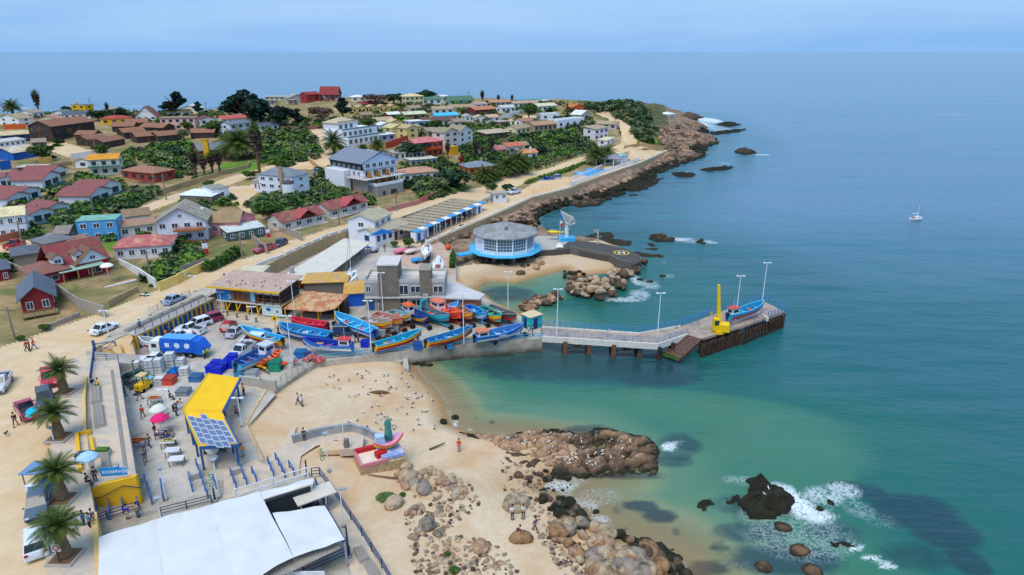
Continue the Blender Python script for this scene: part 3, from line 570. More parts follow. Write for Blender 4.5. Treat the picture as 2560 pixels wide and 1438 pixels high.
MB().prism([(X0-2.4,12),(X0,12),(X0,YB+1),(X0-2.4,YB+1)],-5,9.6).build('stair_block',HW,t)
b_=MB(); b_.box(((X0+X1)/2,3.0,7.35),(X1-X0+3.4,3.2,.25)); b_.box((X0-.9,8,7.35),(1.8,7,.25)); b_.build('balcony_slab',HW,t)
b_=MB()
for i in range(17): xx=X0-1.6+(X1-X0+3.2)*i/16; b_.beam((xx,1.5,7.4),(xx,1.5,8.5),.1)
for i in range(8): b_.beam((X0-1.7,1.5+i*1.4,7.4),(X0-1.7,1.5+i*1.4,8.5),.1)
for zz in(7.95,8.5): b_.beam((X0-1.6,1.5,zz),(X1+1.6,1.5,zz),.09); b_.beam((X0-1.7,1.5,zz),(X0-1.7,11.4,zz),.09)
b_.build('balcony_railing',M((140,60,50),.7,.1),t)
BLK=M((44,54,66),.75,.15,2)
b_=MB(); b_.loft([[(X0,4.2,10.2),(X1,4.2,10.2),(X1,YB+.4,10.2),(X0,YB+.4,10.2)],[(X0-.9,3.9,13.0),(X1+.9,3.9,13.0),(X1+.9,YB+.4,13.0),(X0-.9,YB+.4,13.0)]]); b_.build('mansard_floor',BLK,t)
q=MB(); gx=(X0+X1)/2+1.2; q.add([(X0-.1,3.86,10.4),(X1+.1,3.82,10.4),(X1+.8,3.8,13.0),(gx,3.8,16.3),(X0-.8,3.8,13.0)],[(0,1,2,3,4)]); q.build('gable_wall',M((186,204,224),.7,.05),t)
roofmesh('gy',X1-X0+1.8,YB-4,13.0,3.3,.5,x0=(X0+X1)/2,y0=(YB+4)/2).build('roof',M((122,130,142),.75,.1,2),t)
for i in range(6): window(t,X0-.42,6+i*2.8,11.7,R(-90),1.1,1.8)
for i in range(5): window(t,X0+1.4+(X1-X0-2.8)*i/4,3.8,11.9,0,1.6,1.5)
for i in range(4): window(t,X0+1.6+(X1-X0-3)*i/3,4.6,8.8,0,1.6,1.9)
for i in range(3): window(t,X0,7+i*2.6,8.8,R(-90),1.2,1.3)
for i in range(4): window(t,X0+2+(X1-X0-3.4)*i/3,4,6,0,1.5,1.8)
window(t,-w*.25,-.02,2,0,1,1.3,FRD); MB().box((w*.12,-.06,1.4),(2.4,.2,2.8)).build('arched_gate',FRD,t)
for i in range(3): MB().box((w*(-.3+.28*i),3,6.2),(.2,2.6,2.2)).build('reed_screen',M((160,120,60),.9,.2,6),t)
for i in range(3): MB().box((X0+1.5+(X1-X0)*.28*i,3.4,8.6),(.2,2.2,2.2)).build('reed_screen',M((160,120,60),.9,.2,6),t)
for i in range(2): MB().box((X1-3.5,13+i*2.2,15.5),(1.5,1.5,.2)).build('skylight',FRW,t)
# stepped white hotel
a,b,w,rz,z0=frame((872,368),(966,352)); c=(a+b)/2
t=thing('hotel','white stepped hotel with glass railed terraces and flag above the black and white one','hotel',(c.x,c.y,z0),rz); t.scale=(1,.9,.82)
for k,(x,y0,y1,zz0,zz1,nm) in enumerate(((0,0,14,-3,4,'lower_floor'),(-1.2,3,14,4,7.4,'middle_floor'),(-w*.22,6,15,7.4,10.6,'upper_floor'))):
    ww=w*(1,.9,.5)[k]; MB().prism([(x-ww/2,y0),(x+ww/2,y0),(x+ww/2,y1),(x-ww/2,y1)],zz0,zz1).build(nm,HW,t)
    for i in range(int(ww/3)): window(t,x-ww/2+1.4+i*3,y0,zz1-1.7,0,1.7,2.0)
    g=MB(); g.box((x,y0+.1,zz1+.45),(ww,.06,.8)).build('glass_rail',M((120,150,150),.1,.1,spec=.6),t)
roofmesh('hip',w*.5,9,10.6,2.2,.4,x0=-w*.22,y0=10.5).build('roof',M((190,172,140),.8,.12),t)
MB().box((w*.05,1.6,4.1),(w*.7,1.6,.25)).build('terrace_lawn',M((90,120,60),.9,.3,4),t)
# middle town
for i,x in enumerate((880,904,932,958,984)):
    house((x-10,284-i),(x+13,283-i),8,3.4,'pale yellow cottage with tan roof, '+('first','second','third','fourth','fifth')[i]+' from the left of the row behind the pines','cottage','gy',(190,164,122),(226,192,118),nw=2,group='pale yellow cottages in a row')
house((905,272),(952,270),8,3,'dark red roofed cottage behind the yellow row','cottage','gx',(140,48,50),(206,180,120),nw=2)
house((1014,264),(1060,262),10,5.6,'cream two storey house with pale yellow hip roof and dark ground floor','house','hip',(216,196,140),(214,200,156),fl=2,nw=4)
house((1056,262),(1104,260),9,3.2,'house with green gabled roof and white walls on the skyline','house','gx',(86,122,100),(214,216,214),nw=3)
house((1104,258),(1120,257),7,4.6,'narrow white house with curved top beside the green roofs','house','gx',WH,WH,nw=1,rh=.8)
house((1122,262),(1184,260),9,2.8,'long mint green hall with dark green roof and two small gables','hall','gx',(78,116,92),(130,180,150),nw=3,rh=3)
house((880,254),(914,253),8,3,'white roofed house on the skyline beside the bare brown tree','house','hip',(226,226,232),(214,210,200),nw=2)
house((1085,286),(1134,284),9,3,'white house with dull tan roof below the skyline, left of the palms','house','gx',(168,146,118),(218,214,206),nw=3)
house((1125,280),(1184,278),9,2.8,'low row of rooms under one brown tan roof','house','gx',(166,140,114),(196,180,164),nw=4)
house((1188,290),(1240,286),10,3.6,'dark brown house with large orange tiled roof','house','gx',(190,122,84),(112,52,48),nw=4)
house((1226,268),(1276,266),8,3,'long low house with salmon tiled roof on the skyline','house','gx',(184,136,108),(206,192,176),nw=4)
house((1254,283),(1288,281),8,3.4,'white bungalow with pale grey gable roof above the long white wall','house','gx',(196,192,182),(226,228,230),nw=3)
house((1188,308),(1218,307),7,3,'small white cottage with tan gable roof beside the white wall start','cottage','gy',(190,168,136),(222,222,214),nw=2)
house((1164,304),(1185,303),7,3,'small white cottage left of the tan gabled one','cottage','gy',(176,166,150),(218,220,222),nw=2)
house((1090,303),(1146,300),8,3,'house with bright turquoise blue roof','house','gx',(74,184,220),(190,196,190),nw=3)
house((1056,316),(1140,314),9,3,'house with long dark brown roof and white posts in front of the turquoise roof','house','gx',(104,76,68),(224,226,228),nw=5)
house((1026,320),(1076,317),9,3.4,'pale house with flat white roof above the stone arches','house','flat',(222,220,212),(184,196,214),nw=3)
house((1012,299),(1066,296),8,2.8,'low house with cream green metal roof','house','gx',(204,206,170),(150,110,80),nw=3)
house((972,299),(1002,297),7,2.8,'brown cabin with white tin roof','cabin','gx',(224,224,220),(120,66,50),nw=2)
house((940,316),(986,313),9,3,'tan roofed bungalow behind the stepped white hotel','house','gx',(182,158,126),(226,208,160),nw=3)
house((976,320),(1008,318),8,3,'yellow cottage with pale tan gable behind the twin gabled yellow ones','cottage','gy',(206,182,132),(220,196,130),nw=1)
house((982,346),(1016,342),8,5,'yellow two storey cottage, left of the pair above the red fence','cottage','gy',(200,182,132),(214,196,134),fl=2,nw=1)
house((1018,348),(1046,344),8,5.2,'pale yellow two storey cottage, right of the pair above the red fence','cottage','gy',(186,164,116),(216,196,132),fl=2,nw=1)
house((952,330),(982,328),8,3.4,'cottage with bluish white tin roof next to the pair of yellow cottages','cottage','gy',(214,220,228),(206,210,216),nw=1)
house((953,354),(988,350),7,3,'small bar with striped awning and white roof right of the stepped hotel','bar','flat',(226,226,226),(160,170,196),nw=2,ov=.6)
house((1112,376),(1146,370),8,8,'tall narrow faded pink and white house with grey brown gable, left twin','house','gy',(150,138,110),(220,200,190),fl=3,nw=2,tc_=(228,226,220))
house((1148,372),(1182,362),8,7.4,'tall narrow white house with teal balcony and grey brown gable, right twin','house','gy',(150,138,110),(224,222,212),fl=3,nw=2)
t,w_,d_,rz_,c_=house((1042,396),(1108,388),9,6.4,'octagonal roofed pink red lodge with orange wooden balconies and white ground floor','lodge','hip',(206,116,116),(188,84,44),fl=2,nw=5,rh=2,ov=.8,tc_=(222,222,220),deck=(1.6,3,(190,84,40)))
house((1127,389),(1146,386),3,3.6,'small windowless yellow box building','shed','flat',(214,160,50),(226,164,30),nw=0,sides=False,ov=.05)
house((1028,420),(1092,414),7,3.2,'lower glazed floor of the grey flat roofed house','house','flat',(202,196,180),(170,172,170),nw=5,ov=.5)
house((1022,400),(1064,396),6,3,'grey flat roofed upper pavilion with glass front behind the lower one','pavilion','flat',(204,198,182),(196,196,190),nw=4,ov=.3)
house((1010,458),(1096,450),10,3.4,'white house with salmon tan tiled roof and long wooden deck','house','hip',(190,140,114),(224,220,208),nw=5,rh=1.8,deck=(2,-.2,(170,150,140)))
house((1172,440),(1240,434),10,3.2,'orange wooden house with grey roof behind roadside palms','house','hip',(128,134,142),(206,106,40),nw=4,rh=2)
house((1216,350),(1276,344),10,3,'dark wooden house with pale flat roof panels','house','shed',(186,168,140),(98,76,64),nw=4,rh=1)
house((1268,388),(1312,384),8,4,'white cottage with orange tiled roof, upper of the two above the palms','cottage','gx',(190,112,84),(224,222,218),nw=2)
house((1306,402),(1344,399),8,3.4,'white cottage with orange tiled roof and white chimney, lower of the two','cottage','gx',(206,132,84),(226,226,224),nw=2,chim=(.1,-.9,WH))
house((1240,392),(1266,388),8,3,'low house with faded red roof left of the orange roofed cottages','cottage','gx',(186,116,106),(190,150,140),nw=2)
house((1292,338),(1336,331),9,3.2,'cream house with grey tan roof and white porch posts','house','gx',(158,140,112),(226,216,170),nw=4)
house((1336,330),(1392,325),9,3.4,'house with brown tan roof and wide wooden balcony on stilts','house','gx',(172,136,104),(170,150,124),nw=5,deck=(2,.0,(120,96,80)))
house((1394,322),(1460,314),8,4,'modern white flat roofed house with a brick chimney block','house','parapet',(196,196,196),(228,230,234),nw=4)
house((1352,300),(1398,298),7,3,'white walled terrace building behind the modern white house','house','parapet',(200,200,200),(226,228,232),nw=2)
house((1344,280),(1392,277),9,3.6,'white house with two cream roofs beside the dark monkey puzzle tree','house','gx',(214,202,172),(220,220,220),nw=4)
house((1284,270),(1344,268),8,3,'long white house with thin red roof edge','house','gx',(190,150,130),(228,228,228),nw=5)
house((1296,262),(1350,259),8,3,'low building with teal flat roof on the skyline','house','flat',(96,160,150),(200,200,196),nw=3)
house((1352,262),(1376,260),6,2.6,'white railed deck building at the right end of the skyline','house','flat',(216,220,226),(200,206,214),nw=2)
house((1432,280),(1460,278),8,3,'orange gabled house below the dark hedge of the headland','house','gy',(190,110,70),(216,100,44),nw=1)
house((1452,300),(1478,296),8,3,'house with white tin roof where the road starts to climb','house','gy',(222,220,214),(190,180,166),nw=1)
house((1486,352),(1520,346),8,6,'terraced white and pink house on the bank left of the climbing road','house','shed',(172,150,120),(222,216,220),fl=2,nw=3,rh=1.2)
house((1490,322),(1540,324),8,3,'upper tan roofed part of the terraced house on the bank','house','gx',(172,150,120),(196,180,180),nw=3)
house((1516,364),(1536,356),5,2.6,'small white block with cream roof at the foot of the climbing road','house','flat',(220,206,166),(226,228,232),nw=2)
house((1620,300),(1646,302),8,3.6,'white beach house at the tip of the headland, left one','house','gx',(196,196,192),(196,192,190),nw=2,z=5)
house((1646,300),(1672,302),9,4.4,'white beach house with pyramid roof at the tip of the headland, right one','house','hip',(226,226,226),(200,198,200),fl=1,nw=2,z=5)
house((1652,312),(1672,313),5,3,'dark roofed cabin on stilts below the white pyramid roof','cabin','flat',(70,84,84),(190,200,210),nw=2,z=2)
# ---- big red house with dormers
a,b,w,rz,z0=frame((104,712),(300,668),5.2); c=(a+b)/2
t=thing('house','large red house with two white dormers and a white gable above a terrace','house',(c.x,c.y,z0),rz); t.scale=(1,1,.85); RW=M((168,30,44),.8,.12); RR=M((140,66,70),.85,.14,1.5,alt=(124,90,70))
MB().prism([(-w/2+3,0),(w/2-2,0),(w/2-2,9),(-w/2+3,9)],-1.5,3).build('wall',RW,t)
roofmesh('gx',w-5,9,3,4.2,.5,x0=.5,y0=4.5).build('roof',RR,t)
MB().prism([(w/2-8,-1.2),(w/2-2.2,-1.2),(w/2-2.2,5),(w/2-8,5)],-1.5,3.2).build('wing_wall',RW,t)
q=MB(); q.add([(w/2-8.2,-1.25,3.2),(w/2-1.9,-1.25,3.2),(w/2-5,-1.25,6.2)],[(0,1,2)]); q.build('gable_wall',HW,t)
roofmesh('gy',6,6.6,3.2,3.1,.4,x0=w/2-5.05,y0=1.9).build('gable_roof',M((120,92,72),.85,.12),t)
roofmesh('hip',6,7,2.9,1.6,.4,x0=-w/2+1.5,y0=1.5).build('side_roof',M((136,92,80),.85,.12),t); MB().prism([(-w/2-1,-1.6),(-w/2+4,-1.6),(-w/2+4,4),(-w/2-1,4)],-1.5,2.9).build('side_wall',RW,t)
for x in(-3.6,.2):
    dm=MB(); dm.box((x,.9,4.5),(1.8,2.0,1.6)); dm.add([(x-.95,-.12,5.3),(x+.95,-.12,5.3),(x,-.12,6.1)],[(0,1,2)]); do=dm.build('dormer',HW,t); window(do,x,-.1,4.5,0,1.1,.9); roofmesh('gy',1.8,2.6,5.3,.85,.2,x0=x,y0=1.1).build('dormer_roof',M((120,92,72),.85,.12),do)
window(t,w/2-5,-1.28,4.2,0,1.0,.8); window(t,w/2-5,-1.22,1.4,0,2.4,1.9); window(t,-w/2+1.5,-1.62,1.5,0,2.2,1.2)
MB().box((-.5,-1.4,2.75),(8,3.2,.14),0,rx=R(8)).build('porch_roof',M((150,178,158),.7,.1),t)
for i in range(4): MB().box((-4+i*2.5,-2.8,1.2),(.2,.2,2.9)).build('post',M((176,132,84),.8,.1),t)
MB().box((0,-6.2,-.55),(w-2,7,.3)).build('patio',M((206,140,110),.9,.15,1),t); MB().box((0,-9.9,-1.6),(w-2,.4,2.6)).build('patio_wall',HW,t)
b_=MB(); b_.box((-1.5,-10.12,-1.7),(3.4,.12,2.0)).build('garage_door',FRD,t)
house((60,790),(140,776),12,3.4,'dark red wooden house with slate roof, solar collector and wooden deck','house','gy',(98,106,118),(138,44,44),nw=2,rh=2.6,ov=.7,z=5,deck=(2.2,.3,(140,124,84)))
house((-40,716),(30,704),9,3,'dark red house with slate roof at the left edge','house','hip',(90,98,112),(140,48,48),nw=3,z=5)
house((40,672),(104,662),9,3,'low house with dark slate hip roof behind the large red house','house','hip',(96,100,108),(150,140,128),nw=0,sides=False,z=5)
house((120,640),(190,624),8,3,'garage with grey felt roof between the red house and the upper road','garage','hip',(118,118,122),(150,130,112),nw=0,sides=False,z=5.2)
house((190,634),(236,624),6,2.6,'lean to shed with brown roof behind the large red house','shed','shed',(150,110,90),(150,120,100),nw=0,rh=.5,sides=False,z=5.2)
for i,(x,y,w_,rf,wc_,rc_,l) in enumerate(((866,276,26,'gx',CR,TN,'tan roofed cottage left of the yellow row behind the pines'),(1204,272,30,'gx',WH,(170,150,130),'white cottage with dull roof below the tallest far palm'),(1150,318,30,'gx',(186,176,160),(150,130,110),'grey brown cottage below the twin small white ones'),(1236,306,26,'gx',WH,(196,160,130),'white cottage tucked behind the long white wall'),(1262,318,26,'flat',(150,120,96),(176,166,150),'flat roofed brown hut above the pale lot'),(1052,334,28,'gy',(200,186,150),(176,156,120),'cream gabled cottage right of the yellow pair'),(1082,342,26,'gx',(170,150,130),(150,134,116),'grey roofed shack below the dark round tree'),(1040,282,30,'gx',(196,180,150),(160,136,108),'long tan roofed cottage above the green metal roof'),(920,300,30,'gx',(190,166,120),(150,128,104),'dark tan roofed cottage below the yellow row'),(1318,316,28,'gx',WH,(170,120,96),'white cottage with rusty roof beside the modern terrace'),(380,280,28,'gx',WH,(150,110,96),'white house behind the A frame'),(292,288,30,'gx',(200,190,176),(170,150,120),'tan roofed house on the left skyline'),(620,288,34,'gx',(206,200,190),(160,80,76),'red roofed house glimpsed behind the great grove'),(1310,378,24,'gx',(190,170,150),(160,130,110),'small brown roofed hut beside the orange roofed cottages'),(100,372,34,'gx',(120,100,84),(150,134,116),'brown shed at the edge of the dry field'),(1000,400,30,'flat',(200,196,188),(176,170,160),'flat roofed annex right of the black gabled hotel'),(158,612,34,'gx',(150,130,112),(140,128,118),'grey roofed outhouse beside the navy hatchback'))): house((x-w_/2,y+1),(x+w_/2,y-1),8,3,l,'cottage',rf,rc_,wc_,nw=2)
# harbour: quay, plaza, walls, pier
def wl(l,z): return [tuple(P(a,b,z)[:2]) for a,b in l]
def offs(pts,t):
    o=[]
    for i,p in enumerate(pts):
        a=Vector(pts[max(i-1,0)][:2]); b=Vector(pts[min(i+1,len(pts)-1)][:2]); d=(b-a).normalized(); n=Vector((-d.y,d.x)); o.append((p[0]+n.x*t,p[1]+n.y*t))
    return o
def wall(pts,t,z0,z1,b=None,mi=0,side=0):
    b=b or MB(); A=offs(pts,t*(side-1)/2 if side else -t/2); B=offs(pts,t*(side+1)/2 if side else t/2)
    zz=lambda z,i:(z[i] if hasattr(z,'__len__') else z)
    rings=[[(A[i][0],A[i][1],zz(z0,i)),(B[i][0],B[i][1],zz(z0,i)),(B[i][0],B[i][1],zz(z1,i)),(A[i][0],A[i][1],zz(z1,i))] for i in range(len(pts))]
    return b.loft(rings,mi)
def resample(pts,step):
    o=[Vector(pts[0])]
    for a,b in zip(pts,pts[1:]):
        a=Vector(a); b=Vector(b); n=max(1,int((b-a).length/step))
        for k in range(1,n+1): o.append(a+(b-a)*k/n)
    return o
def railing(pts,zs,h,mat,label,step=1.6,rails=3,name='railing',cat='railing',th=.05,group=None,kick=None):
    if not hasattr(zs,'__len__'): zs=[zs]*len(pts)
    p3=[Vector((p[0],p[1],z)) for p,z in zip(pts,zs)]; rs=resample(p3,step)
    c=rs[0]; t=thing(name,label,cat,c,0,group); b=MB()
    for v in rs: b.beam(v-c,v-c+Vector((0,0,h)),th*1.4)
    for a_,b_ in zip(p3,p3[1:]):
        for k in range(rails): z=h*(k+1)/rails; b.beam(a_-c+Vector((0,0,z)),b_-c+Vector((0,0,z)),th)
    b.build('rails',mat,t); return t
def pole(px,py,tpy,z,label,arm=.5,r=.09,colr=(226,228,230),name='lamp_post',cat='lamp post',group=None,head='flat',lean=0):
    b0=P(px,py,z); h=hgt(b0,tpy); t=thing(name,label,cat,b0,0,group); m=M(colr,.5,.05)
    MB().tube((0,0,0),(0,0,h),r,r*.6,8).build('pole',m,t); MB().box((0,0,.12),(r*4,r*4,.24)).build('foot',M((150,148,142),.9,.1),t)
    if head=='flat': b=MB(); b.beam((-arm,0,h),(arm,0,h),.07); b.box((arm,0,h),(.5,.28,.12)); b.box((-arm,0,h),(.5,.28,.12)); b.build('lamp_head',m,t)
    elif head=='one': MB().box((arm*.5,0,h+.03),(.9,.35,.12)).build('lamp_head',M((150,156,160),.5,.1),t)
    elif head=='cone': MB().tube((0,0,h-.02),(0,0,h+.32),.1,.34,8).build('lamp_head',M((150,160,172),.3,.1),t)
    return t
def asph(name,c1,c2,c3,s1=.7,s2=.15,**k): return ground_mat(name,c1,c2,c3,s1=s1,s2=s2,bump=.1,**k)
QW=ground_mat('quay_concrete',(172,164,150),(196,186,170),(150,138,120),s1=.5,s2=.25,bump=.15,wet=(0,1.2,(84,74,58)))

q_poly=[(1356,845),(1160,862),(1000,880),(900,892),(790,905),(690,975),(615,1065),(668,1160),(775,1192),(880,1330),(950,1440),(990,1520),(235,1520),(240,1438),(225,1330),(214,1212),(340,1198),(288,900),(200,885),(325,830),(530,738),(600,690),(690,640),(820,580),(930,548),(1010,540),(1080,590),(1138,632),(1141,702),(1212,745),(1288,788),(1345,800)]
Q=wl(q_poly,ZQ); b=MB(); b.prism(Q,-2.5,ZQ); o=b.build('quay',QW); struct(o)
def sheet(name,l,z,mat,th=.004,lift=.004,kind='structure',poly=None):
    p=poly or wl(l,z+lift); o=MB().prism(p,z+lift-.05,z+lift).build(name,mat); o['kind']=kind; return o
def pave_mat(c1,c2,c3,sx=1.1,rot=0,name='paving'):
    m=bpy.data.materials.new(name); m.use_nodes=True; nt=m.node_tree; b=nt.nodes['Principled BSDF']; b.inputs['Roughness'].default_value=.9; g=nd(nt,'ShaderNodeNewGeometry'); mp=nd(nt,'ShaderNodeMapping'); mp.inputs['Rotation'].default_value=(0,0,rot); L(nt,g.outputs['Position'],mp.inputs[0])
    br=nd(nt,'ShaderNodeTexBrick',_Scale=1.0,_Mortar_Size=.012,_Bias=.0,_Brick_Width=sx*1.5,_Row_Height=sx*.75); br.inputs['Color1'].default_value=col(c1); br.inputs['Color2'].default_value=col(c2); br.inputs['Mortar'].default_value=col(c1); L(nt,mp.outputs[0],br.inputs['Vector'])
    n=nd(nt,'ShaderNodeTexNoise',_Scale=.8,_Detail=6.0); L(nt,g.outputs['Position'],n.inputs['Vector']); r=nd(nt,'ShaderNodeValToRGB'); r.color_ramp.elements[0].position=.45; r.color_ramp.elements[1].position=.62; L(nt,n.outputs['Fac'],r.inputs[0])
    mm=nd(nt,'ShaderNodeMixRGB'); L(nt,r.outputs[0],mm.inputs[0]); L(nt,br.outputs[0],mm.inputs[1]); mm.inputs[2].default_value=col(c3); m2=nd(nt,'ShaderNodeMixRGB',_Fac=.5); L(nt,br.outputs[0],m2.inputs[1]); L(nt,mm.outputs[0],m2.inputs[2]); L(nt,m2.outputs[0],b.inputs['Base Color']); return m
PV=pave_mat((206,184,156),(178,170,158),(214,186,160),1.1,R(12)); PV2=pave_mat((212,190,160),(172,160,144),(204,186,160),1.0,R(-20),'paving2')
AS=asph('asphalt_parking',(158,152,142),(178,170,160),(192,180,162)); AY=asph('asphalt_yard',(160,154,146),(182,174,164),(194,182,164)); PK=ground_mat('pink_floor',(190,160,140),(206,180,160),(176,150,130),s1=.6,s2=.3,bump=.05)
sheet('parking_asphalt',[(340,845),(545,775),(640,798),(720,830),(905,872),(890,888),(790,902),(700,955),(560,930),(520,900),(300,905),(225,880)],ZQ,AS)
sheet('boatyard_asphalt',[(700,690),(830,615),(930,565),(985,590),(1000,660),(920,700),(840,722)],ZQ,AY)
sheet('yard_paving',[(930,565),(1040,560),(1080,590),(1135,640),(1135,690),(1000,664),(985,610)],ZQ,PK,lift=.008)
sheet('terrace_paving',[(520,778),(560,762),(700,795),(690,822),(640,812),(548,785)],ZQ,PV2,lift=.012)
sheet('promenade',[(662,1160),(740,1060),(735,1098),(829,1076),(880,1070),(915,1080),(990,1122),(960,1140),(930,1130),(880,1104),(840,1100),(790,1115),(752,1140),(745,1200),(700,1185),(600,1240),(560,1245),(560,1180),(640,1150)],ZQ,PV,lift=.012)
sheet('market_floor',[(300,910),(520,905),(620,960),(690,985),(620,1065),(660,1150),(500,1175),(480,1240),(350,1240),(342,1198)],ZQ,asph('market_concrete',(182,174,162),(202,194,182),(164,154,140),s1=.8,s2=.2))
sheet('walkway',[(775,1196),(815,1200),(905,1330),(960,1440),(990,1520),(900,1520),(880,1440),(850,1330)],ZQ,PV,lift=.016)
# plaza slab (upper level) with palms
p_=wl([(232,888),(295,902),(318,1040),(346,1206),(226,1216),(238,1290),(252,1440),(262,1530),(110,1530),(118,1330),(128,1100),(150,960),(178,900)],ZR); struct(MB().prism(p_,2.0,ZR+.14).build('plaza',PV))
gs=M((140,134,126),.95,.1)
for l in([(208,960),(222,960),(240,1205),(228,1210)],[(276,925),(284,925),(302,1040),(322,1180),(310,1182),(291,1040)]): sheet('paving_strip',l,ZR+.14,gs,lift=.008)
# seats and kerbs on the plaza
YW=M((228,176,40),.8,.08); YO=M((216,180,110),.85,.1); CO=M((176,170,160),.95,.12,1.5)
def tw(px,z,t,z0,z1,name,mat,label,cat='low wall',group=None,side=0,top=None):
    pts=wl(px,z); c=Vector((pts[0][0],pts[0][1],0)); q=[(a-c.x,b-c.y) for a,b in pts]
    o=wall(q,t,z0,z1,side=side).build(name,mat); o.location=c; tag(o,label,cat,group); return o
tw([(216,948),(212,1000),(214,1085)],ZR,.3,ZR,ZR+.5,'low_wall',YO,'long pale yellow low wall running along the plaza paving')
tw([(203,1182),(194,1092),(230,1086)],ZR,.35,ZR+.1,ZR+.6,'kerb',YW,'bright yellow raised kerb, left arm of the plaza ramp with corner','kerb')
tw([(228,1100),(238,1148)],ZR,.35,ZR+.1,ZR+.6,'kerb',YW,'bright yellow raised kerb, short right arm of the plaza ramp','kerb')
tw([(236,1290),(240,1340),(252,1440),(262,1520)],ZR,.5,2.2,ZR+.4,'kerb',YO,'pale orange kerb beside the left edge of the white tent','kerb')
def slat_bench(px,z,label,wd=.8,group=None,h=.45,mats=None):
    pts=wl(px,z); t=thing('bench',label,'bench',(pts[0][0],pts[0][1],z),0,group); q=[(a-pts[0][0],b-pts[0][1]) for a,b in pts]
    wall(q,wd,0,h-.08).build('base',CO,t)
    for k in(-1,0,1): wall(offs(q,k*wd*.34),wd*.26,h-.08,h).build('slat',M((150,140,130),.85,.2,5),t)
    return t
slat_bench([(238,968),(241,1010)],ZR+.14,'long slatted bench on the plaza, farther one near the seated pair',1.1); slat_bench([(243,1016),(251,1070)],ZR+.14,'long slatted bench on the plaza, nearer dark planked one',1.1)
slat_bench([(260,1140),(268,1175)],ZR+.14,'short stone bench behind the small square hedge planter')
# yellow end wall of the plaza with banner
pts=wl([(214,1216),(346,1208)],ZR); c=Vector((pts[0][0],pts[0][1],0)); q=[(0,0),(pts[1][0]-c.x,pts[1][1]-c.y)]
t=thing('retaining_wall','bright yellow wall closing the end of the plaza, with zigzag handrail','wall',(c.x,c.y,0)); w3=wall([q[0],(q[1][0]*.25,q[1][1]*.25),q[1]],.5,1.8,[ZR-.6,ZR+.1,ZR+1.0]).build('wall',YW,t)
rz=math.atan2(q[1][1],q[1][0]); r=MB(); zz=[(0,3.4),(.3,3.7),(.75,4.9),(1.1,4.5)]
for (f0,a0),(f1,a1) in zip(zz,zz[1:]): r.beam((q[1][0]*f0+.3*sin(rz),q[1][1]*f0-.45,a0),(q[1][0]*f1+.3*sin(rz),q[1][1]*f1-.45,a1),.07)
r.build('handrail',M((50,60,80),.5,.05),t)
ln=Vector(q[1]).length; bt=thing('banner','blue and white printed banner on the railing above the yellow wall','banner',(c.x+q[1][0]*.6,c.y+q[1][1]*.6-.1,ZR+1.2),rz)
MB().box((0,0,.45),(ln*.5,.05,1.0)).build('cloth',M((190,224,238),.7,.1,.6,alt=(40,140,200),altf=.52),bt)
def text(s_,size,par,loc,rot,mat,name='lettering',ext=.01):
    cu=bpy.data.curves.new(name,'FONT'); cu.body=s_; cu.size=size; cu.extrude=ext; cu.align_x='CENTER'; cu.align_y='CENTER'; o=bpy.data.objects.new(name,cu); C.objects.link(o)
    dg=bpy.context.evaluated_depsgraph_get(); me=bpy.data.meshes.new_from_object(o.evaluated_get(dg)); bpy.data.objects.remove(o); o=bpy.data.objects.new(name,me); me.materials.clear(); me.materials.append(mat); C.objects.link(o); o.parent=par; o.location=loc; o.rotation_euler=rot; return o
text('ECOSERVICIO',.42,bt,(ln*.04,-.05,.42),(PI/2,0,0),M((250,250,250),.6,.02))
BL=M((44,88,140),.55,.1); BLT=M((70,130,180),.55,.1); NV=M((40,56,92),.5,.1); GR=M((120,130,140),.5,.1)
railing(wl([(297,903),(318,1040),(344,1195)],ZR),ZR+.14,1.0,M((60,90,140),.5,.1),'long blue and white railing along the harbour edge of the plaza')
railing(wl([(238,905),(297,903)],ZR),ZR+.14,1.0,NV,'dark short railing across the far end of the plaza')
railing(wl([(228,960),(235,905),(238,870)],ZR),ZR+.1,1.1,BL,'dense blue railing beside the ramp at the corner of the plaza',step=.35,rails=2)
railing(wl([(262,1192),(300,1180)],ZR),ZR+.14,.9,GR,'thin grey railing left of the banner on the plaza')
# storage row under the promenade
f0,f1=P(340,838,ZR),P(532,746,ZR); ax=(f1-f0).normalized(); rz=math.atan2(ax.y,ax.x); Ln=(f1-f0).length
t=thing('storage_row','yellow storage wall with a row of arched and square blue doors under the promenade','storage units',(f0.x,f0.y,ZQ),rz)
MB().prism([(0,0),(Ln,0),(Ln,3.6),(0,3.6)],-.6,2.36).build('wall',M((226,184,70),.85,.1,1,alt=(214,170,60)),t); MB().box((Ln/2,1.7,2.42),(Ln+.4,4.0,.12)).build('walkway_slab',CO,t)
MB().box((Ln/2,-.1,2.28),(Ln+.3,.24,.2)).build('ledge',YW,t)
for i in range(16):
    x=Ln*(i+.5)/16; big=(i in(5,9)); sw=Ln/16; dm=M((22,84,150),.7,.12) if i!=12 else M((170,46,40),.7,.12);
    dd=MB(); ww=sw*(.5 if not big else .8); dd.box((x,-.04,.95),(ww,.12,1.9))
    if i%3==1: dd.box((x,-.04,1.98),(ww*.7,.12,.16))
    d_=dd.build('door',dm,t); MB().box((x+ww*.35,-.13,1.0),(.07,.07,.16)).build('handle',M((170,170,170),.4,.05),d_)
railing([tuple((f0+ax*s)[:2]) for s in(0,Ln)],ZR+.06,1.0,NV,'dark railing on top of the yellow storage wall')
nrm=Vector((-ax.y,ax.x,0))
railing([tuple((f0+ax*s+nrm*5.0)[:2]) for s in(Ln*.45,Ln)],ZR+.05,1.0,GR,'grey railing between the dirt road and the bench promenade')
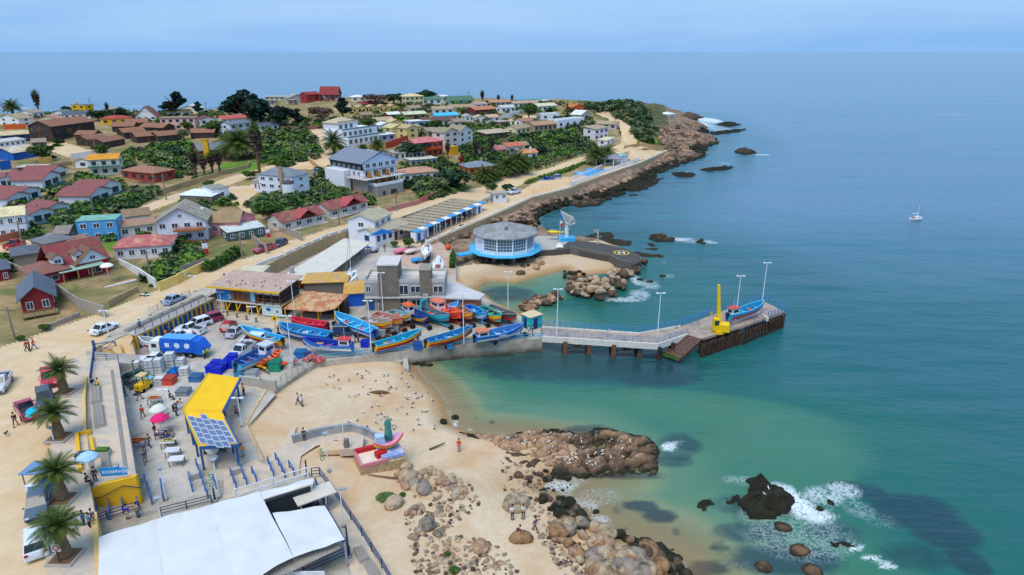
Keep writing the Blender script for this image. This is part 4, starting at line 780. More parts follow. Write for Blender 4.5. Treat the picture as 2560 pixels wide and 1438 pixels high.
for i in range(7):
    a_=f0+ax*(Ln*(.02+i*.14))+nrm*2.4; b_=a_+ax*2.6; slat_bench([proj((a_.x,a_.y,ZR)),proj((b_.x,b_.y,ZR))],ZR+.08,'weathered slatted bench in the row above the blue doors, '+('first','second','third','fourth','fifth','sixth','seventh')[i]+' from the left',.8,'slatted benches above the storage doors')
sheet('pavement',[(235,872),(330,830),(560,722),(600,700),(590,690),(545,700),(400,770),(290,822)],ZR,asph('pavement_concrete',(178,168,150),(200,188,166),(166,156,140)),lift=.03)
# low yellow ramp wall and gate
tw([(240,880),(300,872),(335,862)],ZR-.6,.4,1.8,[4.0,3.9,4.6],'low_wall',YW,'yellow ramp wall curving round beside the blue gate','low wall')
t=thing('gate','blue swing gate with crossed braces at the harbour entrance','gate',P(240,888,3.8)); g1=P(293,882,3.6)-P(240,888,3.8); b=MB()
for s in(0,1): b.beam(g1*s,g1*s+Vector((0,0,1.9)),.14)
for z in(.1,1.85): b.beam(Vector((0,0,z)),g1+Vector((0,0,z)),.1)
b.beam(Vector((0,0,.1)),g1+Vector((0,0,1.85)),.07); b.beam(Vector((0,0,1.85)),g1+Vector((0,0,.1)),.07); b.build('frame',BL,t); MB().beam((0,0,-1),(0,0,2.4),.3).build('post',BL,t)
# the access ramp
ramp=[P(215,878,ZR),P(290,884,3.9),P(380,890,2.5),P(372,915,2.5),P(300,908,3.9),P(215,905,ZR)]
b=MB(); b.add([(p.x,p.y,p.z+.06) for p in ramp]+[(p.x,p.y,1.5) for p in ramp],[(0,1,4,5)[::-1],(1,2,3,4)[::-1],(0,6,7,1),(1,7,8,2),(2,8,9,3),(3,9,10,4),(4,10,11,5),(5,11,6,0)]); struct(b.build('access_ramp',AS))
# stone wall between road and boatyard
STW=M((178,150,112),.95,.35,2.2,bump=.8)
pts=wl([(596,702),(690,653),(760,620),(825,592),(925,562),(990,546),(1080,526),(1180,505)],ZR); c=pts[0]; q=[(x-c[0],y-c[1]) for x,y in pts]
t=thing('stone_wall','long rubble stone retaining wall between the dirt road and the boatyard','wall',(c[0],c[1],0)); wall(q,.9,1.2,[5.1,5.2,5.2,5.1,4.9,4.8,4.6,4.2]).build('wall',STW,t)
rs=resample([Vector((a,b_,0)) for a,b_ in q[1:5]],3.2)
for i,v in enumerate(rs[:-1]): v2=rs[i+1]; MB().beam(v+Vector((0,0,5.45)),v+(v2-v)*.72+Vector((0,0,5.45)),.3,.5).build('white_panel',M((206,208,208),.8,.1),t)
# parapet along the shore
pp=[(1062,612),(1120,586),(1230,540),(1330,495),(1425,471),(1500,443),(1600,408),(1668,378)]
zz=[2.9,3.2,3.9,4.1,4.2,4.3,4.4,4.4]; pts=[tuple(P(a,b_,z)[:2]) for (a,b_),z in zip(pp,zz)]; c=pts[0]; q=[(x-c[0],y-c[1]) for x,y in pts]
t=thing('sea_wall','stone sea wall with white coping from the round building to the swimming pool','sea wall',(c[0],c[1],0)); wall(q,1.0,-.5,[z+.25 for z in zz]).build('wall',M((182,156,122),.95,.3,2,bump=.6),t)
wall(offs(q,.2),.35,[z+.25 for z in zz],[z+.55 for z in zz]).build('coping',M((224,222,216),.8,.08),t)
# fences and pool
PW=M((226,228,230),.6,.05)
railing([tuple(P(a,b_,4.6)[:2]) for a,b_ in[(1425,468),(1500,438),(1597,402)]],4.7,1.2,PW,'long white picket railing on the sea side of the swimming pool',step=.8,rails=2,th=.14)
railing([tuple(G(a,b_)[:2]) for a,b_ in[(1430,452),(1480,430),(1505,414),(1545,412)]],4.6,1.1,PW,'white picket railing behind the swimming pool',step=.8,rails=2,th=.14)
pz=4.85; pl=wl([(1425,452),(1478,426),(1500,416),(1590,404),(1560,420),(1500,440),(1440,462)],pz); struct(MB().prism(pl,3,pz).build('pool_deck',M((206,178,150),.9,.1,1)))
pool=thing('swimming_pool','curved swimming pool of bright blue water beside the sea wall','swimming pool',P(1478,429,pz)); o_=P(1478,429,pz); pw=wl([(1434,432),(1447,429),(1463,428),(1466,421),(1485,419),(1505,420),(1518,425),(1510,431),(1498,434),(1492,439),(1468,441),(1452,437)],pz)
MB().prism([(x-o_.x,y-o_.y) for x,y in pw],-.6,.03).build('water',M((44,160,222),.08,.12,.8,spec=.5),pool); MB().prism([(x-o_.x,y-o_.y) for x,y in offs(pw+pw[:1],-.4)],-.65,.015).build('rim',M((226,226,222),.8,.05),pool)
t=thing('pavilion','grey tented roof pavilion on white posts beside the pool','pavilion',G(1520,412)); roofmesh('hip',11,6,2.6,1.2,.2).build('roof',M((134,136,146),.8,.08),t)
for x in(-5,-1.7,1.7,5):
    for y in(-2.6,2.6): MB().box((x,y,1.3),(.3,.3,2.6)).build('post',PW,t)
house((1546,407),(1570,402),5,2.8,'plain white pool house with green roof edge behind the pavilion','pool house','flat',(140,190,170),(226,228,232),nw=0,sides=False)
# open shelters: storage row by the sea road (blue and white ends)
a_,b_=P(1028,604,3.0),P(1205,524,3.7); ax=(b_-a_).normalized(); n=Vector((-ax.y,ax.x,0)); Ln=(b_-a_).length; rz=math.atan2(ax.y,ax.x)
t=thing('boat_store','long row of open boat sheds under one grey ribbed roof with blue and white ends','boat store',(a_.x,a_.y,3.0),rz); nb=13; RT=M((170,154,128),.9,.12,1.5,alt=(150,136,112));
for i in range(nb):
    x0,x1=Ln*i/nb,Ln*(i+1)/nb; dz=.7*(x0/Ln); m=[M((72,150,200),.8,.08),M((226,228,230),.8,.05)][i%2]
    r=MB(); r.loft([[(x0,0,2.5+dz),(x1,0,2.35+dz),(x1,0,2.5+dz),(x0,0,2.7+dz)],[(x0,9.5,2.6+dz),(x1,9.5,2.45+dz),(x1,9.5,2.6+dz),(x0,9.5,2.8+dz)]]); r.build('roof_bay',RT,t)
    r=MB(); r.loft([[(x0+.1,-1.5,2.32+dz),(x1,-1.5,2.2+dz),(x1,-1.5,2.35+dz),(x0+.1,-1.5,2.5+dz)],[(x0+.1,-.01,2.56+dz),(x1,-.01,2.4+dz),(x1,-.01,2.56+dz),(x0+.1,-.01,2.74+dz)]]); r.build('canopy',m,t)
    MB().box((x0+.1,-1.3,1.1+dz),(.16,.16,2.6)).build('post',PW,t)
    if i in(0,1,11): MB().box(((x0+x1)/2,-.6,1.15+dz),(x1-x0-.3,1.6,2.3)).build('hut_front',M((226,228,230),.8,.05),t); MB().box(((x0+x1)/2,-1.43,1.0+dz),(1.3,.08,1.9)).build('door',M((30,90,170),.7,.1),t)
MB().box((Ln/2,9.2,1.2),(Ln,.3,4)).build('back_wall',M((120,110,98),.9,.2,2),t)
BC=[(36,70,120),(90,110,130),(180,180,184),(120,130,140),(150,60,60),(60,90,140),(170,176,180),(50,60,100),(110,116,120)]
def cov(px,py,z,L_,c,label,rz=0,name='covered_boat',wd=1.7,group=None,ht=1.1):
    t=thing(name,label,'boat',P(px,py,z),rz,group); rr=[]
    for k in range(9):
        u=k/8; e=max(.05,math.sin(PI*min(u*1.15+.12,1))**.6 if u<.8 else (1-u)/.2*.85+.04); rr.append([(L_*(u-.5),wd/2*e*cos(2*PI*j/10),.75+ht*.45*e*sin(2*PI*j/10)+(.1*u*u)) for j in range(10)])
    MB().loft(rr).build('hull',M(c,.5,.1),t,smooth=True); b=MB(); b.beam((-L_*.3,0,.25),(L_*.65,0,.3),.12); b.beam((-L_*.15,-wd*.5,.25),(-L_*.15,wd*.5,.25),.12)
    tr=b.build('cradle',M((90,84,80),.7,.15),t)
    for s in(-1,1): MB().tube((-L_*.15,s*wd*.5-.08,.28),(-L_*.15,s*wd*.5+.08,.28),.28,.28,10).build('wheel',M((30,30,32),.9,.1),t)
    return t
for i in range(9):
    p=a_+ax*(Ln*(i+2.5)/nb)+n*.8; q=proj((p.x,p.y,3.3)); cov(q[0],q[1],3.2+.06*i,4,BC[i],'dinghy on a cradle inside bay '+('three','four','five','six','seven','eight','nine','ten','eleven')[i]+' of the long boat store',rz-R(90),group='dinghies inside the long boat store')
# club house
house((940,616),(1024,588),7,3.6,'long white single storey club wing with blue doors in the boatyard','club house','gx',(172,160,136),(230,232,234),nw=6,rh=1.3,z=2.6,door=3,fr=M((40,100,180),.6,.1))
house((938,600),(980,578),9,5.4,'white club house with two tan gable roofs and bright blue gable','club house','gx',(178,166,138),(226,228,232),fl=2,nw=3,rh=1.8,z=3.6)
MBt=thing('gable_board','bright blue triangular gable board on the white club house','gable board',P(955,585,6.0),R(28)); q=MB(); q.loft([[(-3.2,y,0),(3.2,y,0),(0,y,1.3)] for y in(-.3,0)]); q.build('board',M((30,120,200),.7,.08),MBt)
house((1234,503),(1268,500),4,2.6,'small white gatehouse with flat tan roof beside the blue gate','gatehouse','flat',(176,164,140),(220,224,228),nw=2,z=3.9)
railing(wl([(1206,512),(1236,500)],4),3.9,1.7,BL,'blue barred entrance gate beside the gatehouse',step=.3,rails=2,name='gate',cat='gate')
# boatyard canopy
cp_=[P(690,700,5.0),P(803,700,5.0),P(925,607,5.0),P(860,594,5.2)]; c=cp_[0]; t=thing('boat_canopy','huge pale flat canopy over the dinghies below the stone wall','canopy',(c.x,c.y,ZQ)); q=[(p.x-c.x,p.y-c.y) for p in cp_]
MB().prism(q,2.45,2.62).build('roof',M((208,200,184),.85,.08,.4),t); b=MB()
for f in(0,.2,.4,.6,.8,.97): x=q[1][0]*(1-f)+q[2][0]*f; y=q[1][1]*(1-f)+q[2][1]*f; MB().box((x-.4,y+.2,1.22),(.14,.14,2.44)).build('post',M((120,100,80),.8,.1),t)
KY=[((768,700),(96,110,128),'slate grey covered dinghy under the front corner of the canopy'),((795,684),(190,194,196),'pale grey dinghy under the canopy edge'),((822,670),(232,160,30),'orange yellow covered dinghy under the canopy edge'),((836,657),(40,140,100),'green covered dinghy under the canopy edge'),((854,650),(214,216,216),'small white dinghy behind the green one'),((882,640),(30,110,200),'bright blue covered boat, lower of two at the canopy end'),((904,628),(30,90,190),'bright blue covered boat, upper of two at the canopy end')]
for (x,y),c_,l in KY: cov(x,y,ZQ,4.6,c_,l,R(12))
cov(842,700,ZQ,3.0,(120,200,80),'lime green kayak among the tarpaulins in the yard',R(50),wd=.9,ht=.7); cov(815,703,ZQ,4.2,(188,204,206),'pale grey tarpaulin covered dinghy in front of the canopy',R(-8))
cov(1007,634,ZQ,4.4,(224,110,140),'pink inflatable dinghy on a trailer in the yard',R(28)); cov(1034,634,ZQ,4.6,(214,204,190),'cream hulled speedboat on a trailer in the yard',R(40)); cov(937,630,ZQ,3,(170,176,180),'grey motorboat on a trailer by the club doors',R(70)); cov(1047,657,ZQ,3.4,(50,150,210),'light blue tarpaulin covered dinghy behind the grey building',R(10))
def yacht(bow,stern,z,label,mast_top,hullc=(232,234,236),keel=True,mx=.45,bm=2.4,lift=1.3,boomc=(230,230,226),float_=False):
    a_,b_=P(bow[0],bow[1],z+lift+1),P(stern[0],stern[1],z+lift+1); L_=(a_-b_).length; rz=math.atan2((a_-b_).y,(a_-b_).x); c=(a_+b_)/2
    t=thing('sailing_yacht',label,'yacht',(c.x,c.y,z),rz); rr=[]
    for k in range(11):
        u=k/10; e=(.62+.38*math.sin(PI*min(u*1.25,1)*.9))*(1-max(0,(u-.45)/.55)**2.2)+.02; zz=1.0+.25*u*u; rr.append([(L_*(u-.5),-bm/2*e,lift+zz),(L_*(u-.5),-bm/2*e*.8,lift+.45),(L_*(u-.5),0,lift+.05+.5*max(0,u-.6)),(L_*(u-.5),bm/2*e*.8,lift+.45),(L_*(u-.5),bm/2*e,lift+zz)])
    MB().loft(rr,closed=False,cap=True).build('hull',M(hullc,.35,.04),t,smooth=False)
    b=MB()
    for k in range(10): p,q=rr[k],rr[k+1]; b.add([p[0],p[4],q[4],q[0]],[(0,3,2,1)])
    b.build('deck',M((222,222,216),.6,.05),t)
    b=MB(); b.box((L_*.05,0,lift+1.35),(L_*.32,bm*.5,.5),tx=.8,ty=.8); cb=b.build('cabin',M((230,232,234),.5,.04),t); MB().box((L_*.05,0,lift+1.38),(L_*.22,bm*.53,.14)).build('windows',GLASS,cb)
    MB().box((-L_*.28,0,lift+1.12),(L_*.22,bm*.45,.1)).build('cockpit',M((150,80,60),.8,.1),t)
    mb_=Vector((c.x,c.y,z+lift+1.2)); H_=hgt(mb_,mast_top); MB().tube((L_*.08,0,lift+1.2),(L_*.08,0,lift+1.2+H_),.08,.05,6).build('mast',M((206,208,210),.4,.05),t); MB().beam((L_*.08,0,lift+2.4),(-L_*.4,0,lift+2.3),.16).build('boom',M(boomc,.6,.05),t)
    b=MB();
    for e in((L_*.48,0),(-L_*.48,0),(L_*.08,bm*.45),(L_*.08,-bm*.45)): b.beam((e[0],e[1],lift+1.2),(L_*.08,0,lift+1.1+H_),.025)
    b.build('rigging',M((120,124,130),.5,.05),t)
    if keel: MB().box((0,0,lift*.5),(1.3,.16,lift+.3)).build('keel',M((50,60,80),.6,.1),t); b=MB(); b.box((0,0,.12),(L_*.5,1.6,.16)); [b.beam((x_,s*.8,.1),(x_,s*bm*.35,lift+.4),.09) for x_ in(-L_*.2,L_*.2) for s in(-1,1)]; b.build('cradle',M((60,60,64),.7,.1),t)
    return t
yacht((890,676),(862,706),ZQ,'white sailing yacht on a stand in the middle of the yard',596,lift=1.4); yacht((1062,642),(1068,610),ZQ,'white sailing yacht, bow towards the viewer, left of the pair by the grey building',520)
yacht((1096,640),(1094,676),ZQ,'white sailing yacht, stern towards the viewer, right of the pair by the grey building',540); yacht((2306,545),(2276,545),-.9,'small white sailboat alone on the open water',499,keel=False,lift=.55,bm=2.6)
# stone hut, chimney roof hut
house((598,712),(660,712),5,2.8,'small stone hut with flat pale roof at the roadside above the restaurant','hut','flat',(206,196,166),(176,164,148),nw=1,z=ZR,ov=.2,tc_=(140,110,80))
house((700,722),(752,722),5,2.0,'little hut with tan gable roof and metal chimney pipe behind the restaurant','hut','hip',(178,122,88),(190,130,70),nw=0,sides=False,z=ZQ,base=1,ov=.5,rh=1.2,chim=(0,0,(160,160,160)))
# restaurant on posts
A,B,Cc=P(540,750,ZR),P(703,766,ZR),P(745,736,ZR); ax=(B-A); w=ax.length; rz=math.atan2(ax.y,ax.x); d=abs((Cc-B).dot(Vector((-sin(rz),cos(rz),0))))+.5
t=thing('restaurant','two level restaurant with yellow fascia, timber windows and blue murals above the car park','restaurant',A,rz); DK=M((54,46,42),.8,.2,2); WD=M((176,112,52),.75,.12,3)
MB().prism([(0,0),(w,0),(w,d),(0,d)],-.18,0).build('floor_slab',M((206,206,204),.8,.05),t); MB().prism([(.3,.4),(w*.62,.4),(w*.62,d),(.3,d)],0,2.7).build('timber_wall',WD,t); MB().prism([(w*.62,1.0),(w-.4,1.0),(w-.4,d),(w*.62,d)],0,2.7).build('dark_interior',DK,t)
r=MB(); r.loft([[(-.8,-.9,2.75),(w+.5,-.9,2.75),(w+.5,-.9,2.9),(-.8,-.9,2.9)],[(-.8,d+.4,3.3),(w+.5,d+.4,3.3),(w+.5,d+.4,3.45),(-.8,d+.4,3.45)]]); ro=r.build('roof',M((186,160,142),.9,.12,2,alt=(170,140,122)),t)
MB().box((w/2-.15,-.95,2.78),(w+1.4,.12,.34)).build('fascia',YW,t); MB().box((w+.05,d/2,-.05),(.1,d,.3)).build('side_beam',YW,t)
MB().box((1.55,.33,1.35),(2.9,.1,2.4)).build('mural',M((40,130,190),.7,.3,.9,alt=(220,226,230),altf=.6),t); MB().box((w*.57,.33,1.3),(1.1,.1,2.2)).build('mural_panel',M((140,204,224),.7,.15,1.5,alt=(30,110,180),altf=.66),t)
for i in range(5): window(t,3.9+i*1.05,.38,1.25,0,.8,1.9,WD)
for i in range(4): MB().box((w*.62+i*(w*.37/3),.06,1.4),(.16,.16,2.7)).build('corner_post',M((110,76,56),.8,.1),t)
for i in range(3): x_=w*.62+(i+.5)*(w*.37/3); MB().box((x_,.06,2.25),(w*.37/3-.2,.06,.7)).build('blind',M((206,202,200),.8,.06),t)
b=MB(); [b.beam((w*.62,.05,z),(w-.1,.05,z),.07) for z in(.5,1.0)]; [b.beam((w-.1,.05,z),(w-.1,d,z),.07) for z in(.5,1.0)]; b.build('railing',M((140,100,80),.7,.1),t)
for i in range(4): b=MB(); b.box((1.8+i*w*.16,.3,-1.3),(.2,.2,2.3)); b.beam((1.8+i*w*.16,.3,-1.9),(1.8+i*w*.16+1.0,.3,-.2),.16); b.build('yellow_post',YW,t)
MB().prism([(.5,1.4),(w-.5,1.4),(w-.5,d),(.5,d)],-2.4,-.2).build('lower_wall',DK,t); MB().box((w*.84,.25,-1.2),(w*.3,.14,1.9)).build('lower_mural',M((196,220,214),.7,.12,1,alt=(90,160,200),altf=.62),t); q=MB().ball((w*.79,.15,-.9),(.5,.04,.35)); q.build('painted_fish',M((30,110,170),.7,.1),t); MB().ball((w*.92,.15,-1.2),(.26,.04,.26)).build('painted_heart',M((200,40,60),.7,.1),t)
# rusty shed
ps=[P(707,772,4.7),P(800,779,4.6),P(838,772,4.7),P(872,737,5.6),P(765,727,5.8)]; c=ps[0]; t=thing('shed','open shed with rusty patched tin roof on yellow posts behind the boats','shed',(c.x,c.y,ZQ))
vs=[(p.x-c.x,p.y-c.y,p.z-ZQ) for p in ps]; b=MB(); b.add(vs+[(x,y,z-.12) for x,y,z in vs],[(0,1,2,3,4),(9,8,7,6,5)]+[(i,i+5,(i+1)%5+5,(i+1)%5) for i in range(5)]); b.build('roof',M((196,160,116),.9,.25,1.6,alt=(178,104,74),altf=.5,bump=.3),t)
def rp(f,g): return [vs[0][k]*(1-f)*(1-g)+vs[2][k]*f*(1-g)+vs[3][k]*f*g+vs[4][k]*(1-f)*g for k in range(3)]
for f,g in((.02,.02),(.34,.0),(.66,.0),(.97,.02),(.97,.3),(.98,.6),(.6,.3)): p=rp(f,g); MB().beam((p[0],p[1]+.15,-.1),(p[0],p[1]+.15,p[2]-.12),.16).build('post',YW,t)
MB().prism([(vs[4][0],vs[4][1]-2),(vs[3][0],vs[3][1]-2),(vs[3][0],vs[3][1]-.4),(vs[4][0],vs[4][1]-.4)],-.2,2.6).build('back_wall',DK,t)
house((866,768),(908,765),8,3.0,'low building with ochre flat roof and one bright blue wall beside the grey building','building','flat',(206,152,64),(30,96,200),nw=0,sides=False,z=ZQ,alt=(190,166,120),base=1)
house((762,742),(868,738),7,3.2,'long ochre roofed store behind the rusty shed','store','flat',(204,156,76),(120,110,100),nw=0,sides=False,z=ZQ,base=1,alt=(170,150,120))
# grey harbour building
A,B=P(916,776,ZQ),P(1114,774,ZQ); w=(B-A).length; t=thing('harbour_office','grey two storey concrete office with two slatted timber towers and roof terraces','office',A,math.atan2((B-A).y,(B-A).x)); GC_=M((158,154,148),.95,.12,1); SL=M((140,128,114),.9,.12,1,wave=('Z',2.2,.45))
k=w/200; X=lambda px:(px-915)*k
MB().prism([(0,0),(w,0),(w,6.5),(0,6.5)],-.4,5.3).build('wall',GC_,t); MB().prism([(X(950),-.3),(X(1000),-.3),(X(1000),5),(X(950),5)],-.4,8.6).build('timber_tower',SL,t); MB().box((X(975),2.35,8.7),(50*k+.3,5.6,.25)).build('tower_roof',M((206,198,192),.85,.1),t)
MB().prism([(X(1053),-.25),(X(1081),-.25),(X(1081),3.4),(X(1053),3.4)],-.4,7.6).build('timber_tower',SL,t); MB().box((X(1067),1.6,7.66),(28*k+.2,3.8,.16)).build('tower_roof',M((150,140,122),.9,.1),t)
b=MB(); [b.box((w/2,y_,5.6),(w,.2,.6)) for y_ in(.1,6.4)]; [b.box((x_,3.25,5.6),(.2,6.1,.6)) for x_ in(.1,w-.1)]; b.build('parapet',M((190,186,180),.9,.08),t); MB().box((w/2,3.2,5.35),(w-.5,6,.1)).build('terrace',M((206,200,188),.9,.08),t)
b=MB(); [b.beam((0,-.75,z),(w,-.75,z),.06) for z in(3.1,3.6)]; [b.beam((w*i/24,-.75,2.7),(w*i/24,-.75,3.6),.05) for i in range(25)]; [b.beam((0,.1,z),(w,.1,z),.06) for z in(6.1,6.5)]; b.build('railing',M((110,110,112),.6,.1),t); MB().box((w/2,-.4,2.62),(w,.8,.16)).build('balcony_slab',M((196,192,186),.9,.08),t)
for px,ww,z in((924,.8,4.1),(1012,1.6,3.9),(1041,1.7,4.0),(1098,1.7,4.0),(1012,1.6,1.4),(1042,1.7,1.4)): window(t,X(px),0,z,0,ww,1.2 if px!=1012 else 1.8)
MB().box((X(929),-.05,1.1),(1,.12,2.1)).build('door',M((30,80,140),.6,.1),t); MB().box((X(1066),-.3,3.0),(.9,.06,.4)).build('sign',M((216,222,228),.6,.05),t)
qs=[P(1090,742,5.2),P(1200,750,4.8),P(1212,738,4.8),P(1142,706,5.2),P(1116,702,5.2)]; c=qs[0]; t=thing('annex','low brick annex with broad pale grey slab roof beside the lagoon','annex',(c.x,c.y,ZQ)); q=[(p.x-c.x,p.y-c.y) for p in qs]
MB().prism(q,2.35,2.6).build('roof',M((196,192,190),.85,.08,.6),t); cx=sum(x for x,y in q)/5; cy=sum(y for x,y in q)/5; MB().prism([(cx+(x-cx)*.86,cy+(y-cy)*.86) for x,y in q],-.3,2.35).build('wall',M((176,112,90),.9,.2,3),t)
# kiosk
t=thing('kiosk','turquoise kiosk with sand coloured flat roof at the root of the pier','kiosk',P(1329,817,ZQ),R(38)); MB().box((0,0,1.15),(2.6,2.3,2.3)).build('wall',M((30,170,180),.7,.2,2,alt=(90,200,204),altf=.6),t); MB().box((0,0,2.36),(2.9,2.6,.12)).build('roof',M((214,190,150),.85,.08),t); MB().box((-.1,-1.18,1.0),(.8,.1,1.9)).build('door',M((30,50,100),.7,.1),t); MB().box((-1.32,.1,1.0),(.06,.7,1.9)).build('shutter',M((30,50,100),.7,.1),t)
# ---- round building
cz=P(1262,645,3.0); c=Vector((cz.x,cz.y+8.1,0)); t=thing('round_building','round white glazed pavilion with grey conical roof on a sky blue platform','pavilion',(c.x,c.y,0)); N=12; ng=lambda r,z,a0=15:[(r*cos(R(a0+30*i)),r*sin(R(a0+30*i)),z) for i in range(N)]
SB=M((64,170,226),.7,.08); MB().loft([ng(7.4,2.45),ng(8.6,2.95)]).build('platform_skirt',SB,t); MB().loft([ng(8.75,2.95),ng(8.75,3.1)]).build('platform',M((84,186,232),.7,.08),t)
for i in range(8): a=R(45*i+20); MB().tube((5.8*cos(a),5.8*sin(a),-.5),(5.8*cos(a),5.8*sin(a),2.5),.5,.5,10).build('pile',M((120,110,100),.95,.2,1.5),t)
MB().loft([ng(6.9,3.1),ng(6.9,3.9)]).build('base_wall',M((226,230,234),.7,.05),t); MB().loft([ng(6.7,3.9),ng(6.7,6.9)]).build('glass_wall',M((96,120,136),.15,.2,1,spec=.6),t)
for i in range(N):
    a,b_=Vector(ng(6.92,0)[i]),Vector(ng(6.92,0)[(i+1)%N]); MB().beam(a+Vector((0,0,3.1)),a+Vector((0,0,7.0)),.34).build('pillar',PW,t)
    m=MB()
    for k_ in range(1,5): p=a+(b_-a)*k_/5; m.beam(p+Vector((0,0,3.9)),p+Vector((0,0,6.9)),.07)
    for z in(4.6,5.3,6.0,6.6): m.beam(a+Vector((0,0,z)),b_+Vector((0,0,z)),.07)
    m.build('mullions',PW,t)
p_=ng(6.95,0); a,b_=Vector(p_[6]),Vector(p_[7]); MB().beam((a+b_)/2+(a-b_)*.5+Vector((0,0,5)),(a+b_)/2-(a-b_)*.5+Vector((0,0,5)),.1,3.8).build('blank_panel',PW,t)
lp=(a+b_)/2*1.015; ang=math.atan2(lp.y,lp.x)+PI/2; text('UNION',.55,t,(lp.x,lp.y,5.4),(PI/2,0,ang),M((150,170,190),.6,.05))
MB().loft([ng(7.75,6.95),ng(7.75,7.12),ng(.6,9.4)]).build('roof',M((150,154,152),.85,.12,1.2,alt=(130,130,124),altf=.5),t); MB().box((.3,-3.6,8.4),(.7,.7,1.5)).build('flue',M((120,124,126),.6,.1),t); MB().box((0,0,9.4),(1.2,1.2,.3)).build('cap',M((130,134,136),.7,.1),t)
m=MB();
for i in range(N): a,b_=Vector(ng(8.6,0)[i]),Vector(ng(8.6,0)[(i+1)%N]); [m.beam(a+Vector((0,0,z)),b_+Vector((0,0,z)),.05) for z in(3.6,4.1)]; m.beam(a+Vector((0,0,3.1)),a+Vector((0,0,4.1)),.07)
m.build('railing',M((120,190,226),.6,.1),t)
g0,g1=P(1143,637,2.9),P(1190,628,3.0); wall([tuple(g0[:2]),tuple(g1[:2])],1.8,2.6,2.95).build('footbridge',SB); o=bpy.data.objects['footbridge']; tag(o,'short sky blue footbridge leading to the round pavilion','footbridge')
# mole
mo=wl([(1325,600),(1345,588),(1400,590),(1440,602),(1500,607),(1560,621),(1598,636),(1604,652),(1582,663),(1548,655),(1524,641),(1500,637),(1425,622),(1385,626),(1340,628)],2.2)
struct(MB().prism(mo,-2,2.2).build('mole',ground_mat('mole_stone',(70,68,66),(98,92,88),(84,80,74),s1=3,s2=.4,bump=.4,wet=(0,.9,(60,54,46))))); sheet('mole_concrete',[(1328,600),(1346,589),(1400,591),(1428,600),(1410,612),(1385,624),(1342,626)],2.2,CO)
tw([(1424,621),(1500,636),(1524,640),(1546,654),(1580,662)],2.2,.5,-1,2.75,'mole_wall',M((104,98,92),.95,.2,2),'dark stone parapet around the sand pocket side of the mole','parapet')
hp=P(1554,632,2.2); t=thing('helipad_marking','white letter H inside a yellow ring painted on the mole','road marking',(hp.x,hp.y,2.21)); b=MB()
for i in range(24): a0,a1=2*PI*i/24,2*PI*(i+1)/24; b.add([(1.9*cos(a0),1.9*sin(a0),.0),(1.9*cos(a1),1.9*sin(a1),.0),(1.55*cos(a1),1.55*sin(a1),.0),(1.55*cos(a0),1.55*sin(a0),.0)],[(0,1,2,3)[::-1]])
b.build('ring',M((226,180,40),.9,.15,3),t); b=MB(); b.box((-.6,0,0),(.3,1.8,.02)); b.box((.6,0,0),(.3,1.8,.02)); b.box((0,0,0),(.9,.3,.02)); b.build('letter',M((226,226,222),.9,.1,3),t)
# white crane with yellow boat
cb=P(1416,601,2.2); t=thing('crane','white column crane with rusty lattice jib on a sky blue base','crane',cb); MB().box((0,0,.45),(4,3,.9)).build('base',SB,t); H_=hgt(cb,556); MB().tube((0,0,.9),(0,0,H_),.55,.45,12).build('column',M((220,218,212),.6,.12,2,alt=(170,130,96),altf=.66),t)
tipx=(P(1402,531,2.2).x); jt=hgt(cb,530); b=MB(); A_=Vector((-1.6,0,jt+.2)); B_=Vector((0,0,H_-.6)); D_=Vector((2.0,0,H_-.2)); E_=Vector((1.6,0,H_+1.2));
for y in(-.45,.45):
    o=Vector((0,y,0)); [b.beam(p+o,q+o,.16) for p,q in((A_,B_),(A_,E_),(B_,D_),(E_,D_),(B_,E_))]; [b.beam(A_.lerp(B_,f)+o,A_.lerp(E_,f+.1)+o,.1) for f in(.2,.35,.5,.65,.8)]
b.build('jib',M((214,206,196),.6,.15,2,alt=(180,140,100),altf=.62),t); MB().box((-1.5,0,jt-1),(.7,.6,1.0)).build('hook_block',M((40,120,180),.6,.1),t); MB().beam((-1.5,0,jt),(-1.5,0,3.2),.05).build('cable',GR,t)
yb=cov(1396,585,2.2,4.4,(236,196,20),'bright yellow rescue boat hanging from the white crane',R(-12),name='rescue_boat',wd=1.5,ht=.8); [bpy.data.objects.remove(k) for k in kids(yb) if k.name.startswith(('cradle','wheel'))]; yb.location=(cb.x-2.6,cb.y,cb.z+1.4); MB().box((-1.9,0,.7),(.4,.4,.8)).build('motor',M((40,40,44),.6,.1),yb)
cb=P(1494,611,2.2); t=thing('davit','small rusty white davit crane on the dark mole','davit',cb); H_=hgt(cb,574); b=MB(); b.tube((0,0,0),(0,0,H_),.2,.16,8); b.beam((0,0,H_),(-1.1,0,H_-.4),.14); b.beam((0,0,H_-1),(-.8,0,H_-.4),.1); b.build('column',M((214,196,176),.7,.2,3,alt=(190,130,60),altf=.6),t)
def flag(px,py,tpy,z,label,base=False,fy=.8,cond=True,grp=None,sz=1.5):
    b0=P(px,py,z) if z is not None else G(px,py); h=hgt(b0,tpy); t=thing('flagpole',label,'flagpole',b0,0,grp); MB().tube((0,0,0),(0,0,h),.07,.05,6).build('pole',PW,t); W_,Hh=sz*.35,sz
    if base: MB().box((0,0,.35),(1.8,1.8,.7),tx=.4,ty=.4).build('plinth',PW,t)
    fl=MB(); fl.box((W_*.6,0,h-Hh*.75-.3),(W_,.1,Hh*.5),rz=.3); f=fl.build('flag_red',M((206,32,40),.8,.08),t); MB().box((W_*.6,0,h-Hh*.3-.3),(W_,.1,Hh*.4),rz=.3).build('flag_white',M((232,232,236),.8,.05),t); MB().box((W_*.35,-.01,h-.35),(W_*.5,.13,.35),rz=.3).build('flag_blue',M((30,60,150),.8,.05),t); return t
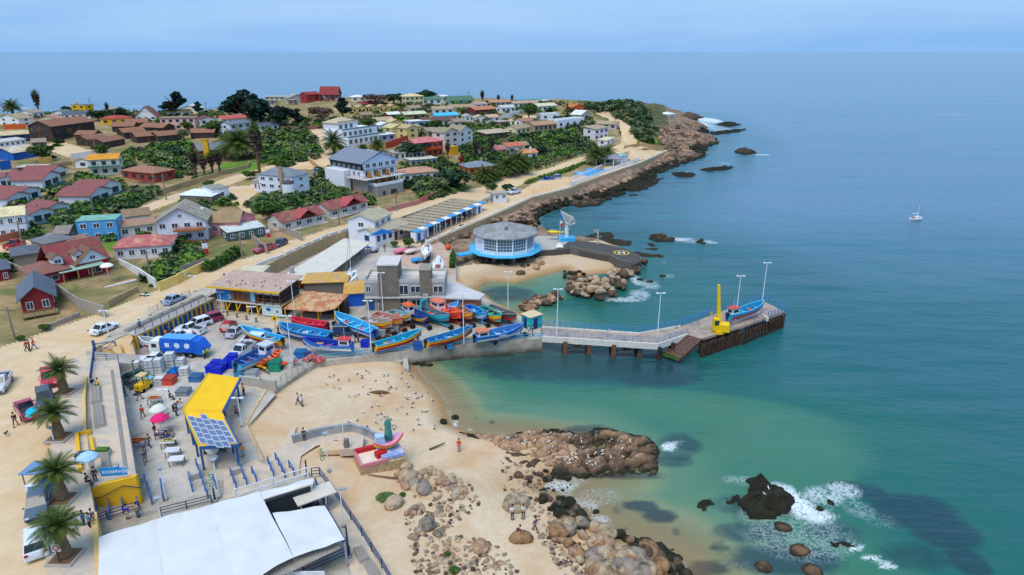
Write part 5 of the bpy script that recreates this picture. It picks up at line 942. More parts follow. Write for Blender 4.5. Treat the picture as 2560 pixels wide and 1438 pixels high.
flag(1399,616,548,2.2,'white flagpole with hanging red, white and blue flag on a white plinth on the mole',True); flag(508,632,602,5.4,'tall hanging red and white flag on a white pole above the garden hedge',sz=3); flag(666,592,568,5.2,'red and white flag in front of the pink house terrace',sz=2.4); flag(560,706,682,ZR,'red and blue flag at the roadside behind the restaurant',sz=2)
# pier
dk=[(1355,843),(1644,862),(1719,837),(1752,847),(1843,819),(1961,779),(1910,754),(1814,775),(1701,817),(1598,835),(1355,819)]; ZP=2.7; D=wl(dk,ZP); c=D[0]; PR=thing('pier','long concrete pier on dark timber piles reaching into the bay','pier',(c[0],c[1],0)); lo_=lambda px,z: [(x-c[0],y-c[1]) for x,y in wl(px,z)]
MB().prism(lo_(dk,ZP),2.25,ZP).build('deck',M((170,152,136),.95,.18,.8,alt=(128,122,122),altf=.55),PR); wb=M((214,208,196),.85,.12,1.5,alt=(196,150,90),altf=.66)
wall(lo_([(1355,843),(1644,862),(1719,837)],ZP),.3,1.9,2.9).build('edge_beam',wb,PR); wall(lo_([(1355,819),(1598,835),(1701,817)],ZP),.25,2.3,2.95).build('edge_beam',wb,PR); wall(lo_([(1830,808),(1898,783),(1919,798)],ZP),.45,2.3,3.0).build('edge_beam',wb,PR)
PT=M((74,54,42),.95,.3,2,alt=(44,36,30));
def pile(px,py,z1=2.3,r=.28,pad=None):
    p=P(px,py,0); MB().tube((p.x-c[0],p.y-c[1],-2.5),(p.x-c[0],p.y-c[1],z1),r,r,8).build('pile',PT,PR)
for x0,x1,y in((1412,1472,886),(1533,1598,892)):
    for x in(x0,x1):
        p=P(x,y,0); MB().box((p.x-c[0],p.y-c[1],0),(.7,.7,4.5)).build('pile',M((110,78,60),.95,.3,2),PR); MB().box((p.x-c[0],p.y-c[1]+2.6,0),(.6,.6,4.5)).build('pile',PT,PR)
    p,q=P(x0,y,0),P(x1,y,0); p=Vector((p.x-c[0],p.y-c[1],0)); q=Vector((q.x-c[0],q.y-c[1],0)); b=MB(); b.beam(p+Vector((0,0,2)),q+Vector((0,0,.9)),.14); b.beam(p+Vector((0,0,.9)),q+Vector((0,0,2)),.14); b.beam(p+Vector((0,0,.4)),q+Vector((0,0,.4)),.16); b.beam(p+Vector((0,0,1.2)),q+Vector((0,0,1.2)),.12); b.build('bracing',PT,PR)
for x,y in((1646,900),(1650,894),(1680,890),(1676,878)): pile(x,y,r=.34)
for i in range(26): f=i/25; pile(1752+f*95,892-f*33+(i%2)*2,r=.22+.06*(i%3)); pile(1748+f*95,882-f*33,r=.2)
for i in range(13): f=i/12; pile(1856+f*98,862-f*42,r=.22); pile(1862+f*86,846-f*42,r=.2)
for i in range(5): pile(1925+i*8,826-i*3,r=.2)
b=MB(); fa=[(1720,840,ZP),(1756,848,ZP)]; e0,e1=P(1652,890,.3),P(1694,905,.3); s0,s1=P(1722,839,ZP),P(1756,849,ZP); cc=Vector((c[0],c[1],0)); b.beam(s0-cc,e0-cc,.25,.3); b.beam(s1-cc,e1-cc,.25,.3); b.build('ramp_stringer',PT,PR)
for i in range(15): f=(i+.5)/15; MB().beam(s0.lerp(e0,f)-cc+Vector((0,0,.15)),s1.lerp(e1,f)-cc+Vector((0,0,.15)),.32 if i>11 else .2,.1).build('ramp_step',M((136,96,72),.95,.25,3) if i<13 else M((60,96,30),.95,.2,3),PR)
railing([(x+c[0],y+c[1]) for x,y in lo_([(1355,819),(1598,835),(1701,817),(1814,775),(1910,754),(1961,776)],ZP)],2.9,1.1,BLT,'bright blue railing along the far side and end of the pier',step=1.0,rails=3,th=.07)
railing([(x+c[0],y+c[1]) for x,y in lo_([(1357,842),(1644,861),(1719,836)],ZP)],2.9,.9,M((110,140,170),.5,.1),'thin blue railing along the near side of the pier',step=1.3,rails=3,th=.05)
railing([(x+c[0],y+c[1]) for x,y in lo_([(1920,793),(1961,779)],ZP)],2.7,1.0,BLT,'short blue railing at the near corner of the pier head',step=.9,rails=2,th=.07)
b0=P(1797,831,ZP); t=thing('crane','bright yellow pier crane with tall leaning boom and cab','crane',b0); t.scale=(.8,.8,1); Y2=M((240,196,10),.55,.06); MB().tube((0,0,0),(0,0,.5),1.3,1.3,14).build('turntable',Y2,t); MB().box((.5,-.2,1.1),(3.2,2.2,1.2),R(-20),tx=.85).build('engine_house',Y2,t); MB().box((-.9,-.3,1.6),(1.2,1.3,2.0),tx=.9).build('cab',Y2,t); MB().box((-.9,-1.0,2.0),(.9,.06,.8)).build('cab_window',GLASS,t); H_=hgt(b0,712); MB().loft([[(x-.2+dx,y,z) for x,y in((-.3*s,-.3*s),(.3*s,-.3*s),(.3*s,.3*s),(-.3*s,.3*s))] for dx,z,s in((0,1.2,1.3),(-.9,H_,.8))]).build('boom',Y2,t); MB().beam((-1.1,-.2,H_),(-2.0,-.2,3.6),.04).build('cable',GR,t); MB().box((-2.0,-.2,3.4),(.3,.3,.7)).build('hook',M((226,170,20),.6,.05),t)
for a in((1392,845,723,ZP,'white twin arm lamp post at the shore end of the pier'),(1642,860,733,ZP,'white twin arm lamp post at the bend of the pier'),(1838,807,690,ZP,'white twin arm lamp post beside the boat on the pier'),(1905,757,657,ZP,'white twin arm lamp post at the far end of the pier'),(1270,780,680,1.2,'white twin arm lamp post by the lagoon breakwater'),(1160,862,735,ZQ,'white lamp post at the quay edge between the two yellow boats'),(929,880,752,ZQ,'white lamp post at the quay edge left of the yellow and red boat'),(958,780,682,ZQ,'white lamp post against the timber tower of the grey office'),(738,798,703,ZQ,'white lamp post in front of the rusty shed'),(732,919,790,ZQ,'white lamp post at the corner of the gear fence'),(635,819,767,ZQ,'white lamp post at the end of the bollards'),(557,782,730,ZQ,'white lamp post below the restaurant mural'),(487,730,690,ZR,'white lamp post above the storage doors, right one'),(375,790,736,ZR,'white lamp post on the bench promenade, middle one'),(273,843,777,ZR,'white lamp post beside the white car on the road')): pole(a[0],a[1],a[2],a[3],a[4],group='tall white lamp posts')
# near area: shelter, tent, stairs, rails
SM=M((176,170,160),.95,.12,1.5)
zs=5.5; c=P(459,1025,zs); rl=lambda l,z=zs:[(p.x-c.x,p.y-c.y,z-ZQ) for p in (P(a,b,z) for a,b in l)]
t=thing('market_shelter','angled shelter with bright yellow metal roof and solar panels over the fish market','shelter',(c.x,c.y,ZQ)); YR=M((244,190,10),.6,.07,.5,alt=(232,170,10),altf=.62,wave=None)
for l in([(522,935),(601,947),(555,1031),(459,1025)],[(459,1025.5),(555,1031.5),(563,1046),(599,1114),(500,1120)]):
    v=rl(l); n=len(v); b=MB(); b.add([(x,y,z+.12) for x,y,z in v]+v,[tuple(range(n)),tuple(range(2*n-1,n-1,-1))]+[(i,n+i,n+(i+1)%n,(i+1)%n) for i in range(n)]); b.build('roof',YR,t)
for a_,b_ in(((522,935),(459,1025)),((459,1025),(500,1120)),((500,1120),(599,1114)),((599,1114),(563,1046)),((601,947),(557,1031))):
    p,q=rl([a_])[0],rl([b_])[0]; MB().beam(Vector(p)+Vector((0,0,.0)),Vector(q)+Vector((0,0,.0)),.22,.34).build('edge_beam',M((206,170,30),.7,.08) if b_[0]<520 else BL,t)
for a_ in((462,1028),(474,1056),(485,1084),(500,1116),(590,1110),(575,1075),(560,1040),(592,955),(560,1020),(524,940),(490,985)):
    p=rl([a_])[0]; MB().tube((p[0],p[1],0),(p[0],p[1],p[2]-.1),.13,.13,8).build('post',BL,t)
o_=Vector(rl([(468,1040)],zs+.25)[0]); ex=Vector(rl([(556,1048)],zs+.25)[0])-o_; ey=Vector(rl([(506,1117)],zs+.25)[0])-o_; PNL=M((96,112,144),.25,.12,3,spec=.6); PFR=M((200,206,214),.5,.05)
for i,(st,n) in enumerate(((0,5),(.3,5),(.0,6),(.35,5),(.6,4))):
    for j in range(n):
        if j+st>5.4: continue
        p=o_+ex*(i/5+.09)+ey*((j+.5+st*.6-(.6 if i==2 else 0))/5.6); q=MB(); qx=ex/5*.47; qy=ey/5.6*.47
        pn=MB().add([p-qx-qy,p+qx-qy,p+qx+qy,p-qx+qy],[(3,2,1,0)]).build('solar_panel',PNL,t); fr=MB(); [fr.beam(a1,a2,.07) for a1,a2 in((p-qx-qy,p+qx-qy),(p+qx-qy,p+qx+qy),(p+qx+qy,p-qx+qy),(p-qx+qy,p-qx-qy))]; fr.build('frame',PFR,pn)
# boat under the shelter, market tables and stalls
cov(534,1138,ZQ,5,(206,212,222),'pale grey boat parked under the near end of the yellow shelter',R(-62),wd=1.8)
def stall(px,py,label,c1,L_=1.6,rz=0,goods=None,name='market_stall'):
    t=thing(name,label,'market stall',P(px,py,ZQ),rz); MB().box((0,0,.85),(L_,1.1,.1)).build('table_top',M(c1,.6,.1),t); [MB().box((x,y,.4),(.08,.08,.8)).build('leg',M((90,90,96),.6,.1),t) for x in(-L_/2+.1,L_/2-.1) for y in(-.45,.45)]
    if goods: b=MB(); [b.box((-L_/2+.3+i*(L_-.6)/4,.1*(i%2)-.05,.98),(.4,.5,.18),.2*i) for i in range(5)]; b.build('produce',M(goods,.8,.3,5),t)
    return t
stall(423,1118,'metal fish table under the grey roofed stall, farthest of the three steel tables',(196,200,204),rz=.15,goods=(190,180,120)); stall(434,1140,'middle one of the three steel fish tables by the railing',(204,208,212),rz=.15); stall(444,1162,'nearest of the three steel fish tables by the railing',(210,214,220),rz=.15)
stall(346,1117,'market table heaped with orange goods near the plaza railing',(120,90,70),rz=.2,goods=(230,104,30)); stall(388,1010,'grey metal table with crates beside the dark barrel',(150,152,150),rz=.1,goods=(200,110,60)); stall(395,1030,'dark cluttered table below the lime jacket',(96,96,100),rz=-.2,goods=(90,140,100)); stall(408,1095,'cluttered stall between the pink and white parasols and the tables',(90,84,90),rz=.1,goods=(180,180,190)); stall(552,1130,'wooden work table under the yellow roof',(150,110,70),rz=.3,goods=(80,120,160))
def parasol(px,py,z,r,c_,label,tilt=0):
    t=thing('parasol',label,'parasol',P(px,py,z)); MB().tube((0,0,0),(0,0,2.5),.04,.04,6).build('pole',PW,t); rg=[]
    for rr,zz in((r,2.0),(r*.96,2.12),(r*.6,2.45),(.05,2.65)): rg.append([(rr*cos(2*PI*i/16)*(1-.03*(i%2)),rr*sin(2*PI*i/16)*(1-.03*(i%2)),zz) for i in range(16)])
    MB().loft(rg).build('canopy',M(c_,.8,.08,2),t); MB().box((0,0,.08),(.5,.5,.16)).build('foot',CO,t); return t
parasol(406,1082,ZQ,1.1,(222,36,110),'hot pink parasol over the market stall'); parasol(402,1058,ZQ,1.05,(222,218,206),'off white parasol just beyond the pink one'); parasol(228,1185,ZR+.14,1.05,(168,206,232),'light blue parasol on the plaza by the yellow end wall'); parasol(272,690,6.2,1.2,(240,232,216),'cream parasol on the terrace of the large red house'); parasol(517,590,6.0,1.2,(226,214,190),'beige parasol on the lower terrace of the white villa'); parasol(492,562,8.2,1.2,(236,230,214),'beige parasol on the upper balcony of the white villa')
stall(226,1200,'dark souvenir table under the light blue parasol',(60,58,66),rz=.1,goods=(120,120,140)).location.z=ZR+.14
# walls and steps to the beach
def steps(l0,l1,z0,z1,n,label,mat):
    a0,a1=[Vector((x,y,0)) for x,y in wl(l0,ZQ)],[Vector((x,y,0)) for x,y in wl(l1,ZQ)]; c=a0[0]; t=thing('steps',label,'steps',c)
    for k in range(n):
        f0,f1=k/n,(k+1)/n; zt=z0+(z1-z0)*(k+1)/n
        for i in range(len(a0)-1):
            q=[a0[i].lerp(a1[i],f0)-c,a0[i+1].lerp(a1[i+1],f0)-c,a0[i+1].lerp(a1[i+1],f1)-c,a0[i].lerp(a1[i],f1)-c]
            MB().prism([(v.x,v.y) for v in q],.8,zt+.0015*i).build('tread',mat,t)
steps([(662,975),(613,1062),(655,1155)],[(690,975),(632,1068),(668,1150)],ZQ+.35,1.75,5,'broad angled concrete steps from the market down to the sand',M((214,188,140),.95,.15,1.5,alt=(196,150,100)))
tw([(600,962),(640,966),(692,975)],ZQ,.35,1.6,ZQ+1.4,'concrete_wall',SM,'grey concrete wall with faint graffiti behind the top of the beach steps','wall')
pts=[(731,1098),(783,1083),(829,1074),(879,1068),(915,1079),(952,1098),(990,1124)]
tw(pts,ZQ+.5,.5,1.2,ZQ+1.0,'curved_wall',M((150,150,152),.95,.18,1.2,alt=(176,174,170)),'curved grey concrete wall sweeping across the beach promenade','wall')
railing(wl(pts,ZQ+1),ZQ+1.0,.35,GR,'thin rail on top of the curved beach wall',step=3,rails=1,th=.06)
tw([(790,890),(900,878),(1005,905)],1.0,.8,.2,1.15,'ledge',CO,'low concrete ledge at the foot of the quay wall above the sand','ledge'); tw([(1013,900),(1016,930)],.6,.8,-.5,1.2,'groyne',CO,'short upright concrete groyne at the water edge by the quay','groyne')
# flagpole plinths, monument
t=thing('plinth','stepped stone plinth at the foot of the tall beach flagpole','plinth',P(860,1125,ZQ)); MB().box((-1.2,0,.3),(3.2,2,.6),.1).build('block',M((206,176,140),.9,.15,2),t); MB().box((1.0,.2,.45),(2.6,2.8,.9),.1).build('block',M((196,176,156),.9,.15,2),t); MB().box((.6,-.8,1.0),(.5,.5,2.0)).build('bust_base',M((120,110,104),.9,.15),t)
pole(861,1112,1031,ZQ+.9,'tall bare white flagpole on the stone plinth on the beach',head=None,r=.07,name='flagpole',cat='flagpole')
c=P(903,1189,2.2); t=thing('monument','boat shaped shrine with veiled statue, red and white terrace on a stone base','monument',c); f1=P(1021,1158,2.2)-c; ax=f1.normalized(); n=Vector((-ax.y,ax.x,0)); Lm=f1.length; rz=math.atan2(ax.y,ax.x)
t.rotation_euler=(0,0,rz); t.scale=(.95,.9,.8); MB().prism([(0,0),(Lm,0),(Lm,4.6),(0,3.8)],-1,1.0).build('stone_base',STW,t); b=MB(); b.box((Lm*.3,1.9,1.06),(Lm*.58,3.6,.08)); b.build('terrace',M((226,206,190),.8,.08),t); RE=M((180,30,36),.6,.08); PKm=M((200,120,126),.7,.1)
b=MB(); b.box((Lm*.3,.15,1.3),(Lm*.6,.3,.5)); b.box((.15,1.9,1.3),(.3,3.6,.4)); b.build('pink_kerb',PKm,t); MB().box((Lm*.26,3.6,1.4),(Lm*.46,.5,.7)).build('red_wall',RE,t); MB().box((Lm*.52,1.6,1.5),(1.3,.9,.8),.2).build('red_block',RE,t); MB().prism([(Lm*.5,.4),(Lm,.4),(Lm,3.7),(Lm*.5,3.7)],1.1,1.6).build('blue_plinth',M((130,160,210),.8,.2,1,alt=(210,190,200)),t)
rr=[]
for k in range(11):
    u=k/10; e=max(.04,math.sin(PI*(u*.9+.05))**.6); zz=2.5+.75*abs(u-.4)**2*4; x=Lm*.42+u*Lm*.66; rr.append([(x,2.6-1.1*e,zz),(x,2.6-.9*e,zz-.5),(x,2.6,zz-.85),(x,2.6+.9*e,zz-.5),(x,2.6+1.1*e,zz)])
MB().loft(rr,closed=False).build('boat_hull',M((236,190,40),.6,.08),t); b=MB(); [b.add([rr[k][0],rr[k][4],rr[k+1][4],rr[k+1][0]],[(0,3,2,1)]) for k in range(10)]; b.build('boat_deck',M((226,150,170),.7,.2,1.5,alt=(170,190,220)),t); b=MB(); [b.beam(rr[k][0],rr[k+1][0],.16) for k in range(10)]; b.build('gunwale',M((214,90,90),.6,.1),t)
MB().box((Lm*.56,2.7,3.2),(1.2,1.0,1.2),tx=.8).build('shrine',M((170,196,220),.8,.2,2),t)
rg=[[(Lm*.76+r_*cos(2*PI*i/10),2.6+r_*.8*sin(2*PI*i/10),z) for i in range(10)] for r_,z in((.55,3.0),(.48,4.0),(.38,5.0),(.42,5.7),(.2,6.1),(.24,6.4),(.05,6.7))]; MB().loft(rg).build('robe',M((40,130,130),.6,.2,1.2,alt=(110,150,120)),t,smooth=True); MB().ball((Lm*.76,2.5,6.35),.17).build('face',M((206,180,150),.7,.05),t)
# tent of white tarpaulin panels
def tentgrid(name,cs,nu,nv,zr,par,c,mat,sag=.25,und=0):
    b=MB(); vs=[]
    for j in range(nv+1):
        for i in range(nu+1):
            f,g=i/nu,j/nv; px=(cs[0][0]*(1-f)+cs[1][0]*f)*(1-g)+(cs[3][0]*(1-f)+cs[2][0]*f)*g; py=(cs[0][1]*(1-f)+cs[1][1]*f)*(1-g)+(cs[3][1]*(1-f)+cs[2][1]*f)*g
            p=P(px,py,zr); z=zr+sag*(abs(math.sin(PI*f))**.7)*1.0-sag+.10*math.sin(g*9+f*7)*.5+.08*noise.noise((px*.03,py*.03,0)); vs.append((p.x-c.x,p.y-c.y,z-ZQ))
    b.add(vs,[(j*(nu+1)+i,j*(nu+1)+i+1,(j+1)*(nu+1)+i+1,(j+1)*(nu+1)+i) for j in range(nv) for i in range(nu)]); b.build(name,mat,par,smooth=True)
TW=M((212,211,208),.8,.05,.5,alt=(200,190,172),altf=.7,bump=.35); zt=5.6; c=P(247,1342,zt); t=thing('tent','very large white tarpaulin tent roof with seams filling the foreground','tent',(c.x,c.y,ZQ))
for cs,sg in(([(245,1443),(247,1342),(388,1298),(412,1470)],.07),([(412,1470),(388,1298),(525,1262),(596,1470)],.07),([(596,1470),(525,1262),(647,1228),(734,1392)],.06),([(647,1228.5),(783,1192),(783,1206),(658,1245)],.15),([(681,1282),(811,1262),(862,1348),(734,1391)],.08),([(245,1443),(412,1470),(412,1560),(240,1560)],.2),([(412,1470),(596,1470),(600,1560),(412,1560)],.2),([(596,1470),(612,1437),(640,1500),(620,1560)],.2)):
    q=[cs[1],cs[2],cs[3],cs[0]]; tentgrid('tarpaulin',q,14,10,zt,t,c,TW,sg)
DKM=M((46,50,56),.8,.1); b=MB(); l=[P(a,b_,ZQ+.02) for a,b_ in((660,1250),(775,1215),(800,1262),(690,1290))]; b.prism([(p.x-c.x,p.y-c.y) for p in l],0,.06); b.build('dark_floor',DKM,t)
b=MB();
for a_,b_ in((647,1232),(783,1200),(811,1268),(862,1352),(734,1392),(612,1436),(388,1302),(525,1266),(252,1346)): p=P(a_,b_,zt-.3); b=MB().box((p.x-c.x,p.y-c.y,1.35),(.16,.16,2.7)).build('post',M((150,150,156),.6,.1),t)
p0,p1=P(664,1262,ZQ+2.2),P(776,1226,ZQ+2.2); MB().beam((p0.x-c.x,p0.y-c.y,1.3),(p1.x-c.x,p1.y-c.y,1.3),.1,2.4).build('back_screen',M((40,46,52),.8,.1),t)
cs=[(612,1440),(845,1352),(850,1370),(640,1470)]; v=[P(a,b_,ZQ+2.4) for a,b_ in cs]; t2=thing('awning','weathered grey slatted awning along the near side of the white tent','awning',v[0]); MB().add([(p-v[0]) for p in v]+[(p-v[0]-Vector((0,0,.1))) for p in v],[(0,1,2,3)[::-1],(4,5,6,7),(0,4,5,1),(1,5,6,2),(2,6,7,3),(3,7,4,0)]).build('slats',M((170,162,150),.9,.2,1,wave=('X',1.2,.3)),t2); MB().box((v[1]-v[0])/2+Vector((0,-1,-1.4)),(6,.1,1.6)).build('hoarding',M((206,210,214),.7,.1,1,alt=(120,130,140),altf=.7),t2)
t=thing('awning','low beige canopy slab under the right flap of the tent','awning',P(790,1275,ZQ)); MB().box((0,0,2.0),(4,2.2,.12),.6).build('roof',M((206,196,180),.85,.08),t); [MB().box((x,y,1),(.12,.12,2)).build('post',CO,t) for x in(-1.3,1.3) for y in(-.5,.5)]
# planter terraces with blue rails
for k,(a_,b_,l) in enumerate((((240,1218),(244,1295),'first from the left'),((270,1226),(276,1300),'second from the left'),((300,1205),(310,1285),'third from the left'),((338,1226),(348,1290),'fourth from the left'),((364,1205),(381,1262),'fifth from the left'),((404,1215),(410,1254),'beside the terrace lamp post'),((474,1198),(482,1230),'short one by the stair head'),((492,1165),(520,1245),'long one below the shelter post'),((535,1205),(548,1240),'beside the lamp with green 5'),((578,1190),(592,1225),'left of the pair in the middle'),((596,1165),(618,1215),'right of the pair in the middle'),((631,1184),(642,1208),'small one standing alone'),((671,1160),(685,1195),'left of the pair before the tent flap'),((690,1150),(713,1195),'right of the pair before the tent flap'),((724,1170),(736,1190),'small one nearest the beach'))):
    railing(wl([a_,b_],ZQ),ZQ,1.0,M((60,100,160),.5,.1),'sloping blue handrail between the market ramps, '+l,step=1.2,rails=2,th=.09,group='blue ramp handrails',name='handrail',cat='handrail')
for k,(l,z,lab) in enumerate((([(244,1228),(278,1222),(300,1206)],ZQ,'concrete planter edge left of the yellow wall foot'),([(312,1222),(345,1212),(362,1203)],ZQ,'concrete planter edge right of the yellow wall foot'),([(472,1202),(500,1192)],ZQ,'concrete kerb at the head of the middle ramp'),([(580,1188),(604,1180)],ZQ,'concrete kerb at the head of the right ramp'))): tw(l,z,.6,2.2,ZQ+.7,'planter_kerb',CO,lab,'kerb')
railing(wl([(242,1312),(270,1300),(350,1276)],ZQ),ZQ,1.1,M((50,60,100),.5,.1),'dark railing where two people lean beside the tent',step=1.6,rails=3,th=.07); railing(wl([(404,1290),(530,1258)],ZQ),ZQ,1.0,M((50,60,90),.5,.1),'dark railing along the far edge of the tent',step=2,rails=3,th=.06); railing(wl([(590,1240),(770,1185)],ZQ+1),ZQ+.4,1.4,PW,'white framed railing behind the tent flap',step=3,rails=2,th=.1)
railing(wl([(780,1192),(800,1190),(852,1262),(905,1340),(955,1420),(1000,1500)],ZQ),ZQ,1.1,M((44,64,100),.5,.1),'long dark blue railing along the sand side of the walkway',step=2.2,rails=3,th=.07)
railing(wl([(790,1215),(820,1290),(875,1390),(760,1440)],ZQ),ZQ,1.1,M((60,70,110),.5,.1),'dark blue railing round the corner of the white tent',step=2.2,rails=3,th=.07)
slat_bench([(806,1235),(826,1275)],ZQ,'wooden slatted bench on the walkway, farthest of the three',.9); slat_bench([(895,1375),(912,1408)],ZQ,'wooden slatted bench on the walkway, middle of the three',.9); slat_bench([(920,1410),(938,1445)],ZQ,'wooden slatted bench on the walkway, nearest of the three',.9)
for a in((418,1036,974,ZQ,'white lamp post in the middle of the fish market','flat'),(605,1068,995,ZQ,'white lamp post right of the yellow shelter','flat'),(416,1251,1175,ZQ,'white lamp post on the ramps with cone head','cone'),(403,1297,1250,ZQ,'short white lamp post beside the tent edge with cone head','cone'),(549,1245,1155,ZQ,'white post carrying a green number 5','cone'),(822,1178,1089,ZQ,'white lamp post on the sand carrying a green number 5','cone'),(859,1318,1223,ZQ,'white lamp post on the walkway right of the tent','one'),(776,1382,1321,ZQ,'slim grey lamp post rising through the white tent','one'),(136,1107,1074,ZR,'white lamp post behind the second palm','cone'),(147,1252,1190,ZR,'white lamp post between the third and fourth palms','one')):
    t=pole(*a[:5],head=a[5],r=.08)
    if 'number 5' in a[4]: text('5',1.1,t,(-.55,-.1,2.6),(PI/2,0,0),M((20,150,110),.6,.05),'number'); b=MB(); [b.beam((-.55+.22*cos(2*PI*i/10),-.1,1.7+.22*sin(2*PI*i/10)),(-.55+.22*cos(2*PI*(i+1)/10),-.1,1.7+.22*sin(2*PI*(i+1)/10)),.07) for i in range(10)]; b.build('ring',M((20,150,110),.6,.05),t)
for a in((768,1190,1150,'dark blue mast at the beach corner of the tent'),(538,1253,1220,'dark blue mast at the far edge of the tent'),(872,1393,1315,'dark blue mast at the near corner of the tent'),(812,1265,1228,'dark blue mast by the farthest walkway bench'),(612,1450,1412,'dark blue mast poking through the tent near the bottom edge')): pole(a[0],a[1],a[2],ZQ,a[3],head=None,r=.13,colr=(34,52,92),name='mast',cat='mast')
def wood_pole(px,py,tpy,label,z=None,cross=True):
    b0=G(px,py) if z is None else P(px,py,z); h=hgt(b0,tpy); t=thing('utility_pole',label,'utility pole',b0,0,'utility poles'); MB().tube((0,0,-.3),(0,0,h),.2,.13,7).build('pole',M((140,126,110),.9,.15),t)
    if cross: MB().beam((-.9,0,h-.5),(.9,0,h-.5),.12).build('crossarm',M((110,96,84),.9,.1),t)
for a in((378,700,625,'utility pole in front of the large red house drive'),(606,647,582,'utility pole by the red pickup on the coastal road'),(392,500,436,'utility pole on the upper road, left of the pair'),(416,500,436,'utility pole on the upper road, right of the pair'),(62,632,552,'utility pole behind the red pickup at the left'),(38,850,768,'concrete pole at the left beside the solar collector house'),(236,540,486,'slim pole in front of the front duplex'),(736,405,370,'pole in the middle of the palm garden'),(992,528,480,'pole at the foot of the black and white hotel'),(1164,474,428,'pole beside the dark roadside bush'),(1308,428,388,'pole right of the palm pair by the orange roofs'),(1382,408,366,'pole beside the reed fence'),(1536,325,290,'pole halfway up the climbing road'),(1500,284,264,'pole at the top of the climbing road'),(722,326,302,'lamp pole at the brown fence corner'),(824,330,290,'tall pole left of the stepped white hotel'),(518,288,256,'pole right of the big dark cypress'),(558,284,262,'pole beside the dark cypress grove'),(228,280,245,'thin pole on the left skyline'),(1056,276,244,'pole at the bare tree on the skyline'),(1172,252,228,'double pole on the skyline'),(6,275,240,'pole at the left edge of the skyline'),(292,312,276,'pole in front of the yellow cottage'),(240,380,346,'pale pole in the dry field'),(808,520,470,'pole beside the left red roofed bungalow'),(848,560,520,'pole at the bungalow gate'),(880,560,548,'short pole on the verge by the bungalows')): wood_pole(*a)
for i in range(5): b0=P(545+i*24,784+i*5.6,ZQ); t=MB().box((0,0,.45),(.28,.28,.95)).build('bollard',M((120,122,128),.85,.1)); t.location=b0; tag(t,'grey concrete bollard before the restaurant, '+('first','second','third','fourth','fifth')[i]+' from the left','bollard','row of grey bollards')
t=thing('road_sign','round yellow warning sign on a post by the parked boats','sign',P(689,822,ZQ)); MB().tube((0,0,0),(0,0,1.7),.05,.05,6).build('post',GR,t); q=MB(); q.loft([[(.55*cos(2*PI*i/14),y,1.9+.55*sin(2*PI*i/14)) for i in range(14)] for y in(.03,-.03)]); q.build('plate',M((236,190,20),.6,.05),t); MB().box((0,-.05,1.9),(.3,.03,.35)).build('symbol',M((30,30,30),.6,.05),t)
t=thing('road_sign','small white no parking sign at the foot of the fourth palm','sign',P(151,1412,ZR+.1)); MB().tube((0,0,0),(0,0,1.6),.05,.05,6).build('post',M((40,50,60),.6,.1),t); MB().box((0,0,1.8),(.75,.05,.75)).build('plate',M((226,214,206),.6,.05),t); q=MB(); [q.beam((.24*cos(2*PI*i/10),-.05,1.8+.24*sin(2*PI*i/10)),(.24*cos(2*PI*(i+1)/10),-.05,1.8+.24*sin(2*PI*(i+1)/10)),.06) for i in range(10)]; q.build('symbol',M((200,40,40),.6,.05),t)
# solar roof shelter and booth behind third palm
t=thing('booth','food booth with solar panel roof, white counter and blue side behind the third palm','booth',P(112,1222,ZR)); t.scale=(.75,.75,.85); MB().box((-.1,0,2.9),(3.4,3.0,.14)).build('solar_roof',M((110,140,176),.3,.1,2,spec=.6),t); [MB().box((x,y,1.4),(.12,.12,2.8)).build('post',M((120,110,96),.8,.1),t) for x in(-1.5,1.4) for y in(-1.2,1.2)]; MB().box((-.6,-1.2,.7),(1.5,.9,1.4)).build('counter',M((220,226,230),.6,.05),t); MB().box((1.2,-.9,1.0),(.9,1.2,2.0)).build('blue_side',M((20,80,200),.6,.1),t)
for x,l in((-.9,'left'),(-.3,'middle'),(.3,'right')): p=P(112,1230,ZR)+Vector((x,-.3,0)); o=MB().tube((0,0,0),(0,0,.7),.22,.2,10).build('gas_bottle',M((226,60,30) if l!='left' else (220,190,20),.5,.08)); o.location=p; tag(o,('yellow' if l=='left' else 'orange red')+' gas bottle in front of the booth, '+l+' one','gas bottle','gas bottles by the booth')
t=thing('planter','square hedge in a concrete planter on the plaza','planter',P(259,1138,ZR+.14)); MB().box((0,0,.3),(1.5,.9,.6)).build('box',CO,t); MB().box((0,0,.72),(1.3,.7,.3)).build('hedge',M((70,110,40),.9,.3,5),t)
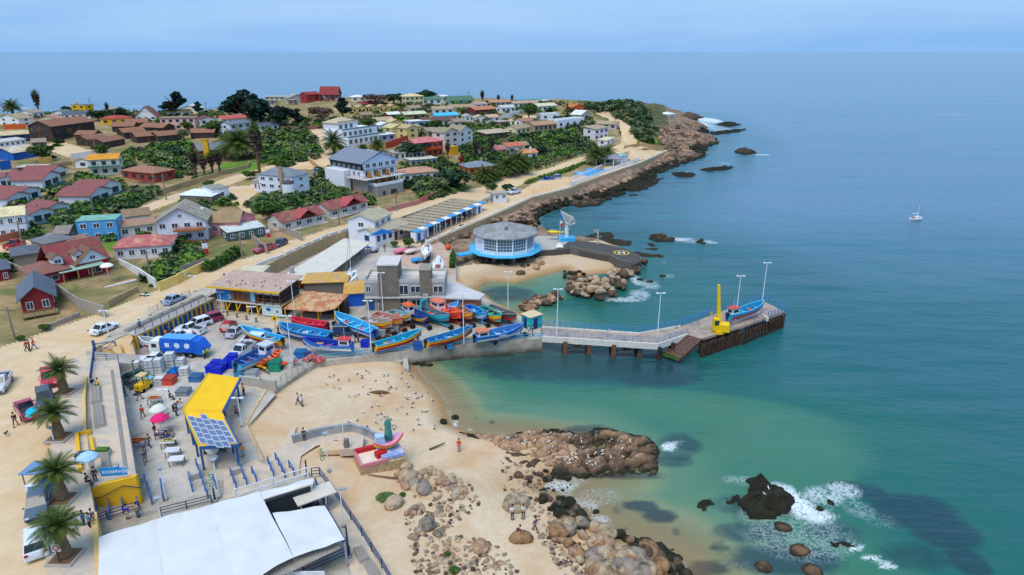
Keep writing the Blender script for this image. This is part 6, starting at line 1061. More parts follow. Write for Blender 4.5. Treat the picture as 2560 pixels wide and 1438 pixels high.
# vehicles
TY=M((28,28,30),.9,.1); RIM=M((150,154,160),.35,.08,metal=.6); LT=M((226,226,220),.2,.02); RLT=M((170,24,24),.3,.05); DG=M((28,34,42),.1,.1,spec=.7); PAINT={}
def paint(c): return M(c,.3,.03,.5,spec=.5,coat=.5)
def rect(x,y,z,hw): return [(x,-hw,z),(x,hw,z)]
CARP={}
def car_proto(kind):
    L_,W_,H_={'sedan':(4.5,1.78,1.45),'hatch':(4.0,1.74,1.5),'suv':(4.6,1.88,1.72),'pickup':(5.2,1.88,1.78),'van':(4.2,1.75,1.85)}[kind]
    t=thing('car','x','car'); n=paint((200,200,200)); h=L_/2; be=.28
    bl=H_*.56 if kind!='van' else .95
    prof={'sedan':[(-h,.75),(-h+.15,bl),(-h*.5,bl+.05),(h*.45,bl),(h-.15,bl-.14),(h,.62)],'hatch':[(-h,.8),(-h+.08,bl+.05),(0,bl+.05),(h*.45,bl),(h-.12,bl-.12),(h,.6)],'suv':[(-h,.85),(-h+.08,bl+.05),(0,bl+.05),(h*.42,bl+.02),(h-.12,bl-.1),(h,.7)],'pickup':[(-h,.85),(-h+.03,bl),(-h*.2,bl),(h*.4,bl+.05),(h-.12,bl-.05),(h,.75)],'van':[(-h,.9),(-h+.05,1.0),(0,1.0),(h*.5,.98),(h-.15,.82),(h,.6)]}[kind]
    b=MB(); rings=[]
    for x,z in prof: hw=W_/2*(.9 if abs(x)>h-.05 else 1); rings.append([(x,-hw,be),(x,-hw,z*.8),(x,-hw*.94,z),(x,hw*.94,z),(x,hw,z*.8),(x,hw,be)])
    b.loft(rings); body=b.build('body',n,t)
    cab={'sedan':(-h*.62,-h*.36,h*.12,h*.42),'hatch':(-h*.92,-h*.7,h*.1,h*.45),'suv':(-h*.92,-h*.78,h*.1,h*.42),'pickup':(-h*.15,-h*.08,h*.2,h*.42),'van':(-h*.97,-h*.9,h*.28,h*.6)}[kind]
    zb=bl if kind!='van' else .95; g=MB(); g.loft([[(cab[0],-W_*.45,zb),(cab[3],-W_*.45,zb),(cab[3],W_*.45,zb),(cab[0],W_*.45,zb)],[(cab[1],-W_*.38,H_-.05),(cab[2],-W_*.38,H_-.05),(cab[2],W_*.38,H_-.05),(cab[1],W_*.38,H_-.05)]]); g.build('windows',DG,t)
    r=MB(); r.loft([[(cab[1]-.06,-W_*.39,H_-.06),(cab[2]+.02,-W_*.39,H_-.06),(cab[2]+.02,W_*.39,H_-.06),(cab[1]-.06,W_*.39,H_-.06)],[(cab[1]+.1,-W_*.35,H_+.02),(cab[2]-.12,-W_*.35,H_+.02),(cab[2]-.12,W_*.35,H_+.02),(cab[1]+.1,W_*.35,H_+.02)]])
    for s in(-1,1):
        for xa,xb in((cab[0],cab[1]),(cab[3],cab[2]),((cab[0]*.35+cab[3]*.65)-.3,(cab[1]*.35+cab[2]*.65)-.3)): r.beam((xa,s*W_*.452,zb),(xb,s*W_*.385,H_-.03),.09,.05)
        if kind=='van': r.add([(cab[0],s*W_*.46,zb),(h*.02,s*W_*.46,zb),(h*.02,s*W_*.395,H_-.03),(cab[1],s*W_*.395,H_-.03)],[(0,1,2,3) if s<0 else (3,2,1,0)])
    r.build('roof',n,t)
    if kind=='pickup':
        q=MB(); q.box((-h*.57,0,bl+.02),(h*.72,W_*.78,.05)); q.build('load_bed',M((50,54,60),.8,.1),t); q=MB(); [q.box((-h*.57,s*W_*.45,bl+.12),(h*.82,.1,.2)) for s in(-1,1)]; q.box((-h+.06,0,bl+.12),(.1,W_*.9,.2)); q.build('bed_sides',n,t)
    for x in(-h*.6,h*.62):
        for s in(-1,1): w=MB().tube((x,s*(W_/2-.2),.33),(x,s*(W_/2+.01),.33),.34,.34,12).build('wheel',TY,t); MB().tube((x,s*(W_/2-.02),.33),(x,s*(W_/2+.03),.33),.19,.19,8).build('rim',RIM,w)
    for s in(-1,1): MB().box((h-.06,s*W_*.36,prof[-1][1]),(.14,.34,.16)).build('headlight',LT,t); MB().box((-h+.03,s*W_*.38,.85),(.12,.28,.2)).build('tail_light',RLT,t); MB().box((cab[3]-.15,s*(W_/2+.06),zb+.05),(.14,.16,.12)).build('mirror',n,t)
    MB().box((h+.0,0,.45),(.1,W_*.8,.2)).build('bumper',M((60,62,66),.6,.1),t); MB().box((-h-.02,0,.6),(.05,.5,.14)).build('number_plate',PW,t)
    for k in kids(t):
        if k.name.split('.')[0] in('body','roof','mirror','bed_sides'): k.material_slots[0].link='OBJECT'; k.material_slots[0].material=n
    return t
def car(px,py,fx,fy,kind,c_,label,z=ZR,cat='car',group=None):
    if kind not in CARP: CARP[kind]=[tree_of(car_proto(kind)),0]
    pr=CARP[kind]; a=P(px,py,z) if z is not None else G(px,py); f=P(fx,fy,a.z); rz=math.atan2(f.y-a.y,f.x-a.x)
    if pr[1]==0: t=pr[0][0]; pr[1]=1; t.location=a; t.rotation_euler=(0,0,rz)
    else: t=dup(pr[0],None,a,rz)
    t['label']=label; t['category']=cat; m=paint(c_); t.name={'pickup':'pickup_truck','van':'van'}.get(kind,'car')
    for k in kids(t):
        if k.material_slots and k.material_slots[0].link=='OBJECT': k.material_slots[0].material=m
    return t
car(262,828,300,812,'sedan',(224,228,232),'white sedan driving on the dirt road beside a lamp post')
car(436,755,460,744,'sedan',(150,168,196),'silver blue sedan parked above the storage doors')
car(38,618,62,608,'pickup',(190,26,40),'red pickup on the upper road at the left edge',None,'pickup'); car(144,592,166,580,'hatch',(40,52,76),'dark navy hatchback on the upper road below the duplexes',None)
car(662,628,640,634,'pickup',(176,60,72),'old faded red pickup parked by the tall hedge',None,'pickup'); car(701,614,684,622,'hatch',(36,54,86),'dark blue hatchback behind the faded red pickup',None)
car(795,432,814,428,'sedan',(120,150,170),'grey blue car in the drive of the black and white hotel',None)
car(1286,484,1268,488,'pickup',(214,220,226),'white pickup beside the gatehouse',4.0,'pickup'); car(1368,454,1350,456,'pickup',(20,80,170),'bright blue pickup parked by the pool hedge',4.3,'pickup'); car(1388,449,1370,451,'suv',(150,150,190),'pale violet van behind the bright blue pickup',4.3)
car(524,806,500,812,'suv',(150,20,56),'dark crimson SUV at the end of the parked row',ZQ); car(496,818,470,826,'suv',(220,226,232),'white SUV second in the parked row',ZQ); car(478,832,448,828,'pickup',(222,228,234),'white pickup third in the parked row with dark load bed',ZQ,'pickup'); car(444,846,420,852,'sedan',(226,230,236),'white sedan nearest in the parked row behind the truck',ZQ)
car(572,822,580,812,'hatch',(176,44,44),'red hatchback standing alone in the car park',ZQ); car(590,836,604,826,'sedan',(172,174,184),'silver sedan beside the red hatchback',ZQ)
car(634,858,612,856,'van',(220,226,232),'small white delivery van next to the orange and red boat',ZQ,'van'); car(866,838,900,838,'van',(44,62,92),'dark navy minibus behind the boats',ZQ,'van'); car(606,886,590,896,'pickup',(200,206,214),'white pickup half hidden behind the blue crates',ZQ,'pickup'); car(384,905,356,905,'sedan',(220,226,232),'white car behind the caged tanks, in front of the garbage truck',ZQ)
car(124,955,126,978,'suv',(196,24,52),'crimson SUV parked under the first palm'); car(114,1006,116,1028,'suv',(70,76,84),'dark grey SUV hidden behind the second palm'); car(68,1034,58,1018,'pickup',(170,60,90),'maroon pickup carrying a turquoise boat',ZR,'pickup'); car(4,968,-10,990,'pickup',(204,210,216),'white pickup cut by the left edge of the picture',ZR,'pickup'); car(98,1274,94,1300,'suv',(84,98,114),'slate grey SUV between the booth and the white one'); car(94,1366,93,1330,'suv',(222,228,236),'white SUV beside the fourth palm')
t=cov(82,1052,ZR,2.6,(40,180,200),'turquoise dinghy in the bed of the maroon pickup',R(-70),name='dinghy',wd=1.3,ht=.7); t.location.z+=.35; [bpy.data.objects.remove(k) for k in kids(t) if k.name.startswith(('cradle','wheel'))]
# garbage truck
a=P(398,884,ZQ); f=P(510,890,ZQ); L_=9.0; t=thing('garbage_truck','large bright blue garbage truck with white cab and round emblems','garbage truck',a,math.atan2(f.y-a.y,f.x-a.x)); t.scale=(.9,.85,.85); BT=M((20,96,200),.45,.06,1,coat=.3); WC=M((228,228,220),.4,.04,coat=.3)
MB().loft([[(-.9,y,.6),(1.1,y,.6),(1.1,y,3.0),(-.55,y,3.0),(-.95,y,1.7)] for y in(-1.2,1.2)]).build('cab',WC,t); MB().box((-.55,0,2.2),(.5,2.1,.8),tx=.6).build('windscreen',DG,t); [MB().box((.1,s*1.21,2.15),(.9,.05,.75)).build('cab_window',DG,t) for s in(-1,1)]
MB().loft([[(1.35,y,1.1),(7.2,y,1.1),(7.2,y,3.6),(1.35,y,3.6)] for y in(-1.25,1.25)]).build('container',BT,t); MB().box((4.3,0,3.65),(5.6,2.2,.12)).build('container_roof',M((90,160,220),.5,.05),t); MB().loft([[(7.2,y,.9),(8.6,y,.7),(9.3,y,1.6),(8.2,y,3.3),(7.2,y,3.5)] for y in(-1.2,1.2)]).build('hopper',BT,t)
MB().box((4.3,0,.9),(8,.9,.3)).build('chassis',M((40,42,46),.8,.1),t)
for x in(.2,5.2,6.6):
    for s in(-1,1): w=MB().tube((x,s*.85,.52),(x,s*1.25,.52),.52,.52,14).build('wheel',TY,t); MB().tube((x,s*1.2,.52),(x,s*1.27,.52),.28,.28,10).build('rim',RIM,w)
for x,sh in((2.6,'sq'),(4.4,'o'),(6.2,'o')):
    q=MB();
    if sh=='sq': q.box((x,-1.27,2.4),(.8,.03,.8))
    else: q.loft([[(x+.5*cos(2*PI*i/14),y,2.4+.5*sin(2*PI*i/14)) for i in range(14)] for y in(-1.25,-1.29)])
    q.build('emblem',M((214,226,236),.5,.05),t)
q=MB(); [q.box((1.8+.45*i,-1.27,1.7+.9*((i*7)%3)/2+.2),(.28,.02,.05)) for i in range(12)]; q.build('wave_marks',M((150,190,230),.5,.05),t)
# forklift and other machines
t=thing('forklift','yellow forklift with open cab in the net yard','forklift',P(360,975,ZQ),R(80)); MB().box((0,0,.75),(2.0,1.2,.9)).build('body',M((226,176,20),.6,.08),t); [MB().box((x,y,1.7),(.08,.08,1.4)).build('cab_post',DKM,t) for x in(-.4,.6) for y in(-.5,.5)]; MB().box((.1,0,2.35),(1.3,1.2,.1)).build('cab_roof',M((210,180,130),.7,.1),t); [MB().tube((x,s*.45,.3),(x,s*.65,.3),.3,.3,10).build('wheel',TY,t) for x in(-.7,.7) for s in(-1,1)]; MB().box((-1.3,0,.1),(.9,.8,.08)).build('fork',DKM,t)
# fishing boats
def fboat(stern,bow,label,top,strip,low,ins,bm=2.05,z=ZQ,lift=.75,cabin=None,motor=True,cargo=None,trailer=None,zz=1.35,arch=None,txt=None,name='fishing_boat',group='fishing boats hauled out on the quay'):
    s_,b_=P(stern[0],stern[1],z+lift+1.0),P(bow[0],bow[1],z+lift+1.2); d=b_-s_; d.z=0; Lb=d.length; rz=math.atan2(d.y,d.x); t=thing(name,label,'fishing boat',(s_.x,s_.y,z),rz,group); K=12; rr=[]; hh=zz
    def hb(u): return bm/2*((.78+.22*min(u/.4,1))*(1-max(0,(u-.55)/.45)**2.1))+.02
    def sh(u): return lift+hh*(.9+.05*u+.75*max(0,u-.4)**1.7*1.6)
    def kl(u): return lift+.05+hh*.75*max(0,(u-.8)/.2)**1.6
    for k in range(K+1):
        u=k/K; x=Lb*u; g=hb(u); s1=sh(u); k1=kl(u); H1=s1-k1; rr.append([(x,-g,s1),(x-.02,-g*.99,s1-.13*1),(x-.02*H1,-g*.95,s1-H1*.42),(x-.12*H1,-g*.8,k1+H1*.22),(x-.2*H1,0,k1),(x-.12*H1,g*.8,k1+H1*.22),(x-.02*H1,g*.95,s1-H1*.42),(x-.02,g*.99,s1-.13),(x,g,s1)])
    b=MB(); ms=[1,0,2,2,2,2,0,1]
    for k in range(K):
        for j in range(8): b.add([rr[k][j],rr[k+1][j],rr[k+1][j+1],rr[k][j+1]],[(3,2,1,0)],ms[j])
    b.add(rr[0],[tuple(range(9))],0); b.build('hull',[M(top,.5,.1,1.5,spec=.4),M(strip,.5,.08,1.5),M(low,.55,.12,1.5)],t)
    b=MB(); inn=[]
    for k in range(K+1): u=k/K; x=Lb*u; g=max(.01,hb(u)-.1); fz=min(sh(u)-.12,lift+.42+max(0,u-.8)*1.6); inn.append([(x*.99+.04,-g,sh(u)-.02),(x*.99+.04,-g*.86,fz),(x*.99+.04,g*.86,fz),(x*.99+.04,g,sh(u)-.02)])
    for k in range(K):
        for j in range(3): b.add([inn[k][j],inn[k+1][j],inn[k+1][j+1],inn[k][j+1]],[(0,1,2,3)])
    b.add(inn[0],[(0,1,2,3)]); b.build('interior',M(ins,.6,.18,2.5),t)
    b=MB();
    for k in range(K): [b.beam(rr[k][j],rr[k+1][j],.13,.09) for j in(0,8)]
    b.beam(rr[0][0],rr[0][8],.13,.09); b.build('gunwale',M(tuple(min(255,int(v*1.15+18)) for v in ins),.5,.08),t)
    for u in(.22,.42,.62,.8): MB().box((Lb*u,0,lift+.82+.2*max(0,u-.6)),(.28,hb(u)*1.8,.07)).build('thwart',M(tuple(min(255,int(v*1.2+20)) for v in ins),.6,.1),t)
    if motor: m=MB(); m.box((-.3,0,lift+1.15),(.5,.42,.6),tx=.8); m.box((-.4,0,lift+.5),(.22,.16,1.0)); m.build('outboard_motor',M((40,42,50),.4,.1),t)
    if cabin:
        u,cw,ch,cc,rc=cabin; cb=MB(); cb.box((Lb*u,0,lift+.6+ch/2),(cw,bm*.62,ch),tx=.92,ty=.92); co_=cb.build('cabin',M(cc,.5,.05),t); MB().box((Lb*u,0,lift+.64+ch),(cw+.25,bm*.62+.2,.1)).build('cabin_roof',M(rc,.6,.1),co_)
        g=MB(); g.box((Lb*u,0,lift+.6+ch*.68),(cw*.7,bm*.62+.02,ch*.3)); g.box((Lb*u,0,lift+.6+ch*.68),(cw*.97+.03,bm*.4,ch*.3)); g.build('cabin_window',DG,co_); MB().tube((Lb*u,0,lift+.6+ch),(Lb*u,0,lift+2.4+ch),.03,.02,5).build('aerial',PW,co_)
    if arch: m=MB(); a0=.12; [m.beam((Lb*a0,s*bm*.36,lift+1),(Lb*a0,s*bm*.3,lift+2.9),.2) for s in(-1,1)]; m.beam((Lb*a0,-bm*.3,lift+2.9),(Lb*a0,bm*.3,lift+2.9),.25); m.build('stern_arch',M(arch,.6,.1),t); MB().box((Lb*a0,0,lift+2.2),(.06,bm*.5,1.1)).build('arch_screen',M((90,110,120),.8,.15),t)
    rb=random.Random(int(stern[0]*7+stern[1]))
    for i,cc in enumerate(cargo or ()):
        u=.18+.6*(i+.5)/len(cargo); x,y=Lb*u,rb.uniform(-.35,.35); q=MB()
        for _ in range(5): q.ball((x+rb.uniform(-.35,.35),y+rb.uniform(-.3,.3),lift+.62+rb.uniform(0,.15)),(rb.uniform(.22,.4),rb.uniform(.2,.35),rb.uniform(.15,.28)),7,4)
        q.build('cargo_pile',M(cc,.9,.3,5),t)
    if txt: sg=-1 if cos(rz)>0 else 1; text(txt[0],.36,t,(Lb*.5,sg*(hb(.5)*.985+.03),sh(.5)-.36),(PI/2,0,0 if sg<0 else PI),M(txt[1],.6,.03),ext=.02)
    if trailer:
        tr=thing('boat_trailer',trailer,'boat trailer',(s_.x,s_.y,z),rz,'boat trailers under the fishing boats'); TM=M(top if sum(top)<420 else (120,50,40),.7,.15)
        b=MB(); [b.beam((Lb*.25,s*.5,lift-.15),(Lb*1.06,0,.45),.12) for s in(-1,1)]; b.beam((Lb*.3,-.9,lift-.2),(Lb*.3,.9,lift-.2),.12); b.beam((Lb*.72,-.4,.6),(Lb*.72,.4,.6),.1); b.build('frame',TM,tr)
        for x,y in((Lb*.35,-.95),(Lb*.35,.95),(Lb*1.05,-.22),(Lb*1.05,.22)): MB().tube((x,y-.1,.38),(x,y+.1,.38),.38,.38,10).build('wheel',TY,tr)
    return t
YL=(232,170,30); RB=(190,34,30); OB=(222,92,32); CYN=(30,170,190); BLU=(24,96,180); WT=(226,226,230); LB=(70,170,206)
NET=(90,110,110)
fboat((703,850),(603,824),'red hulled boat with yellow band and sky blue inside, left end of the row',YL,(40,150,170),(176,30,30),(60,160,210),cargo=(OB,NET,(60,120,180),OB))
fboat((824,838),(698,816),'long blue and white boat with pink waterline and pale blue thwarts',BLU,(110,180,210),(216,206,214),(40,130,180),bm=2.6,cargo=((150,60,60),(200,200,200),NET),trailer='dark trailer under the long blue and white boat')
fboat((816,812),(728,802),'crimson boat half hidden behind the long blue and white one',(200,24,46),(230,60,70),(150,20,40),(196,40,60),cargo=((70,60,80),(50,60,80),OB))
fboat((934,829),(838,789),'tilted blue boat with white lower hull by the grey towers',(30,100,190),(110,190,220),(214,214,224),(60,160,206),bm=2.6,cargo=(OB,(60,140,190),OB),trailer='trailer under the tilted blue boat')
fboat((880,864),(757,854),'blue and white boat with red roofed wheelhouse at the stern near the quay edge',(40,120,190),(200,214,220),(224,226,228),(24,50,150),cabin=(.14,1.7,1.5,WT,(200,60,60)),cargo=((220,80,40),(190,60,50),YL),txt=('DON VITO',(230,236,240)),motor=False)
fboat((674,818),(638,826),'small navy blue rowing boat behind the red hulled boat',(40,90,150),(60,110,170),(30,60,110),(36,70,120),bm=1.5,zz=.7,motor=False,name='rowing_boat')
fboat((592,912),(684,868),'blue boat with small white wheelhouse at the bow beside the blue crates',(70,160,200),(150,200,220),(206,200,190),(40,80,140),bm=2.8,cabin=(.8,1.7,1.7,WT,(190,200,206)),cargo=((130,50,80),(60,70,100)))
fboat((646,900),(702,872),'small orange boat with yellow lower hull beside the tank crates',(226,90,30),(230,110,50),(216,170,30),(214,80,40),bm=1.7,zz=.8,motor=False,cargo=((200,200,196),))
ROW=[((938,785),(1007,803),'orange and yellow boat with grey deck and yellow float',(214,96,44),(224,120,70),YL,(170,120,110),((130,134,140),(236,190,60)),{}),
((905,797),(981,811),'yellow boat with orange keel lying in front of the orange one',YL,(40,110,150),(206,80,30),(150,140,130),((200,190,180),(206,80,50),NET),{}),
((975,780),(1028,794),'yellow boat with turquoise rim and red buoys on board',YL,(110,190,190),(176,40,36),(120,150,150),((200,40,60),(190,60,60),(190,180,170)),{}),
((1012,772),(1070,797),'blue and yellow boat with orange roofed white wheelhouse',(30,70,150),(40,80,160),YL,(30,60,120),((214,110,110),(180,60,70)),dict(cabin=(.16,2.0,1.5,WT,(226,100,36)))),
((1052,772),(1123,796),'turquoise boat with tall stern arch and red crate',CYN,(110,210,216),(30,130,160),(90,110,120),((226,50,36),(140,140,130)),dict(arch=(60,190,196))),
((1086,762),(1153,790),'red and orange boat with wide white wheelhouse, widest of the row',(214,60,44),(236,120,70),(196,40,50),(226,80,40),((226,70,30),(230,120,110)),dict(cabin=(.14,2.4,1.5,WT,(222,120,90)),bm=2.7)),
((1145,770),(1181,791),'small yellow boat with orange floats right of the red one',YL,(214,110,60),(200,80,30),(150,100,80),((226,90,30),(214,80,40)),{}),
((1168,766),(1217,791),'blue boat with white keel and pale green floats',(50,150,206),(120,190,220),(206,210,216),(30,110,180),((110,190,200),(170,200,120)),{}),
((1206,768),(1253,799),'yellow boat covered by a flat teal tarpaulin',YL,(60,170,150),(200,100,30),(40,150,130),(),{}),
((1222,766),(1292,795),'red hulled boat with black grey inside nearest the kiosk',(60,64,66),(214,180,60),(190,36,40),(100,104,104),((190,190,186),(120,126,130)),{})]
for a,b_,l,c1,c2,c3,c4,cg,kw in ROW: fboat(a,b_,l,c1,c2,c3,c4,cargo=cg,motor=False,trailer='trailer of the '+' '.join(l.split()[:7]),**kw)
fboat((1122,768),(1146,762),'blue boat tip showing behind the red and orange one',(24,100,200),(60,150,220),(30,90,170),(70,150,200),bm=1.8,motor=False)
fboat((938,864),(1054,832),'red hulled boat with yellow band and turquoise inside on the quay edge',YL,(60,170,180),(196,30,30),(30,150,180),cargo=((200,110,60),(110,120,170),NET,OB),lift=.6)
fboat((1068,854),(1182,824),'mustard yellow boat with blue inside and white oar at the stern',(226,150,30),(40,130,160),(190,60,36),(40,120,170),cargo=(OB,(220,220,190),(120,130,170)),lift=.6,trailer='red trailer under the mustard yellow boat')
fboat((1190,842),(1308,818),'long bright blue boat with white lower hull and orange topped wheelhouse',(30,100,180),(40,120,200),(220,214,200),(60,120,180),bm=2.4,cabin=(.13,1.8,1.3,WT,(214,120,80)),cargo=(NET,(200,200,190),(150,130,120)),txt=('MOISES II',(236,240,244)),lift=.6,trailer='trailer under the long bright blue boat')
fboat((1822,787),(1909,760),'light blue boat with white wheelhouse and red funnel standing on the pier',(40,150,190),(120,200,220),(196,70,60),(50,150,190),z=ZP,cabin=(.12,1.8,1.5,WT,(190,80,70)),cargo=((60,130,180),(200,70,60)),lift=.8,group=None)
fboat((425,858),(348,852),'white and red skiff behind the garbage truck',(206,206,204),(226,226,226),(176,50,36),(176,180,180),bm=1.8,group=None,cargo=((190,190,190),))
# gear: crates, tanks, nets
def crate(px,py,c_,label,s=1.1,z=ZQ,group=None,rz=0,n=1,h=1.0,cage=False,name='crate',cat='crate'):
    p=P(px,py,z)
    for k in range(n):
        t=thing(name,label if n==1 else label+(', lower' if k==0 else ', upper'),cat,p+Vector((0,0,k*(h+.03))),rz,group); MB().box((0,0,h*.5),(s,s,h*.96),tx=.97,ty=.97).build('body',M(c_,.6,.08),t)
        if cage: b=MB(); [b.beam((x,y,0),(x,y,h),.06) for x in(-s/2,0,s/2) for y in(-s/2,s/2)]; [b.beam((-s/2,y,z_),(s/2,y,z_),.05) for y in(-s/2,s/2) for z_ in(.05,h/2,h)]; [b.beam((x,-s/2,z_),(x,s/2,z_),.05) for x in(-s/2,s/2) for z_ in(.05,h/2,h)]; b.build('cage',M((150,156,160),.5,.1),t)
        else: MB().box((0,0,h*.97),(s+.08,s+.08,.1)).build('rim',M(tuple(int(v*.8) for v in c_),.6,.08),t)
UB=(16,40,200)
for x,y,n,l in((529,930,1,'left front'),(546,934,1,'middle front'),(541,918,1,'left back'),(560,922,1,'centre'),(572,912,1,'right back'),(585,918,2,'stack of two at the right end')): crate(x,y,UB,'royal blue fish bin, '+l+', by the yellow roof',1.25,group='royal blue fish bins',n=n,h=1.05,name='fish_bin',cat='bin')
for x,y,n,l in((378,932,2,'white caged tank, left end of the double stack'),(398,930,2,'white caged tank, right end of the double stack'),(428,915,2,'cream caged tank carrying green nets on top'),(452,912,1,'cream caged tank beside the double stack'),(462,935,1,'white caged tank standing apart by the lamp post'),(400,960,1,'white caged tank under the pale blue tarpaulin'),(325,922,1,'grey caged tank against the plaza wall, first'),(340,920,1,'grey caged tank against the plaza wall, second')): crate(x,y,(206,206,200),l,1.25,cage=True,n=n,h=1.05,name='tank',cat='tank',rz=.15)
crate(424,958,(206,70,50),'red orange crate on a dark green base beside the blue tarpaulin',1.6); crate(913,866,UB,'royal blue bin at the quay edge behind the lamp post',1.2); crate(1045,872,(30,90,170),'blue box by the quay railing near the striped buoy',1.3); crate(1122,868,(30,120,170),'long blue box below the mustard yellow boat',1.5,h=.7); crate(988,832,(150,156,160),'grey machine box in front of the yellow boats',1.2); crate(955,838,(170,174,176),'light grey crate beside the man in white',1.3); crate(648,905,(190,196,190),'pale grey fish box full of gear near the orange boat',1.8,h=.8); crate(690,925,(30,140,110),'round green tub beside the gear fence',1.6,h=1.5,name='tub',cat='tub'); crate(717,912,(206,206,196),'white fish box filled with nets at the fence corner',2.2,h=.9); crate(600,938,(30,130,180),'blue tub behind the top of the yellow roof',1.3,h=.9,name='tub',cat='tub'); crate(630,940,(180,184,186),'grey box between the tubs behind the yellow roof',1.6,h=.8); crate(492,950,(60,110,160),'slatted blue pallet box left of the yellow roof top',1.6,h=.8); crate(752,890,(30,120,180),'blue lidded box on top of the fish gear',1.6,h=.9); crate(1140,762,(220,220,214),'white water tank on the quay before the brick annex',1.6,h=1); crate(1190,758,(220,60,40),'bright red tall drum by the brick annex',.9,h=1.3,name='drum',cat='drum'); crate(460,985,(130,140,146),'grey open box beside the white planter kerb',1.6,h=.7)
def heap(px,py,rx,ry,c_,label,z=ZQ,name='net_pile',h=.7,seed=1,n=22):
    r_=random.Random(seed); b=MB()
    for _ in range(n): a=r_.random()*6.28; q=r_.random()**.6; b.ball((rx*q*cos(a),ry*q*sin(a),r_.uniform(.1,h)*(1.1-q)),(r_.uniform(.3,.7),r_.uniform(.3,.6),r_.uniform(.2,.4)),7,4)
    o=b.build(name,M(c_,.95,.35,4,alt=tuple(int(v*.6) for v in c_),altf=.5)); o.location=P(px,py,z); tag(o,label,'nets' if 'net' in name else 'tarpaulin')
heap(322,945,1.6,3.0,(70,90,84),'dark heap of nets against the plaza wall'); heap(350,940,2.2,1.8,(60,110,110),'teal green heap of nets in the gear yard',seed=2); heap(368,950,2.0,1.0,(150,170,140),'pale green heap of nets with blue patch',seed=3); heap(345,962,1.8,1.2,(90,96,100),'grey heap of ropes beside the forklift',seed=4); heap(386,956,1.7,.9,(140,200,220),'pale blue tarpaulin bundle over the tanks',name='tarpaulin',seed=5,h=1.4); heap(440,935,1.1,1.1,(20,120,210),'bright blue tarpaulin heap beside the white tanks',name='tarpaulin',seed=6,h=1.1); heap(770,890,1.8,1.0,(80,90,170),'violet blue nets beside the pink tarpaulin',seed=7); heap(784,903,1.6,1.0,(216,110,110),'pink tarpaulin heap at the fence corner',name='tarpaulin',seed=8,h=1.2); heap(700,905,1.5,1.0,(120,150,130),'grey green net pile between the boats and the fence',seed=9); heap(900,832,1.5,.9,(120,120,110),'brown net pile behind the tilted blue boat',seed=10); heap(965,848,1.6,.8,(70,60,50),'dark net pile with yellow edge in front of the boats',seed=11,h=.4)
for (a_,b_),c_,l in((((630,915),(668,935)),(232,160,30),'yellow canoe leaning beside the green tub'),(((680,925),(745,915)),(226,80,30),'red and yellow canoe lying by the fence')): p,q=P(*a_,ZQ),P(*b_,ZQ); cov((a_[0]+b_[0])/2,(a_[1]+b_[1])/2,ZQ,(q-p).length,c_,l,math.atan2((q-p).y,(q-p).x),name='canoe',wd=.9,ht=.6)
railing(wl([(690,978),(745,935),(795,897)],ZQ),ZQ,1.6,M((170,160,146),.8,.15),'wire mesh fence with rusty frame above the beach',step=1.2,rails=4,name='fence',cat='fence',th=.05)
railing(wl([(795,899),(900,890),(1000,879),(1160,861),(1355,844)],ZQ),ZQ,.8,M((50,150,190),.5,.1),'blue pipe railing along the top of the quay wall',step=5,rails=2,th=.1)
railing(wl([(655,975),(650,960),(600,958)],ZQ),ZQ+1.4,.7,GR,'grey guard rail behind the beach steps',step=2,rails=2)
for x,y,c_,l,s in((1190,838,(226,110,50),'orange buoy on the roof of the wheelhouse',.35),(440,838,(236,90,30),'orange float behind the white sedan',.4),(930,868,(206,214,220),'white float by the quay edge, left one',.3),(938,870,(206,214,220),'white float by the quay edge, right one',.3),(1120,625,(226,80,40),'orange red buoy by the footbridge',.7)): o=MB().ball((0,0,s),s,10,7).build('buoy',M(c_,.5,.06)); o.location=P(x,y,ZQ+.02); tag(o,l,'buoy')
# vegetation
FO={k:M(c,.9,.42,2.2,alt=a,altf=.52,spec=.1) for k,c,a in(('green',(84,112,54),(58,86,44)),('bright',(106,138,56),(80,112,46)),('olive',(122,132,92),(94,108,70)),('dark',(62,88,60),(46,70,50)),('cyp',(46,68,56),(34,54,46)),('brown',(104,84,78),(84,70,62)),('palm',(84,100,44),(62,80,40)),('skirt',(126,108,98),(98,84,78)),('purple',(150,60,130),(110,60,90)))}
BK=M((104,84,66),.95,.25,3)
def leaves(rg,lobes,n,s,flat=.0):
    b=MB(); tot=sum(l[3]*l[4]*l[5] for l in lobes)
    for (x,y,z,a,b_,c_) in lobes:
        for _ in range(max(6,int(n*a*b_*c_/tot))):
            u=rg.gauss(0,1),rg.gauss(0,1),rg.gauss(0,1); l=math.sqrt(sum(q*q for q in u))+1e-6; r=rg.random()**.28
            p=Vector((x+a*u[0]/l*r,y+b_*u[1]/l*r,z+c_*abs(u[2] if rg.random()<.82 else -u[2])/l*r*(1 if u[2]>-.6 or rg.random()<.5 else -1)))
            d=Vector((rg.uniform(-1,1),rg.uniform(-1,1),rg.uniform(-.5,.5)*(1-flat))); d.normalize(); e=d.cross(Vector((rg.uniform(-1,1),rg.uniform(-1,1),rg.uniform(.2,1.4)))); e.normalize()
            k=s*rg.uniform(.6,1.3); b.add([p-d*k-e*k*.5,p+d*k-e*k*.6,p+d*k*.8+e*k*.6,p-d*k*.7+e*k*.5],[(0,1,2,3)])
    return b
def lobset(rg,n,R_,h,up=0): return [(rg.uniform(-1,1)*R_*.55,rg.uniform(-1,1)*R_*.55,up+rg.uniform(.0,.35)*h,R_*rg.uniform(.4,.62),R_*rg.uniform(.4,.62),h*rg.uniform(.42,.75)) for _ in range(n)]
VP={}
